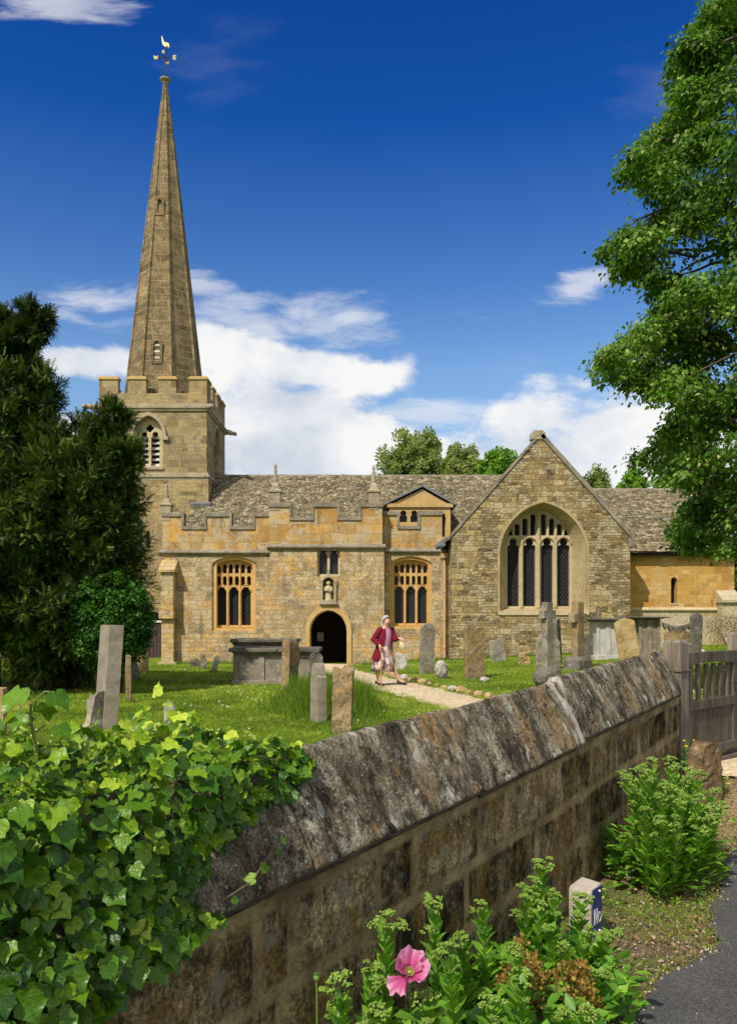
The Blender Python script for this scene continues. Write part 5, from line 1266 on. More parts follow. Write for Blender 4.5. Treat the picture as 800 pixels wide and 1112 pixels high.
# marker post with enamel plate near the wall foot
mx, my = X_(636, 4.42), 4.42
mk_ = tag(empty('marker_post', (mx, my, rz(mx, my)), math.radians(0)), 'short square stone marker post with a blue enamel plate at the wall foot', 'marker post')
mk_.rotation_euler = (0, 0, math.radians(-13)); c_ = [(-.090, -.03), (.022, -.095), (.085, .035), (-.02, .10)]
V0 = [Vector((a, b, 0)) for a, b in c_]
m = MB(); m.rings([[(a * q, b * q, z) for a, b in c_] for z, q in ((-.1, 1), (.30, 1.0))], cap1=False); c3 = [(a, b, .30) for a, b in c_]; t3 = [(a * .9, b * .9, .322 + b * .12) for a, b in c_]; m.rings([c3, t3], False, True)
GS['post'] = mat_stone('marker_stone', [(.30, .25, .20), (.42, .36, .29), (.52, .46, .38)], 3, bumpd=.003)
m.build('post', GS['post'], mk_, bevel=.006, local=False)
A_, B_ = V0[1], V0[2]; d_ = (B_ - A_).normalized(); n_ = Vector((d_.y, -d_.x, 0)); M['enamel'] = mat_flat('blue_enamel', (.008, .02, .16), .25, .5, .25, 30); 
plm = MB().obox((A_ + B_) / 2 + n_ * .003 + Vector((0, 0, .19)), d_ * .055, n_ * .003, (0, 0, .125)).build('plate', M['enamel'], mk_, bevel=.0015, local=False)
def stroke(m, a, b, w=.007):
    A3 = (A_ + B_) / 2 + d_ * a[0] + n_ * .008 + Vector((0, 0, a[1])); B3 = (A_ + B_) / 2 + d_ * b[0] + n_ * .008 + Vector((0, 0, b[1])); dd = (B3 - A3); p_ = dd.cross(n_).normalized()
    m.obox((A3 + B3) / 2, dd / 2, n_ * .0012, p_ * w / 2)
m = MB()
for a, b in (((-.042, .13), (-.042, .21)), ((-.042, .21), (-.010, .13)), ((-.010, .13), (-.010, .21))): stroke(m, a, b)
pts = [(.022 + .018 * math.cos(t), .157 + .026 * math.sin(t)) for t in np.linspace(0, 2 * PI, 9)]
for a, b in zip(pts[:-1], pts[1:]): stroke(m, a, b, .006)
m.build('lettering', M['white'], plm, local=False)
for z in (.085, .295): MB().ball((A_ + B_) / 2 + n_ * .008 + d_ * .02 + Vector((0, 0, z)), .007, 8, 5).build('screw', M['white'], plm, local=False)
# rough standing stone near the gate
X, Y = ghit(760, 872, rz)[:2]; rg = slab(.245, .15, .49, 'round', .022, 33, 0); A = np.array(rg.v); A[:, 0] += .12 * np.clip(A[:, 2], 0, 1) * (1 - A[:, 2]); rg.v = [tuple(p) for p in A]
GS['rust'] = mat_stone('rusty_rock', [(.085, .055, .03), (.20, .13, .065), (.33, .22, .12)], 2.6, dark=((.05, .035, .02), .6), bumpd=.02, streakdir=(1.8, 1, 1))
o = rg.build('standing_stone', GS['rust'], None, local=False); o.location = (X, Y, rz(X, Y)); o.rotation_euler = (0, math.radians(5), math.radians(28)); tag(o, 'rust-brown rough standing stone in front of the gate hinge', 'standing stone')
# ================= grass on the lawn
def m_blades(name, stops, trans=.3):
    m, nt = new_mat(name); g = G(nt); t = g.attr('tone'); col = g.ramp(t, [(i / (len(stops) - 1), c) for i, c in enumerate(stops)])
    g.out(col, .7, None, .2, 0, trans, g.mix(1, col, (1.4, 1.5, .6, 1), 'MULTIPLY')); return m
M['blades'] = m_blades('grass_blades', [(.05, .10, .010), (.13, .22, .016), (.23, .34, .024), (.34, .43, .045), (.46, .42, .12)])
def blades(name, X, Y, h, w, tone, bend=.5, rs=RS, parent=None, mat='blades', zf=yard):
    n = len(X); a = rs.uniform(0, 2 * PI, n); Zb = zf(X, Y) - .005; lx = rs.normal(0, 1, n) * h * bend; ly = rs.normal(0, 1, n) * h * bend
    c, s_ = np.cos(a) * w / 2, np.sin(a) * w / 2
    V = np.stack([np.stack([X - c, Y - s_, Zb], -1), np.stack([X + c, Y + s_, Zb], -1), np.stack([X + lx, Y + ly, Zb + h], -1)], 1).reshape(-1, 3)
    return npmesh(name, V, np.arange(3 * n).reshape(-1, 3), M[mat], parent, {'tone': np.repeat(tone, 3)})
n = 230000; u = RS.rand(n); Yb_ = 7.2 * (31 / 7.2) ** u; Xb_ = RS.uniform(-.49, .50, n) * Yb_
ok = (side(Xb_, Yb_) < -.22) & ~on_path(Xb_, Yb_, -.06) & ~((Yb_ > 29.3) & (Xb_ < 9)) & ~((Yb_ > 28.7) & (Xb_ > 2.7) & (Xb_ < 9.2)) & ~((Yb_ > 29.2) & (Xb_ < .5) & (Xb_ > -3.5)); Xb_, Yb_ = Xb_[ok], Yb_[ok]
pn = fbm(np.stack([Xb_ * .7, Yb_ * .7, 0 * Xb_], -1), 4, 8); pn2 = fbm(np.stack([Xb_ * 3, Yb_ * 3, 0 * Xb_], -1), 3, 9)
tone = np.clip(.48 + 1.5 * pn + .7 * pn2 + RS.normal(0, .15, len(Xb_)), 0, 1)
nearp = on_path(Xb_, Yb_, .14)
h = RS.uniform(.016, .042, len(Xb_)) * (1 + .9 * nearp) * (1 + 1.4 * np.clip(pn2 + .1, 0, 1)); w = .0035 + .00085 * Yb_
tag(blades('grass', Xb_, Yb_, h, w, tone, .6), kind='stuff')
# daisies and clover heads
n = 1100; Yd_ = 9 * (26 / 8.0) ** RS.rand(n); Xd_ = RS.uniform(-.48, .48, n) * Yd_; cl = fbm(np.stack([Xd_ * .5, Yd_ * .5, 0 * Xd_ + 3], -1), 2, 19)
ok = (side(Xd_, Yd_) < -.3) & (cl > .04) & (RS.rand(n) < .6) & ~on_path(Xd_, Yd_, .05); Xd_, Yd_ = Xd_[ok], Yd_[ok]
k6 = np.arange(6) * PI / 3; R_ = .003 + .00035 * Yd_
V = np.stack([np.stack([Xd_[:, None] + R_[:, None] * np.cos(k6), Yd_[:, None] + R_[:, None] * np.sin(k6) * .8, (yard(Xd_, Yd_) + .045)[:, None] + .008 * np.sin(k6)], -1)], 0).reshape(-1, 3)
tag(npmesh('daisies', V, np.arange(len(V)).reshape(-1, 6), M['white']), kind='stuff')
# longer grass round stones and wall feet
def tuft(cx, cy, rx, ry, n, h0, h1, w=.009):
    X = cx + RS.normal(0, rx, n); Y = cy + RS.normal(0, ry, n); f = np.exp(-((X - cx) / rx) ** 2 / 2 - ((Y - cy) / ry) ** 2 / 2)
    ok = side(X, Y) < -.24; X, Y, f = X[ok], Y[ok], f[ok]
    return X, Y, (h0 + (h1 - h0) * f) * RS.uniform(.6, 1.1, len(X)), np.full(len(X), w), np.clip(RS.normal(.24, .16, len(X)), 0, 1)
L_ = [tuft(-.75, 13.0, .30, .4, 6500, .10, .60, .012), tuft(-1.05, 14.2, .30, .5, 5200, .10, .62, .014), tuft(-.25, 13.4, .25, .6, 3600, .08, .62, .013), tuft(-.8, 17.5, .5, .6, 2600, .08, .5, .015)]
for o in list(COL.objects):
    if o.get('category') in ('gravestone', 'cross', 'tomb') and o.parent is None:
        X, Y = o.location.x, o.location.y
        if Y < 29 and o.get('category') != 'tomb': L_.append(tuft(X, Y - .03, .17, .12, 130, .04, .13, .008 + .0003 * Y))
for k in range(70):
    X = -7.2 + k * .145
    if not (-2.3 < X < -.4): L_.append(tuft(X, 29.05 if -3.5 < X < .7 else 29.5, .1, .09, 45, .05, .16 if k % 7 else .32, .02))
for k in range(45): L_.append(tuft(2.9 + k * .14, 28.45, .1, .08, 45, .05, .15, .02))
X, Y, h, w, t = [np.concatenate([l[i] for l in L_]) for i in range(5)]
tag(blades('long_grass', X, Y, h, w, t, .33), kind='stuff')

# ================= leaves
def m_ivy():
    m, nt = new_mat('ivy_leaf'); g = G(nt); t = g.attr('tone'); uv = g.attr('luv', 1); x, y, z = g.sep(uv)
    ax = g.math('ABSOLUTE', x); yy = g.math('SUBTRACT', y, .02); ang = g.math('ARCTAN2', ax, yy); r = g.vmath('LENGTH', g.comb(ax, yy, 0), out=1)
    vn = None
    for a in (0, .62, 1.28):
        d = g.math('MULTIPLY', g.math('ABSOLUTE', g.math('SUBTRACT', ang, a)), r); k = g.math('SUBTRACT', 1, g.band(d, .006, .022)); vn = k if vn is None else g.math('MAXIMUM', vn, k)
    col = g.ramp(t, [(0, (.022, .075, .006)), (.35, (.055, .15, .008)), (.6, (.12, .25, .012)), (.82, (.25, .40, .02)), (1, (.45, .56, .05))])
    bl = g.noise(g.vmath('ADD', uv, g.vmath('SCALE', (9, 9, 9), t)), 5, 3); col = g.mix(.4, col, g.mix(1, col, g.ramp(bl, [(.3, .65), (.7, 1.35)]), 'MULTIPLY'))
    col = g.mix(g.math('MULTIPLY', vn, .42), col, g.mix(1, col, (2.2, 1.7, 2.0, 1), 'MULTIPLY'))
    g.out(col, .31, g.bump(g.math('MULTIPLY_ADD', vn, -.6, bl), .0026), .36, 0, .2, g.mix(1, col, (1.5, 1.6, .5, 1), 'MULTIPLY')); return m
M['ivy'] = m_ivy(); M['vine'] = mat_flat('vine_bark', (.12, .09, .055), .8); M['vineg'] = mat_flat('young_stem', (.16, .20, .05), .6)
def leafmesh(name, shape, pos, R, sc, tone, mat, parent=None, luv=False):
    V, Q = scatter(shape[0], shape[1], pos, R, sc); o = npmesh(name, V, Q, M[mat], parent, {'tone': np.repeat(tone, len(shape[0]))}, True)
    if luv:
        T = np.tile(np.array(shape[0]), (len(pos), 1)); add_vec(o, 'luv', T)
    return o
def ivy_layer(n, seed):
    rs = np.random.RandomState(seed); s_ = rs.uniform(5.0, 7.7, n); a = rs.uniform(-.35, .92, n)   # a: distance over the coping, 0 at the lower edge, .38 at the ridge
    smin = np.interp(a, [-.35, -.15, 0, .1, .2, .3, .4, .6, .92], [7.8, 6.6, 5.93, 5.74, 5.64, 5.28, 5.16, 5.2, 5.3]) + .45 * fbm(np.stack([a * 13, 0 * a, 0 * a], -1), 3, 3)
    ok = s_ > smin; s_, a = s_[ok], a[ok]; dist = s_ - smin[ok]
    thick = np.clip(.03 + .25 * dist, .03, .17) * np.clip(1 + 1.3 * fbm(np.stack([s_ * 5.5, a * 7, 0 * a], -1), 3, 91), .4, 1.35); off = rs.uniform(.0, 1, len(s_)) ** .7 * thick
    n_ = np.where(a < 0, .205, np.interp(a, [0, .38, .42, .8], [.212, .03, -.03, -.21])); h_ = np.where(a < 0, -.36 + a, np.interp(a, [0, .38, .42, .92], [-.355, -.01, -.01, -.46]))
    nn = np.interp(a, [-.35, 0, .3, .4, .5, .92], [1, .93, .75, .05, -.6, -.95]); nh = np.interp(a, [-.35, 0, .3, .4, .5, .92], [0, .3, .7, 1, .7, .3])
    bulge = .07 * np.clip((s_ - 5.3) / .7, 0, 1) * np.exp(-((a - .40) / .14) ** 2)
    # in the photo the mat swells over the ridge
    p = wpt(s_, n_ + nn * off, h_ + nh * off + bulge)
    N = NW[None] * nn[:, None] + np.array([0, 0, 1.0])[None] * nh[:, None]
    return p, N, off / thick, a, s_, rs
P_, N_, O_, A_l, S_l = [], [], [], [], []
for sd_ in range(4):
    p, N, o_, a, s_, rs = ivy_layer(3300, 50 + sd_); P_.append(p); N_.append(N); O_.append(o_); A_l.append(a); S_l.append(s_)
p = np.concatenate(P_); N = np.concatenate(N_); O_ = np.concatenate(O_); A_l = np.concatenate(A_l); S_l = np.concatenate(S_l); n = len(p)
tip = np.stack([rs.normal(0, .42, n), rs.normal(0, .42, n), rs.normal(-1, .3, n)], -1) + N * rs.uniform(.1, .7, (n, 1)); cres = np.exp(-((A_l - .42) / .13) ** 2)[:, None]
tip = tip * (1 - .55 * cres) + cres * rs.normal(0, .6, (n, 3))
nrm = N + np.array([-.30, -.42, .55]) + rs.normal(0, .50, (n, 3))
big = np.clip((A_l < .3) * (S_l - 5.6) * .35, 0, .4); sc = rs.uniform(.018, .046, n) * (1 + 1.3 * big) * (.85 + .25 * O_)
near_crest = np.clip((A_l - .24) / .14, 0, 1); tone = np.clip(.36 + .44 * near_crest * O_ + rs.normal(0, .22, n), 0, 1)  # leaves lighter near the crest and towards the outside of the mat
ivy = tag(empty('ivy', tuple(wpt(6.4, .2, -.5))), 'glossy green ivy spilling over the near end of the boundary wall', 'ivy')
leafmesh('leaves', IVY, p, frames(tip, nrm), sc, tone, 'ivy', ivy, True)
# a dark woody mat beneath the leaves
m = MB(); rv = np.random.RandomState(5)
for k in range(26):
    s0 = rv.uniform(6.15, 7.4); a0 = rv.uniform(.05, .5); pts = []
    for j in range(9):
        ss_ = s0 + .07 * j + .02 * rv.randn(); aa = a0 - .04 * j + .03 * rv.randn(); nn_ = np.interp(aa, [-.35, 0, .38, .42, .8], [.21, .225, .05, -.03, -.2]); hh = np.interp(aa, [-.35, 0, .38, .42, .8], [-.7, -.35, .01, .01, -.36])
        pts.append(tuple(wpt(ss_, nn_ + .012, hh + .012)))
    m.tube(pts, np.linspace(.007, .003, 9), 5)
# a loose tendril
m.tube([tuple(wpt(5.85, .25, -.30)), tuple(wpt(5.72, .27, -.27)), tuple(wpt(5.62, .25, -.22)), tuple(wpt(5.56, .24, -.19))], .0035, 5)
m.build('stems', M['vine'], ivy)
tp = np.array([wpt(5.80, .27, -.29), wpt(5.72, .28, -.26), wpt(5.66, .27, -.24), wpt(5.60, .26, -.21), wpt(5.56, .25, -.19), wpt(5.84, .27, -.33)]); n = len(tp)
leafmesh('tendril_leaves', IVY, tp, frames(rv.normal(0, .5, (n, 3)) + [0, 0, -.7], np.tile(NW, (n, 1)) + [0, 0, .4]), rv.uniform(.024, .036, n), rv.uniform(.3, .7, n), 'ivy', ivy, True)
# upright shoot
sh0 = Vector(wpt(6.23, .0, .02)); m = MB(); pts = [sh0 + Vector((.012 * math.sin(k), 0, .052 * k)) for k in range(6)]; m.tube(pts, np.linspace(.006, .003, 6), 6); 
lp, lt, ln, ls = [], [], [], []
for k, (ang, z, ln_) in enumerate([(2.9, .26, .06), (-.1, .27, .05), (3.4, .20, .075), (-.3, .19, .07), (.7, .13, .06), (2.5, .11, .07), (4.5, .22, .06), (3.6, .05, .07), (-.6, .05, .08), (5.2, .09, .07), (1.5, .24, .04), (4.0, .28, .035)]):
    b = sh0 + Vector((0, 0, z)); e = b + Vector((math.cos(ang) * ln_, math.sin(ang) * ln_, .02)); m.tube([b, (b + e) / 2 + Vector((0, 0, .012)), e], .0022, 5)
    lp.append(e); lt.append((math.cos(ang) * .7, math.sin(ang) * .7 - .1, -.75)); ln.append((math.cos(ang) * .6, math.sin(ang) * .6 - .5, .9)); ls.append(.048 + .012 * (k % 3))
m.build('shoot', M['vineg'], ivy); leafmesh('shoot_leaves', IVY, np.array(lp), frames(np.array(lt), np.array(ln)), np.array(ls), np.linspace(.35, .6, len(lp)), 'ivy', ivy, True)

# ================= pale-headed flowering plants
M['pleaf'] = mat_leaf('fleshy_leaf', [(.05, .16, .016), (.13, .31, .026), (.24, .44, .04), (.38, .55, .08)], .3, .45, .35)
M['head'] = mat_leaf('pale_green_buds', [(.08, .17, .02), (.17, .29, .035), (.28, .41, .07), (.42, .52, .15)], .2, .55, .3)
M['pstem'] = mat_flat('green_stem', (.14, .24, .06), .6)
ICO = None
def ico():
    t = (1 + 5 ** .5) / 2; v = np.array([(-1, t, 0), (1, t, 0), (-1, -t, 0), (1, -t, 0), (0, -1, t), (0, 1, t), (0, -1, -t), (0, 1, -t), (t, 0, -1), (t, 0, 1), (-t, 0, -1), (-t, 0, 1)]) / math.sqrt(1 + t * t)
    f = [(0, 11, 5), (0, 5, 1), (0, 1, 7), (0, 7, 10), (0, 10, 11), (1, 5, 9), (5, 11, 4), (11, 10, 2), (10, 7, 6), (7, 1, 8), (3, 9, 4), (3, 4, 2), (3, 2, 6), (3, 6, 8), (3, 8, 9), (4, 9, 5), (2, 4, 11), (6, 2, 10), (8, 6, 7), (9, 8, 1)]
    return v, f
ICO = ico()
def head_mesh(seed, r=.045):
    rs = np.random.RandomState(seed); pos = []
    nsub = rs.randint(10, 14)
    for k in range(nsub):
        a = rs.uniform(0, 2 * PI); q = r * math.sqrt(rs.rand()) * .95; c = np.array([q * math.cos(a), q * math.sin(a), .034 * (1 - (q / r) ** 2) + rs.uniform(-.020, .008)])
        for j in range(15):
            d = rs.normal(size=3); d /= np.linalg.norm(d); d[2] = abs(d[2]) * .8 - .15; pos.append(c + d * rs.uniform(.008, .0155))
    pos = np.array(pos); n = len(pos); R = frames(rs.normal(size=(n, 3)), rs.normal(size=(n, 3))); V, Q = scatter(ICO[0], ICO[1], pos, R, np.stack([rs.uniform(.0032, .005, n)] * 3, -1))
    t = np.repeat(np.clip(rs.normal(.5, .2, n), 0, 1), 12)
    m = MB(); rs2 = rs
    me_o = npmesh('flower_head', V, Q, M['head'], None, {'tone': t}, True); me = me_o.data; bpy.data.objects.remove(me_o); return me
HEADS = [head_mesh(k, .034 + .004 * (k % 4)) for k in range(6)]
def add_head(root, p, sc, rs):
    o = bpy.data.objects.new('flower_head', HEADS[rs.randint(6)]); COL.objects.link(o); o.parent = root; o.location = Vector(p) - parent_origin(root)
    o.rotation_euler = (rs.uniform(-.35, .35), rs.uniform(-.35, .35), rs.uniform(0, 6.28)); o.scale = (sc,) * 3; return o
def plant_parts(base, top, rs, leaf, ln0=.055, nl=26, side_heads=2, f0=.05, sc=1.0, stem_r=.005):
    """returns stem tubes, leaf arrays and head places for one stem"""
    b, t = Vector(base), Vector(top); mid = (b + t) / 2 + Vector((rs.uniform(-.03, .03), rs.uniform(-.03, .03), 0)); H = (t - b).length
    def at(u): return b * (1 - u) ** 2 + mid * 2 * u * (1 - u) + t * u * u
    tubes = [([at(u) for u in np.linspace(0, .99, 7)], list(np.linspace(stem_r, stem_r * .55, 7)))]; heads = [(t, rs.uniform(.95, 1.35) * sc)]
    for k in range(side_heads):
        u = rs.uniform(.72, .93); p = at(u); a = rs.uniform(0, 6.28); e = p + Vector((math.cos(a), math.sin(a), 1.1)) * (H * rs.uniform(.05, .11) * sc + .01); tubes.append(([p, (p + e) / 2 + Vector((math.cos(a), math.sin(a), 0)) * .01, e], [.0028, .0024, .002])); heads.append((e, rs.uniform(.5, .9) * sc))
    for k in range(nl):
        u = f0 + (.93 - f0) * (k / nl) ** .9; p = at(u); a = k * 2.4 + rs.uniform(-.3, .3); up = rs.uniform(.3, 1.3) + .9 * u
        leaf['p'].append(tuple(p)); leaf['t'].append((math.cos(a), math.sin(a), up)); leaf['n'].append((-math.cos(a) * up * .8, -math.sin(a) * up * .8, 1)); leaf['s'].append(ln0 * rs.uniform(.8, 1.3) * (1.3 - .5 * u)); leaf['c'].append(np.clip(rs.normal(.45, .17), 0, 1))
    return tubes, heads
FLESHY = ([(0, 0, 0), (.20, .28, .06), (.27, .62, .06), (0, 1, -.10), (-.27, .62, .06), (-.20, .28, .06), (0, .5, -.01)], LIME[1])
def finish(root, tubes, heads, leaf, rs, stem='stem', shape=FLESHY):
    m = MB()
    for p, r in tubes: m.tube(p, r, 5)
    m.build(stem, M['pstem'], root)
    leafmesh('leaves', shape, np.array(leaf['p']), frames(np.array(leaf['t']), np.array(leaf['n'])), np.array(leaf['s']), np.array(leaf['c']), 'pleaf', root)
    for p, s_ in heads: add_head(root, p, s_, rs)
def newleaf(): return dict(p=[], t=[], n=[], s=[], c=[])
def flowering(px, py, Y, label=None, dx=0, sc=1.0, seed=0, nl=26, sh=2, ln0=.075):
    rs = np.random.RandomState(100 + seed); top = PX(px, py, Y); bx = top.x + dx; bx = max(bx, -1.936 + .648 * Y + .09); z0 = rz(bx, Y); r = empty('flowering_plant', (bx, Y, z0))
    tag(r, label or 'pale green-headed leafy plant in the crowd of plants at the foot of the wall', 'flowering plant', 'pale green-headed plants along the wall foot'); lf = newleaf()
    tb, hd = plant_parts((bx, Y, z0), top, rs, lf, ln0, nl, sh, .12, sc); finish(r, tb, hd, lf, rs); return r
spec = [(416, 1003, 2.78, 'pale-headed plant standing nearest the left, just above the pink poppy', .02), (470, 981, 3.05, 'pale-headed plant with two stacked heads rising right above the poppy', .03), (523, 985, 3.42, None, .02), (487, 1033, 2.9, None, .03),
        (590, 941, 3.95, 'tallest pale-headed plant, left of the marker post', -.03), (575, 975, 3.75, None, -.02), (404, 1056, 2.66, None, .02), (369, 1072, 2.48, 'leftmost pale-headed plant beside the round green bud', .03), (633, 980, 3.9, 'pale-headed plant whose head hides the top of the marker post', -.05),
        (640, 1016, 3.65, None, -.12), (669, 1017, 3.8, 'pale-headed plant leaning out over the verge right of the marker post', -.22), (559, 1034, 3.1, None, .0), (567, 1064, 3.0, None, .0), (462, 1089, 2.6, None, .03), (535, 1094, 2.85, None, 0),
        (412, 1101, 2.48, None, .04), (637, 1104, 3.05, None, -.05), (612, 1105, 2.95, None, 0), (596, 1010, 3.65, None, 0), (612, 1030, 3.55, None, 0), (580, 960, 3.8, None, -.03), (603, 975, 3.8, None, -.03), (588, 985, 3.7, None, -.02), (500, 1020, 3.3, None, .02), (655, 1060, 3.4, None, -.1)]
for i, (px, py, Y, lab, dx) in enumerate(spec): flowering(px, py, Y, lab, dx, 1.0 if lab else .8, i, nl=44 if lab else 38, sh=1 + i % 2)
# the big clump farther along
rs = np.random.RandomState(77); bx, by = 1.86, 5.25; shrub = tag(empty('flowering_shrub', (bx, by, rz(bx, by))), 'big bushy clump of pale green-headed stems between the marker post and the gate', 'flowering clump'); lf = newleaf(); TB, HD = [], []
tops = [(677, 843, 5.1), (690, 838, 5.3), (684, 850, 5.0), (698, 835, 5.2), (708, 829, 5.3), (702, 842, 5.0), (727, 827, 5.35), (733, 836, 5.2), (720, 855, 5.0), (716, 868, 4.9), (738, 858, 5.3), (752, 845, 5.5), (760, 843, 5.4), (748, 842, 5.6), (737, 875, 4.9), (760, 870, 5.2), (770, 880, 5.2), (783, 878, 5.3), (698, 882, 4.8), (718, 892, 4.7), (733, 900, 4.75), (773, 892, 5.1), (766, 905, 4.95), (688, 862, 5.0), (742, 868, 5.0), (776, 862, 5.4), (730, 860, 5.1)]
for i, (px, py, Y) in enumerate(tops):
    t = PX(px, py, Y); b = (bx + (t.x - bx) * .45 + rs.uniform(-.04, .04), by + (Y - by) * .5 + rs.uniform(-.05, .05), rz(bx, by) - .01); tb, hd = plant_parts(b, t, rs, lf, .070, 52, 1, .04, .95); TB += tb; HD += hd
for k in range(560):      # leafy skirt
    a = rs.uniform(0, 2 * PI); r_ = .34 * math.sqrt(rs.rand()); z = rs.uniform(.03, .38) * (1.15 - r_); p = (bx + math.cos(a) * r_ * 1.0, by + math.sin(a) * r_ * .8, rz(bx, by) + z)
    lf['p'].append(p); lf['t'].append((math.cos(a), math.sin(a), rs.uniform(-.1, 1.3))); lf['n'].append((math.cos(a) * .3, math.sin(a) * .3, 1)); lf['s'].append(rs.uniform(.065, .105)); lf['c'].append(np.clip(rs.normal(.4, .17), 0, 1))
finish(shrub, TB, HD, lf, rs, 'stems')
# low leafy growth filling in between the stems
rs = np.random.RandomState(31); lf = newleaf(); n = 3000; Yw_ = rs.uniform(2.2, 4.3, n); Wd = rs.uniform(.06, .85, n) ** 1.2; Xw_ = -1.936 + .648 * Yw_ + Wd * np.interp(Yw_, [2.2, 3.6, 4.3], [1, .95, .35])
Zw = road(Xw_, Yw_) + rs.uniform(0, .26, n) * np.interp(Yw_, [2.2, 3.8, 4.3], [1.0, .8, .3]); a = rs.uniform(0, 2 * PI, n)
tag(leafmesh('undergrowth', FLESHY, np.stack([Xw_, Yw_, Zw], -1), frames(np.stack([np.cos(a), np.sin(a), rs.uniform(-.2, 1.2, n)], -1), np.stack([0 * a, 0 * a - .2, 0 * a + 1], -1) + rs.normal(0, .3, (n, 3))), rs.uniform(.05, .095, n), np.clip(rs.normal(.32, .18, n), 0, 1), 'pleaf'), kind='stuff')
# rust-brown seedhead plant
M['rust'] = mat_leaf('rusty_seed_heads', [(.13, .07, .02), (.26, .15, .035), (.38, .25, .06), (.36, .36, .08)], .25, .6, .2)
rs = np.random.RandomState(9); c = PX(592, 1062, 3.35); n = 2600; d = rand_dirs(n, rs, .5); rr = rs.rand(n) ** .4; e = np.array([.205, .17, .17]); sb = np.array([(rs.uniform(-.17, .19), rs.uniform(-.12, .12), rs.uniform(-.16, .10)) for _ in range(26)]); sb[:, 2] -= .35 * np.abs(sb[:, 0]) * (sb[:, 0] > 0); pp = np.array(c)[None] + sb[rs.randint(26, size=n)] + d * rr[:, None] * np.array([.045, .045, .075]) + np.array([.01, 0, -.02])
ro = tag(empty('brown_plant', (c.x, c.y, rz(c.x, c.y))), 'rust-brown mounded seed-head plant among the green stems', 'plant')
leafmesh('seed_heads', LIME, pp, frames(d + rs.normal(0, .6, (n, 3)) + [0, 0, .4], rs.normal(0, 1, (n, 3)) + [0, 0, 1]), rs.uniform(.010, .021, n), np.clip(rs.normal(.45, .24, n), 0, 1), 'rust', ro)
m = MB()
for k in range(30):
    q = pp[rs.randint(n)]; m.tube([(c.x + rs.uniform(-.05, .05), c.y + rs.uniform(-.04, .04), rz(c.x, c.y)), tuple(q)], [.003, .0015], 5)
m.build('stems', M['vine'], ro)
# poppy
def m_petal():
    m, nt = new_mat('pink_petal'); g = G(nt); P = g.obj(); uv = g.attr('luv', 1); x, y, z = g.sep(uv); st = g.noise(g.comb(g.math('MULTIPLY', x, 26), g.math('MULTIPLY', y, 3), 0), 1.6, 4, .6)
    col = g.ramp(g.math('MULTIPLY_ADD', g.math('SUBTRACT', st, .5), .55, y), [(0, (.34, .015, .10)), (.3, (.60, .06, .25)), (.7, (.78, .17, .42)), (1, (.90, .48, .66))])
    g.out(col, .6, g.bump(st, .002), .2, 0, .35); return m
M['petal'] = m_petal(); pc0 = PX(444, 1058, 2.58); pop = tag(empty('poppy', (pc0.x + .03, pc0.y + .02, rz(pc0.x, pc0.y))), 'single open pink poppy among the pale green plants', 'poppy')
axp = Vector((.12, -.62, .78)).normalized(); e1 = Vector((1, 0, 0)); e1 = (e1 - axp * e1.dot(axp)).normalized(); e2 = axp.cross(e1)
def petal(a0, span, L_p, cup, seed, curl=0, nu=31, nv=14):
    V = []; T = []
    for i in range(nu):
        u = i / (nu - 1) * 2 - 1
        for j in range(nv):
            v = j / (nv - 1); a = a0 + u * span * (.35 + .65 * v ** .5); r = L_p * v * (1 - .16 * u * u * v); hgt = cup * v * v * L_p + curl * v ** 3 * L_p + .20 * L_p * v * v * math.sin(u * 5.5 + seed) + .15 * L_p * v ** 3 * math.sin(u * 13 + seed * 2) + .05 * L_p * v ** 4 * math.sin(u * 31 + seed)
            V.append(pc0 + e1 * r * math.cos(a) + e2 * r * math.sin(a) + axp * (hgt)); T.append((u, v, seed))
    o = npmesh('petal', np.array(V), grid_faces(nu, nv), M['petal'], pop, None, True); add_vec(o, 'luv', T); return o
petal(PI * .55, 1.15, .056, 1.0, 1); petal(.15, 1.15, .058, .85, 2); petal(PI * .33, 1.1, .062, .6, 8); petal(PI * .93, .9, .050, 1.0, 3); petal(-PI * .30, 1.0, .056, .85, 4); petal(-PI * .76, .75, .078, -.12, 5, -.05); petal(PI * .80, .5, .034, 1.3, 6); petal(PI * .1, .6, .036, 1.1, 7)
M['pod'] = mat_flat('poppy_pod', (.35, .33, .10), .7, .2, .3, 60); m = MB().ball(pc0 + axp * .010, .006, 10, 6)
for k in range(22): a = k * 2 * PI / 22; d_ = e1 * math.cos(a) + e2 * math.sin(a); m.tube([pc0 + axp * .004 + d_ * .006, pc0 + axp * .018 + d_ * .016], .0012, 4)
m.build('pod', M['pod'], pop); m = MB().tube([pc0 - axp * .001, pc0 - axp * .03 + Vector((0, .01, -.02)), Vector((pop.location.x, pop.location.y, .3)), pop.location], [.003, .003, .004, .005], 6); m.build('stem', M['pstem'], pop)
lf = newleaf(); rs = np.random.RandomState(3)
for k in range(14): a = k * 2.4; z = .1 + k * .03; lf['p'].append((pop.location.x, pop.location.y, z)); lf['t'].append((math.cos(a), math.sin(a), .5)); lf['n'].append((0, -.2, 1)); lf['s'].append(.10); lf['c'].append(.4)
leafmesh('leaves', FLESHY, np.array(lf['p']), frames(np.array(lf['t']), np.array(lf['n'])), np.array(lf['s']), np.array(lf['c']), 'pleaf', pop)
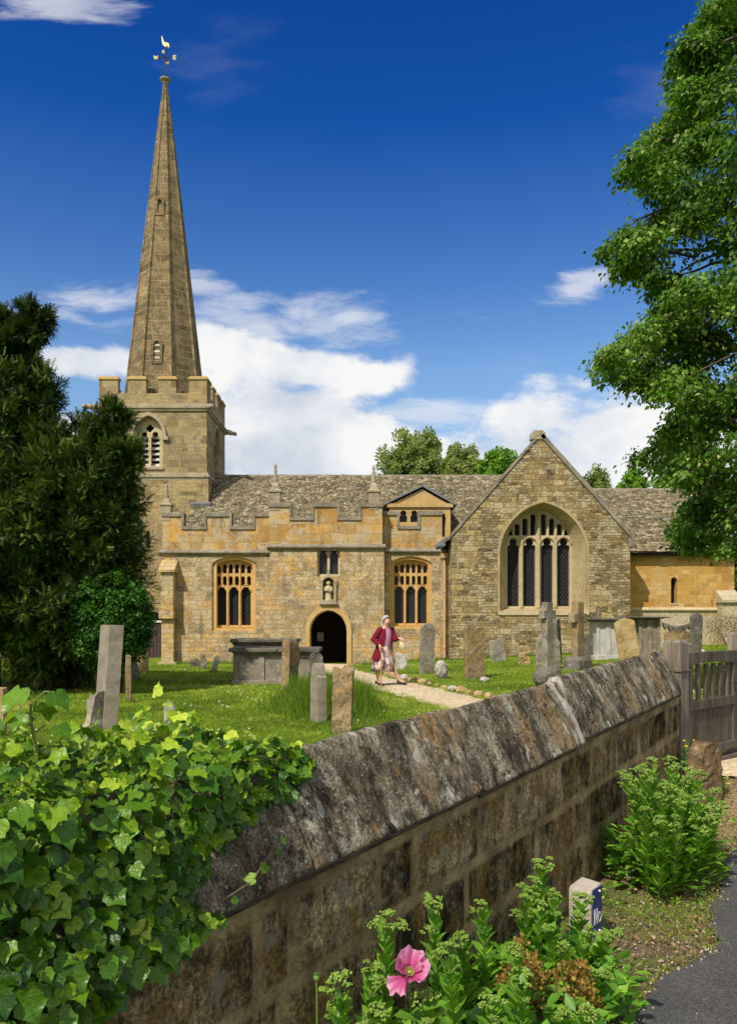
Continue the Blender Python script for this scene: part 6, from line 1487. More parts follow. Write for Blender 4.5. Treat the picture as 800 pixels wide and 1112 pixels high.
bp = PX(343.5, 1062, 2.36); bd = tag(empty('poppy_bud', (bp.x + .02, bp.y, 0)), 'thin bare stem ending in one round green bud, nearest the wall', 'poppy bud'); MB().ball(bp, .009, 12, 8, sc=(1, 1, 1.25)).build('bud', M['pstem'], bd); MB().tube([bp, bp + Vector((.004, 0, -.3)), (bp.x + .02, bp.y, 0)], [.0022, .0025, .003], 6).build('stem', M['pstem'], bd); MB().rings([[(bp.x + r * math.cos(a), bp.y + r * math.sin(a), bp.z + h) for a in [PI / 4 * k for k in range(8)]] for h, r in ((.008, .007), (.012, .009), (.014, .002))]).build('cap', M['head'], bd)
# yellow flowers by the gate
M['yellow'] = mat_flat('yellow_petals', (.75, .55, .04), .6)
for (px, py, n, lab) in ((746, 818, 26, 'yellow-flowered plant between the wall end and the rust-brown standing stone'), (777, 846, 18, 'small yellow-flowered plant right of the rust-brown standing stone')):
    Y = 7.15 if n == 26 else 6.9; c = PX(px, py, Y); rs = np.random.RandomState(px); r = tag(empty('yellow_flowers', (c.x, c.y, rz(c.x, c.y))), lab, 'flowering plant', 'yellow-flowered plants by the gate'); lf = newleaf(); tb = []; fl = MB()
    for k in range(n):
        t = c + Vector((rs.uniform(-.12, .12), rs.uniform(-.08, .08), rs.uniform(-.06, .13))); tb.append(([Vector((c.x + rs.uniform(-.04, .04), c.y, rz(c.x, c.y))), t], [.002, .0015]))
        if k % 2 == 0: fl.ball(t, rs.uniform(.009, .016), 6, 4, sc=(1, 1, .5))
        for j in range(7): u = rs.uniform(.3, .95); a = rs.uniform(0, 6.28); q = Vector(tb[-1][0][0]).lerp(t, u); lf['p'].append(tuple(q)); lf['t'].append((math.cos(a), math.sin(a), .4)); lf['n'].append((0, 0, 1)); lf['s'].append(rs.uniform(.03, .05)); lf['c'].append(rs.uniform(.3, .9))
    finish(r, tb, [], lf, rs, 'stems', LONG); fl.build('blossom', M['yellow'], r)
# verge: weeds, dead leaves, pebbles
rs = np.random.RandomState(61); n = 30000; T = rs.uniform(2.6, 8.6, n); w = rs.uniform(0, 1.5, n); X = -1.95 + .648 * T + w; cl = fbm(np.stack([X * 2.2, T * 2.2, 0 * T], -1), 4, 44); wd = w + .22 - edge(T)
keep = (cl > .03) | (rs.rand(n) < .07) | ((abs(wd) < .12) & (rs.rand(n) < .5)); keep &= (wd < .02 + .02 * rs.randn(n)) & (T < 7.4); X, T, cl = X[keep], T[keep], cl[keep]
tag(blades('verge_grass', X, T, rs.uniform(.010, .045, len(X)), np.full(len(X), .0045), np.clip(rs.normal(.5, .25, len(X)), 0, 1), .9, rs, None, 'blades', lambda a, b: road(a, b) + .01), kind='stuff')
def litter(name, n, sc0, sc1, shape, mat, zoff, mask, flat=.25, seed=0, up=.1):
    rs = np.random.RandomState(seed); T = rs.uniform(2.8, 7.3, n); w = rs.uniform(.03, 1.35, n); X = -1.95 + .648 * T + w; k = mask(X, T, w); X, T = X[k], T[k]; m_ = len(X); a = rs.uniform(0, 6.28, m_)
    return tag(leafmesh(name, shape, np.stack([X, T, road(X, T) + zoff + rs.uniform(0, .012, m_)], -1), frames(np.stack([np.cos(a), np.sin(a), rs.uniform(-.1, up, m_)], -1), np.stack([0 * a, 0 * a, 0 * a + 1], -1) + rs.normal(0, flat, (m_, 3))), rs.uniform(sc0, sc1, m_), rs.rand(m_), mat), kind='stuff')
M['dead'] = mat_leaf('dead_leaves', [(.12, .07, .035), (.30, .19, .10), (.45, .33, .20), (.34, .16, .07)], .1, .8, .1)
litter('leaf_litter', 3800, .008, .026, LIME, 'dead', .012, lambda X, T, w: w < edge(T) - .20, .45, 71)
litter('weeds', 3600, .016, .045, FLESHY, 'pleaf', .015, lambda X, T, w: (fbm(np.stack([X * 3, T * 3, 0 * T], -1), 3, 66) > .10) & (w < edge(T) - .22), .4, 72, .8)
litter('wall_foot_weeds', 1500, .03, .06, FLESHY, 'pleaf', .02, lambda X, T, w: (w < .30) & (T > 3.8) & (T < 5.4), .5, 73, 1.2)
n = 2600; rs = np.random.RandomState(12); T = rs.uniform(2.8, 7.5, n); w = rs.uniform(0, 1.9, n); X = -1.95 + .648 * T + w; k = (w < edge(T) - .16) | (rs.rand(n) < .035); X, T, w = X[k], T[k], w[k]; n = len(X)
V, Q = scatter(ICO[0], ICO[1], np.stack([X, T, road(X, T) + np.where(w > edge(T) - .22, .014, .008)], -1), frames(rs.normal(size=(n, 3)), rs.normal(size=(n, 3))), np.stack([rs.uniform(.003, .012, n), rs.uniform(.003, .010, n), rs.uniform(.002, .006, n)], -1))
M['peb'] = mat_leaf('pebbles', [(.12, .09, .06), (.28, .22, .15), (.45, .38, .28), (.6, .55, .45)], 0, .9, .2); tag(npmesh('pebbles', V, Q, M['peb'], None, {'tone': np.repeat(rs.rand(n), 12)}), kind='stuff')
# dry bush beside the chancel buttress
def leafy_blob(n, c, e, rs, pw=.45, up=.3): d = rand_dirs(n, rs, up); return np.array(c)[None] + d * (rs.rand(n)[:, None] ** pw) * np.array(e)[None], d
rs = np.random.RandomState(13); X, Y = X_(790, 28), 28.0; p, d = leafy_blob(1500, (X, Y, gz(X, Y) + .55), (.85, .5, .55), rs); M['drybush'] = mat_leaf('dry_bush_leaves', [(.16, .11, .06), (.30, .22, .13), (.42, .33, .22), (.20, .20, .07)], .2, .8)
db = tag(empty('bush', (X, Y, gz(X, Y))), 'dry brownish bush by the golden chancel wall behind the gate', 'bush'); leafmesh('leaves', LIME, p, frames(d + rs.normal(0, .5, d.shape), rs.normal(size=d.shape)), rs.uniform(.03, .06, len(p)), rs.rand(len(p)), 'drybush', db)
m = MB()
for k in range(10): m.tube([(X, Y, gz(X, Y)), tuple(p[k * 30])], [.012, .004], 5)
m.build('stems', M['vine'], db)
# ================= trees
def m_tree(name, stops, trans=.3, rough=.55): return mat_leaf(name, stops, trans, rough, .25, .8)
M['lime'] = m_tree('lime_leaves', [(.022, .068, .010), (.058, .138, .017), (.11, .225, .028), (.20, .33, .05), (.42, .48, .14)], .42, .5)
M['yew'] = m_tree('yew_needles', [(.006, .018, .005), (.018, .042, .007), (.05, .092, .010), (.11, .155, .016), (.20, .20, .025)], .08, .6)
M['laurel'] = m_tree('dense_bush_leaves', [(.012, .045, .008), (.03, .10, .012), (.06, .17, .018), (.11, .25, .03)], .2, .4)
M['birch'] = m_tree('far_pale_leaves', [(.12, .18, .05), (.22, .28, .09), (.33, .38, .14), (.42, .46, .20)], .4, .6)
M['ash'] = m_tree('far_green_leaves', [(.07, .17, .02), (.14, .28, .03), (.23, .40, .05), (.33, .48, .09)], .4, .6)
def m_bark(name, a, b):
    m, nt = new_mat(name); g = G(nt); P = g.pos(); n = g.noise(g.vmath('MULTIPLY', P, (1, 1, .2)), 14, 5, .7); col = g.ramp(n, [(.3, a), (.7, b)]); g.out(col, .95, g.bump(n, .03), .1); return m
M['bark'] = m_bark('grey_bark', (.05, .04, .03), (.17, .14, .105)); M['yewbark'] = m_bark('yew_bark', (.02, .013, .009), (.07, .042, .028))
def limb(m, a, b, r0, r1, rs, n=8, sag=.0, wob=.12):
    a, b = Vector(a), Vector(b); L_ = (b - a).length; pts = []
    for i in range(n + 1):
        u = i / n; p = a.lerp(b, u) + Vector((rs.normal(), rs.normal(), rs.normal())) * wob * L_ * .1 * math.sin(PI * u) + Vector((0, 0, sag * L_ * math.sin(PI * u))); pts.append(p)
    m.tube(pts, np.linspace(r0, r1, n + 1), 7); return pts
def clumps_to_leaves(C, R, n_per, rs, flat=.55, droop=.3, out_c=None):
    k = len(C); idx = np.repeat(np.arange(k), n_per); n = len(idx); d = rand_dirs(n, rs, .15); rr = rs.rand(n) ** .42
    e = R[idx] * rr[:, None]; p = C[idx] + d * e * np.array([1, 1, flat]); hd = np.hypot(d[:, 0], d[:, 1]) * rr; p[:, 2] -= droop * R[idx, 0] * hd ** 2
    return p, d, idx
# --- lime tree hanging in from the right
rs = np.random.RandomState(101)
tx, ty = 8.6, 13.6; lime = tag(empty('lime_tree', (tx, ty, gz(tx, ty))), 'tall broad-leaved tree whose drooping boughs fill the upper right', 'tree'); tb = MB(); base = Vector((tx, ty, gz(tx, ty)))
tp_ = [base + Vector((.0, 0, -.1)), base + Vector((.05, 0, .4)), base + Vector((.02, .05, 2.5)), base + Vector((-.1, 0, 6)), base + Vector((-.05, .1, 10)), base + Vector((.1, .1, 13.5))]
tb.tube(tp_, [.50, .36, .30, .24, .15, .05], 12)
sil = np.array([(-260, 850), (-100, 800), (0, 772), (30, 754), (60, 730), (80, 722), (110, 732), (140, 716), (165, 686), (185, 664), (205, 684), (225, 722), (245, 706), (262, 668), (280, 646), (295, 658), (315, 700), (335, 716), (355, 698), (375, 668), (400, 636), (412, 652), (430, 700), (450, 732), (470, 716), (490, 706), (505, 680), (520, 722), (540, 748), (560, 742), (585, 718), (600, 742), (615, 775), (632, 800)])
C, R = [], []
for py in np.arange(-235, 610, 11.0):
    for q in range(3):
        Y = 13.4 + rs.uniform(-1.6, 1.6); r_ = rs.uniform(.15, .30); k = r_ / Y * F; y2 = py + rs.uniform(-6, 6); xb = np.interp(y2, sil[:, 0], sil[:, 1]); C.append(np.array(PX(xb + k * (.95 + 1.1 * q), y2 - 8, Y))); R.append((r_ * 1.1, r_ * 1.1, r_))
tries = 0
while len(C) < 1150:
    py = rs.uniform(-240, 612); px = rs.uniform(640, 1200); Y = rs.uniform(9.6, 17.8); r_ = rs.uniform(.28, .55)
    xb = np.interp(py, sil[:, 0] * 0 + sil[:, 0], sil[:, 1]) if False else np.interp(py, sil[:, 0], sil[:, 1]); k = r_ / Y * F
    dc = abs(Y - 13.4) / 4.4; lim = xb + k * 1.25 + 170 * dc ** 2.2
    if px < lim: continue
    if (px - lim) > 200 and rs.rand() < .35: continue
    c = np.array(PX(px, py, Y)); 
    if c[2] < 2.0 + .4 * rs.rand(): continue
    # layered boughs: keep gaps between tiers
    if math.sin(c[2] * 3.4 + .9 * math.sin(c[0] * 1.3 + Y)) < -.80 and px < lim + 60: continue
    C.append(c); R.append((r_ * 1.15, r_ * 1.15, r_))
C = np.array(C); R = np.array(R)
LIME2 = ([(0, 0, 0), (.40, .42, .05), (0, 1, -.12), (-.40, .42, .05)], [(0, 1, 2), (0, 2, 3)])
p, d, idx = clumps_to_leaves(C, R, 300, rs, .60, .45)
sp_ = np.clip(rs.normal(0, 1, (len(p), 3)), -1.7, 1.7) * np.array([.10, .10, .07]) * (rs.rand(len(p), 1) < .5); p = p + sp_; n = len(p)
tip = np.stack([d[:, 0], d[:, 1], 0 * d[:, 2]], -1) * .9 + np.array([0, 0, -.75]) + rs.normal(0, .35, (n, 3)); nr = d * .5 + np.array([0, 0, .9]) + rs.normal(0, .38, (n, 3))
cv = rs.normal(0, .10, len(C))[idx]; tone = np.clip(.42 + cv + rs.normal(0, .16, n) + .5 * (rs.rand(n) < .07), 0, 1)
leafmesh('crown', LIME2, p, frames(tip, nr), rs.uniform(.05, .10, n), tone, 'lime', lime)
for k in range(26):
    z = rs.uniform(3, 12); a = base + Vector((rs.normal(0, .08), 0, z)); b = Vector(C[rs.randint(len(C))]); 
    if b.z < z - 2.5 or b.z > z + 4.5: continue
    pts = limb(tb, a, b, .11, .02, rs, 8, .10, .5)
for k in range(0, len(C), 3):
    b = Vector(C[k]); q = Vector((tx + (b.x - tx) * .62, ty + (b.y - ty) * .62, b.z + rs.uniform(.2, .8))); limb(tb, q, b, .035, .008, rs, 5, .06, .5)
tb.build('trunk', M['bark'], lime)
# --- yew on the left
rs = np.random.RandomState(55); Yy = 17.4
yx = X_(48, Yy); yew = tag(empty('yew_tree', (yx, Yy, gz(yx, Yy))), 'huge dark yew tree filling the left side before the tower', 'tree')
ell = [(-20, 610, 165, 105, 17.6, 2.5), (40, 560, 90, 76, 17.4, 1.8), (-14, 470, 66, 66, 17.5, 1.6), (70, 690, 55, 45, 17.8, .8), (60, 700, 50, 40, 17.9, 1.2), (104, 494, 30, 40, 17.2, .8), (106, 545, 38, 62, 17.0, .9), (6, 396, 20, 38, 17.6, .6), (-130, 560, 150, 160, 18, 3), (88, 620, 68, 66, 17.2, 1.4), (30, 655, 110, 50, 17.2, 1.8), (60, 482, 34, 28, 17.6, .8), (122, 456, 9, 20, 17, .3), (134, 503, 16, 22, 16.8, .4), (65, 520, 66, 52, 17.3, 1.4), (22, 425, 26, 34, 17.6, .7), (24, 385, 20, 26, 17.6, .6), (38, 440, 30, 26, 17.6, .7), (40, 362, 9, 12, 17.5, .25), (85, 655, 50, 40, 17.6, .7), (118, 575, 26, 36, 16.9, .6), (-60, 430, 80, 90, 17.8, 1.6), (108, 615, 28, 36, 16.9, .6), (38, 348, 12, 14, 17.5, .25), (14, 362, 14, 22, 17.5, .3), (-8, 372, 16, 26, 17.5, .4)]
C, R, O = [], [], []
for (px, py, rx, ry, Y, dy) in ell:
    c = np.array(PX(px, py, Y)); e = np.array((rx / F * Y, dy, ry / F * Y)); nn_ = int(10 + 40 * (e[0] * e[2]) ** .8)
    for k in range(nn_):
        dd = rs.normal(size=3); dd /= np.linalg.norm(dd); q = c + dd * e * rs.uniform(.35, .97) ** .8; C.append(q); s_ = rs.uniform(.20, .36) * min(1, .45 + e[0] * .5); R.append((s_, s_, s_)); O.append(dd * .6 + np.array([0, 0, .3]))
C, R, O = np.array(C), np.array(R), np.array(O); O /= np.linalg.norm(O, axis=1, keepdims=True)
k = len(C); npc = 190; idx = np.repeat(np.arange(k), npc); n = len(idx); d = rand_dirs(n, rs, 0); rr = rs.rand(n) ** .45
# sprays run outwards along each clump's own direction
al = rs.uniform(-1, 1.5, n); p = C[idx] + d * R[idx] * rr[:, None] * .75 + O[idx] * (al * R[idx, 0])[:, None] * .9
tip = O[idx] * .5 + d * .8 + rs.normal(0, .35, (n, 3)) + [0, 0, -.05]; nr = rs.normal(0, .4, (n, 3)) + [0, -.1, 1]
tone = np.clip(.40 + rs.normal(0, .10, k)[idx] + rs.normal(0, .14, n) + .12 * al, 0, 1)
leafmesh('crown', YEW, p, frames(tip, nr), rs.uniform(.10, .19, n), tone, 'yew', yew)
tb = MB(); bz = gz(yx, Yy)
tb.tube([(yx, Yy + .7, bz - .1), (yx + .05, Yy + .7, bz + .6), (yx + .1, Yy + .5, bz + 1.8), (yx, Yy, bz + 3.5), (yx - .3, Yy, bz + 5.5)], [.48, .38, .32, .2, .06], 10)
for (px, dyy, r_) in ((20, -.3, .07), (62, .6, .14), (-25, .6, .2)):
    x = X_(px, Yy); tb.tube([(x, Yy + dyy, gz(x, Yy) - .1), (x + .04, Yy + dyy, bz + .5), (x - .05, Yy + dyy, bz + 1.4), (x * .9 + yx * .1, Yy + dyy * .5, bz + 2.6)], [r_ * 1.2, r_, r_ * .85, r_ * .5], 8)
for k_ in range(30): q = C[rs.randint(len(C))]; limb(tb, (yx + rs.normal(0, .2), Yy + .4, bz + rs.uniform(1.2, 3.4)), tuple(q + (np.array([yx, Yy + .4, q[2]]) - q) * .35), .06, .012, rs, 7, .05, .5)
tb.build('trunk', M['yewbark'], yew)
# a second, darker yew behind to the left
def simple_tree(name, label, cat, px, Y, wpx, ytop, ybot, mat, seed, shape=LIME, lsz=.12, ncl=110, npc=130, dens=.5, group=None, cr=.13, base_px=None, tonec=.45, droop=.3, bark='bark'):
    rs = np.random.RandomState(seed); X = X_(px, Y); z0 = gz(X, min(Y, 40)); t = tag(empty(name, (X, Y, z0)), label, cat, group); ytop -= 3; cz = (Z_(ytop, Y) + Z_(ybot, Y)) / 2; e = np.array((wpx / F * Y / 2, wpx / F * Y / 2, (Z_(ytop, Y) - Z_(ybot, Y)) / 2))
    dd = rand_dirs(ncl, rs, .1); q = np.array((X, Y, cz)) + dd * e * (rs.rand(ncl)[:, None] ** dens) * .88; R = (e.min() * cr * rs.uniform(.7, 1.5, ncl) + .15)[:, None].repeat(3, 1)
    p, d, idx = clumps_to_leaves(q, R, npc, rs, .75, droop); n = len(p); leafmesh('crown', shape, p, frames(d + rs.normal(0, .5, d.shape) + [0, 0, -.3], d + rs.normal(0, .4, d.shape) + [0, 0, .7]), rs.uniform(.7, 1.3, n) * lsz, np.clip(tonec + rs.normal(0, .1, ncl)[idx] + rs.normal(0, .13, n), 0, 1), mat, t)
    m = MB(); h = cz - z0; r0 = .03 * (Z_(ytop, Y) - z0); m.tube([(X, Y, z0 - .2), (X + .05, Y, z0 + h * .5), (X, Y, cz), (X, Y, cz + e[2] * .15)], [r0, r0 * .75, r0 * .4, r0 * .1], 8)
    for k in range(min(40, ncl)): limb(m, (X, Y, z0 + h * rs.uniform(.6, 1.0)), tuple(q[k]), r0 * .2, r0 * .05, rs, 5, .05, .5)
    m.build('trunk', M[bark], t); return t
bg = 'trees beyond the church roof'
simple_tree('tree', 'airy pale birch-like tree rising above the nave roof, tallest on the left', 'tree', 450, 58, 92, 463, 560, 'birch', 1, LIME, .16, 170, 120, .55, bg, .10, droop=.9)
simple_tree('tree', 'second pale drooping tree just left of the gable apex', 'tree', 500, 57, 58, 479, 560, 'birch', 2, LIME, .16, 110, 110, .55, bg, .13, droop=.9)
simple_tree('tree', 'bright green round tree touching the left slope of the gable', 'tree', 541, 54, 56, 486, 560, 'ash', 3, LIME, .18, 110, 120, .5, bg, .16)
simple_tree('tree', 'small feathery pale treetop right of the gable', 'tree', 646, 60, 38, 503, 560, 'birch', 4, LIME, .15, 70, 70, .6, bg, .14, droop=.9)
simple_tree('tree', 'rounded green treetop above the chancel ridge', 'tree', 690, 58, 40, 510, 565, 'ash', 5, LIME, .17, 80, 90, .55, bg, .15)
simple_tree('tree', 'yellow-green treetop above the chancel, nearest the lime boughs', 'tree', 730, 56, 60, 514, 565, 'ash', 6, LIME, .17, 110, 100, .5, bg, .15, tonec=.6)
simple_tree('tree', 'green tree just beyond the right end of the chancel', 'tree', 835, 40, 110, 560, 700, 'laurel', 7, LIME, .14, 170, 170, .45, bg, .15)
simple_tree('tree', 'dark tree far behind the yew at the left edge', 'tree', -60, 42, 190, 560, 690, 'laurel', 8, LIME, .16, 160, 160, .5, bg, .14, tonec=.3)
simple_tree('tree', 'dark bushy tree between the yew and the tower foot', 'tree', 60, 40, 120, 600, 705, 'laurel', 9, LIME, .16, 150, 170, .45, bg, .16, tonec=.25)
# rounded bush under the yew
rs = np.random.RandomState(8); Yl = 16.6; lx = X_(118, Yl); lb = tag(empty('bush', (lx, Yl, gz(lx, Yl))), 'rounded bright green bush at the right foot of the yew', 'bush')
CC = []
for k in range(330): dd = rs.normal(size=3); dd /= np.linalg.norm(dd); dd[2] = dd[2]; CC.append(np.array(PX(120, 675, Yl)) + dd * np.array((.84, .8, 1.05)) * rs.uniform(.6, .95))
CC = np.array(CC); CC = CC[CC[:, 2] > .5]; p, d, idx = clumps_to_leaves(CC, np.full((len(CC), 3), .17), 95, rs, .9, .2); n = len(p)
leafmesh('crown', LIME, p, frames(d + rs.normal(0, .4, d.shape) + [0, 0, -.5], d + rs.normal(0, .3, d.shape) + [0, 0, .7]), rs.uniform(.04, .075, n), np.clip(.5 + rs.normal(0, .1, len(CC))[idx] + rs.normal(0, .13, n), 0, 1), 'laurel', lb)
m = MB(); [m.tube([(lx + .2 * math.cos(a), Yl + .2 * math.sin(a), .3), (lx + .4 * math.cos(a), Yl + .3 * math.sin(a), 1.6)], [.05, .03], 6) for a in (0, 2, 4)]; m.build('trunk', M['yewbark'], lb)
# pale boundary wall and a far headstone seen under the yew
tag(MB().box(-30, -13.5, 33.0, 33.5, -.2, 2.0).box(-30.1, -13.4, 32.95, 33.55, 2.002, 2.12).build('churchyard_wall', M['chancel_low']), 'pale far churchyard wall glimpsed under the yew', 'wall')

# ================= the walking woman
WX, WY, _z = ghit(419, 746); WZ = gz(WX, WY) + .045; PW = F / WY
def W(px, py, dy=0.0): return Vector(((px - 419) / PW, dy, (746 - py) / PW))
M['skin'] = mat_flat('skin', (.62, .36, .27), .55, .3, .08, 20); M['hair'] = mat_flat('grey_hair', (.42, .40, .38), .7, .3, .3, 60, bumpd=.004)
M['cardi'] = mat_flat('maroon_knit', (.17, .012, .028), .9, .1, .25, 90, bumpd=.003); M['blouse'] = mat_flat('mauve_blouse', (.56, .27, .40), .8, .2, .15, 50); M['shoe'] = mat_flat('black_shoe', (.015, .014, .014), .35)
def m_skirt():
    m, nt = new_mat('floral_skirt'); g = G(nt); P = g.obj(); v = g.voro(P, 11, 'Color'); s_ = g.n('ShaderNodeSeparateColor'); g.put(s_.inputs[0], v)
    col = g.ramp(s_.outputs[0], [(0, (.10, .05, .05)), (.25, (.36, .17, .16)), (.5, (.62, .42, .36)), (.72, (.72, .60, .52)), (1, (.30, .22, .20))], 'CONSTANT'); g.out(g.mix(.3, col, g.ramp(g.noise(P, 40, 3), [(.3, (.2, .1, .1)), (.7, (.7, .55, .5))])), .85, None, .15); return m
M['skirt'] = m_skirt()
woman = tag(empty('person', (WX, WY, WZ)), 'elderly woman in maroon cardigan and floral skirt walking with a cane on the path', 'person')
fx, fy = .60, -.80; rx_, ry_ = -.80, -.60       # facing, her right
def B(f, r, z): return Vector((fx * f + rx_ * r, fy * f + ry_ * r, z))
hc = W(419.6, 675.5)
hc = Vector((hc.x, -.06, hc.z - .018)); nb = Vector((-.005, .0, 1.245))
sR = Vector((-.135, -.10, 1.215)); sL = Vector((.125, .10, 1.215)); eR = Vector((-.29, -.10, 1.00)); hR = Vector((-.135, -.30, .875)); eL = Vector((.20, -.0, 1.0)); hL = Vector((.285, -.16, 1.045))
pel = Vector((-.03, 0, .80)); hpR = pel + Vector((-.07, -.06, -.03)); hpL = pel + Vector((.07, .05, -.03)); kR = Vector((-.17, -.02, .44)); aR = Vector((-.19, .02, .085)); kL = Vector((.13, -.06, .44)); aL = Vector((.30, -.02, .10))
tR = aR + Vector((.10, -.055, -.055)); tL = aL + Vector((.11, -.045, -.045))
vs = [pel, (pel + nb) / 2 + Vector((0, .01, .0)), nb, Vector((hc.x * .6, -.03, 1.30)), hc + Vector((0, 0, -.055)), hc, hc + Vector((-.008, .01, .055)), sR, eR, hR, sL, eL, hL, hpR, kR, aR, tR, hpL, kL, aL, tL]
rd = [.13, .12, .065, .045, .062, .078, .055, .055, .04, .024, .055, .04, .024, .085, .05, .034, .018, .085, .05, .034, .018]
ed = [(0, 1), (1, 2), (2, 3), (3, 4), (4, 5), (5, 6), (2, 7), (7, 8), (8, 9), (2, 10), (10, 11), (11, 12), (0, 13), (13, 14), (14, 15), (15, 16), (0, 17), (17, 18), (18, 19), (19, 20)]
fdir = Vector((.72, -.69, -.15)).normalized()
vs.append(hc + fdir * .082 + Vector((0, 0, -.012))); rd.append(.012); ed.append((5, len(vs) - 1))          # nose
def hand(wi, dirv, side_, curl):
    d = dirv.normalized(); s_ = side_.normalized(); palm = vs[wi] + d * .045; vs.append(palm); rd.append(.026); pi_ = len(vs) - 1; ed.append((wi, pi_))
    for k, (o_, L_) in enumerate(((-.027, .058), (-.009, .068), (.009, .064), (.026, .050))):
        a = palm + d * .03 + s_ * o_; b = a + d * L_ * .55 + curl * .4 * L_; c = b + d * L_ * .15 + curl * L_ * .6
        for q, r_ in ((a, .0085), (b, .008), (c, .0065)): vs.append(q); rd.append(r_)
        n_ = len(vs); ed.extend([(pi_, n_ - 3), (n_ - 3, n_ - 2), (n_ - 2, n_ - 1)])
    a = palm - s_ * .035 - d * .01 + curl * .01; b = a + d * .03 - s_ * .008 + curl * .025; vs.extend([a, b]); rd.extend([.0095, .0075]); n_ = len(vs); ed.extend([(pi_, n_ - 2), (n_ - 2, n_ - 1)])
hand(9, Vector((.05, -.25, -.75)), Vector((-.8, -.5, 0)), Vector((.5, .6, -.2))); hand(12, Vector((.75, -.5, -.2)), Vector((.3, .6, .3)), Vector((-.1, -.1, -.9)))
me = bpy.data.meshes.new('body'); me.from_pydata(vs, ed, []); bo = bpy.data.objects.new('body', me); COL.objects.link(bo)
sk = bo.modifiers.new('Skin', 'SKIN'); sub = bo.modifiers.new('Sub', 'SUBSURF'); sub.levels = 2; sub.render_levels = 2
for i, v in enumerate(me.skin_vertices[0].data): v.radius = (rd[i], rd[i]); v.use_root = (i == 0)
bpy.context.view_layer.update(); dg = bpy.context.evaluated_depsgraph_get(); me2 = bpy.data.meshes.new_from_object(bo.evaluated_get(dg)); bpy.data.objects.remove(bo); me2.name = 'body'
for pl_ in me2.polygons: pl_.use_smooth = True
link('body', me2, M['skin'], woman)
for sg in (-1, 1):
    e_ = hc + fdir * .072 + Vector((-fdir.y, fdir.x, 0)).normalized() * .028 * sg + Vector((0, 0, .012)); MB().ball(e_, .008, 8, 6).build('eye', M['shoe'], woman, local=False)
MB().obox(hc + fdir * .074 + Vector((0, 0, -.045)), Vector((-fdir.y, fdir.x, 0)).normalized() * .02, fdir * .003, (0, 0, .004)).build('mouth', mat_flat('lips', (.42, .14, .13), .5), woman, local=False)
# hair: cap with volume, open at the face
m = MB().ball((0, 0, 0), 1, 22, 14); A = np.array(m.v); nd = A @ np.array(fdir); A2 = A * (1 + .10 * fbm(A * 5, 3, 2)[:, None] * 2); A2 = A2 * np.array((.094, .094, .104)); push = np.clip(nd - .05, 0, 1) * np.clip(.62 - A[:, 2], 0, 1); A2 -= np.array(fdir)[None] * push[:, None] * .13
m.v = [tuple(Vector(q) + hc + Vector((-.012, .012, .022))) for q in A2]; m.build('hair', M['hair'], woman, local=False)
def ringpts(c, a, b, z, th0, th1, n, wav=0, k=9, ph=0):
    out = []
    for i in range(n):
        t = th0 + (th1 - th0) * i / (n - 1 if th1 - th0 < 6.2 else n); w_ = 1 + wav * math.sin(k * t + ph); f = a * math.cos(t) * w_; r_ = b * math.sin(t) * w_; q = B(f, r_, z); out.append(Vector((c[0] + q.x, c[1] + q.y, z)))
    return out
def cl(c, a, b, z, w_=0, k=9, ph=0): return ringpts(c, a, b, z, 0, 2 * PI, 36, w_, k, ph)
MB().rings([cl((-.03, 0), .11, .155, .80), cl((-.03, 0), .125, .155, .92), cl((-.02, 0), .135, .16, 1.05), cl((-.01, 0), .115, .165, 1.17), cl((0, 0), .075, .10, 1.25), cl((0, -.01), .052, .055, 1.285)], smooth=True).build('blouse', M['blouse'], woman, local=False)
MB().rings([cl((-.03, 0), .135, .165, .86), cl((-.04, 0), .155, .185, .76, .02), cl((-.05, 0), .19, .21, .60, .05), cl((-.06, -.01), .225, .235, .45, .08, 9, .4), cl((-.075, -.01), .27, .25, .30, .10, 9, .8), cl((-.075, -.01), .262, .242, .30, .10, 9, .8), cl((-.04, 0), .15, .17, .6, .05)], False, False, smooth=True).build('skirt', M['skirt'], woman, local=False)
def op(c, a, b, z, g0, w_=0): o = ringpts(c, a, b, z, g0, 2 * PI - g0, 30, w_, 7); i = ringpts(c, a - .012, b - .012, z, g0, 2 * PI - g0, 30, w_, 7); return o + i[::-1]
m = MB().rings([op((-.09, 0), .19, .245, .555, .75, .035), op((-.075, 0), .18, .225, .68, .72, .03), op((-.05, 0), .16, .195, .82, .66, .02), op((-.035, 0), .155, .185, .95, .58), op((-.02, 0), .155, .185, 1.07, .52), op((-.01, 0), .135, .18, 1.18, .50), op((0, .01), .09, .125, 1.25, .55), op((0, .01), .058, .07, 1.285, .8)], smooth=True)
m.tube([sR + Vector((.04, .02, .01)), sR, (sR + eR) / 2, eR, (eR + hR) / 2, hR + (eR - hR) * .12], [.07, .072, .066, .062, .055, .046], 12); m.tube([sL + Vector((-.04, -.02, .01)), sL, (sL + eL) / 2, eL, (eL + hL) / 2, hL + (eL - hL) * .10], [.07, .072, .066, .060, .052, .044], 12)
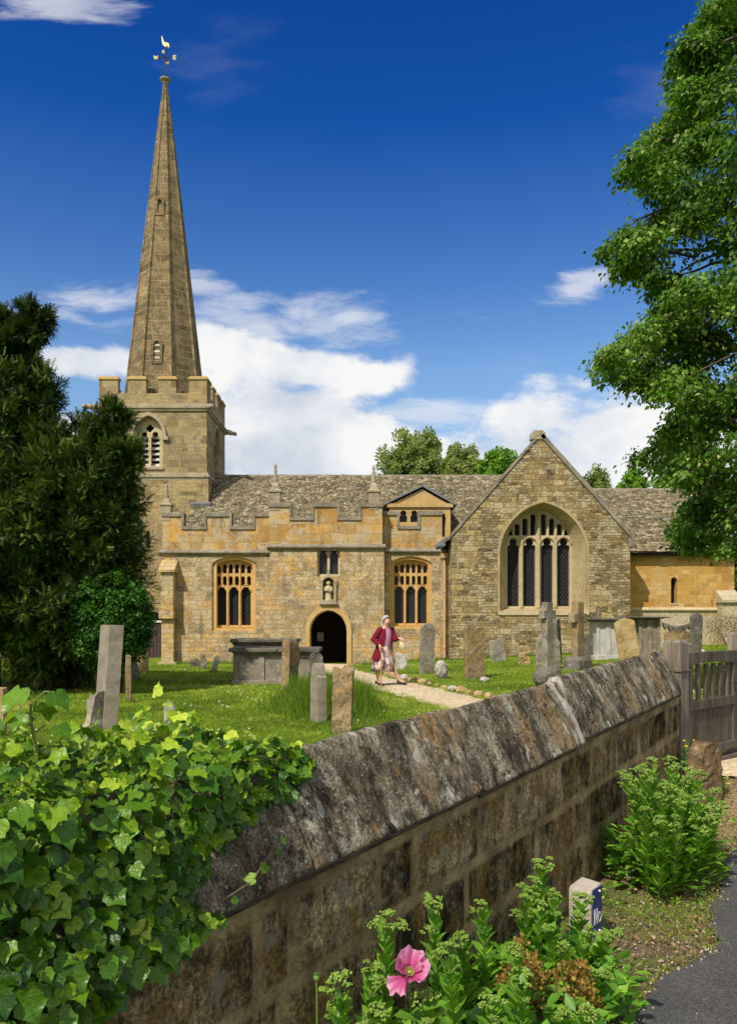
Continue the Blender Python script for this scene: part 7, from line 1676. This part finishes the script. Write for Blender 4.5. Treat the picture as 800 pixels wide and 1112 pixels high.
m.build('cardigan', M['cardi'], woman, local=False)
for a_, t_ in ((aR, tR), (aL, tL)):
    d = (t_ - a_); d = Vector((d.x, d.y, d.z * .6)).normalized(); s_ = Vector((-d.y, d.x, 0)).normalized(); R_ = []
    for u, w_, h_ in ((-.06, .018, .045), (-.045, .034, .066), (0, .040, .064), (.06, .042, .058), (.11, .044, .052), (.16, .036, .04), (.19, .012, .02)):
        c = a_ + d * u + Vector((0, 0, -.070)); R_.append([c + s_ * w_ * math.cos(q) + Vector((0, 0, h_ * (.5 + .5 * math.sin(q)) if math.sin(q) > -.5 else 0)) for q in [PI / 5 * k for k in range(10)]])
    MB().rings(R_, smooth=True).build('shoe', M['shoe'], woman, local=False)
M['cane'] = mat_flat('cane_wood', (.42, .22, .09), .5)
cg = hR + Vector((.02, -.03, -.055)); cn = tag(empty('walking_cane', (WX + cg.x, WY + cg.y, WZ - .03)), "wooden walking cane in the woman's right hand", 'cane')
MB().tube([(0, 0, .0), (0, 0, .70), (0, 0, cg.z + .03)], .013, 8).tube([(-.055, 0, cg.z + .045), (.0, 0, cg.z + .04), (.05, 0, cg.z + .05)], .014, 8).build('shaft', M['cane'], cn, local=False)
bgp = hL + Vector((.05, -.04, -.05)); M['bag'] = mat_flat('pale_bag', (.55, .50, .30), .7, .3, .3, 25)
ho = tag(empty('bag', (WX + bgp.x, WY + bgp.y, WZ + bgp.z)), "small cream bag hanging from the woman's raised left hand", 'bag')
MB().rings([[(sx_ * a + o_, sy_ * b, z) for sx_, sy_ in ((-1, -1), (0, -1.2), (1, -1), (1.1, 0), (1, 1), (0, 1.2), (-1, 1), (-1.1, 0))] for z, a, b, o_ in ((-.20, .045, .02, .04), (-.17, .062, .03, .035), (-.10, .060, .032, .02), (-.05, .045, .02, .01), (-.04, .03, .008, .008))], smooth=True).build('pouch', M['bag'], ho, local=False)
MB().tube([(-.02, 0, -.05), (-.015, 0, .0), (0, 0, .015), (.02, 0, .0), (.03, 0, -.05)], .005, 6).build('handle', M['bag'], ho, local=False)
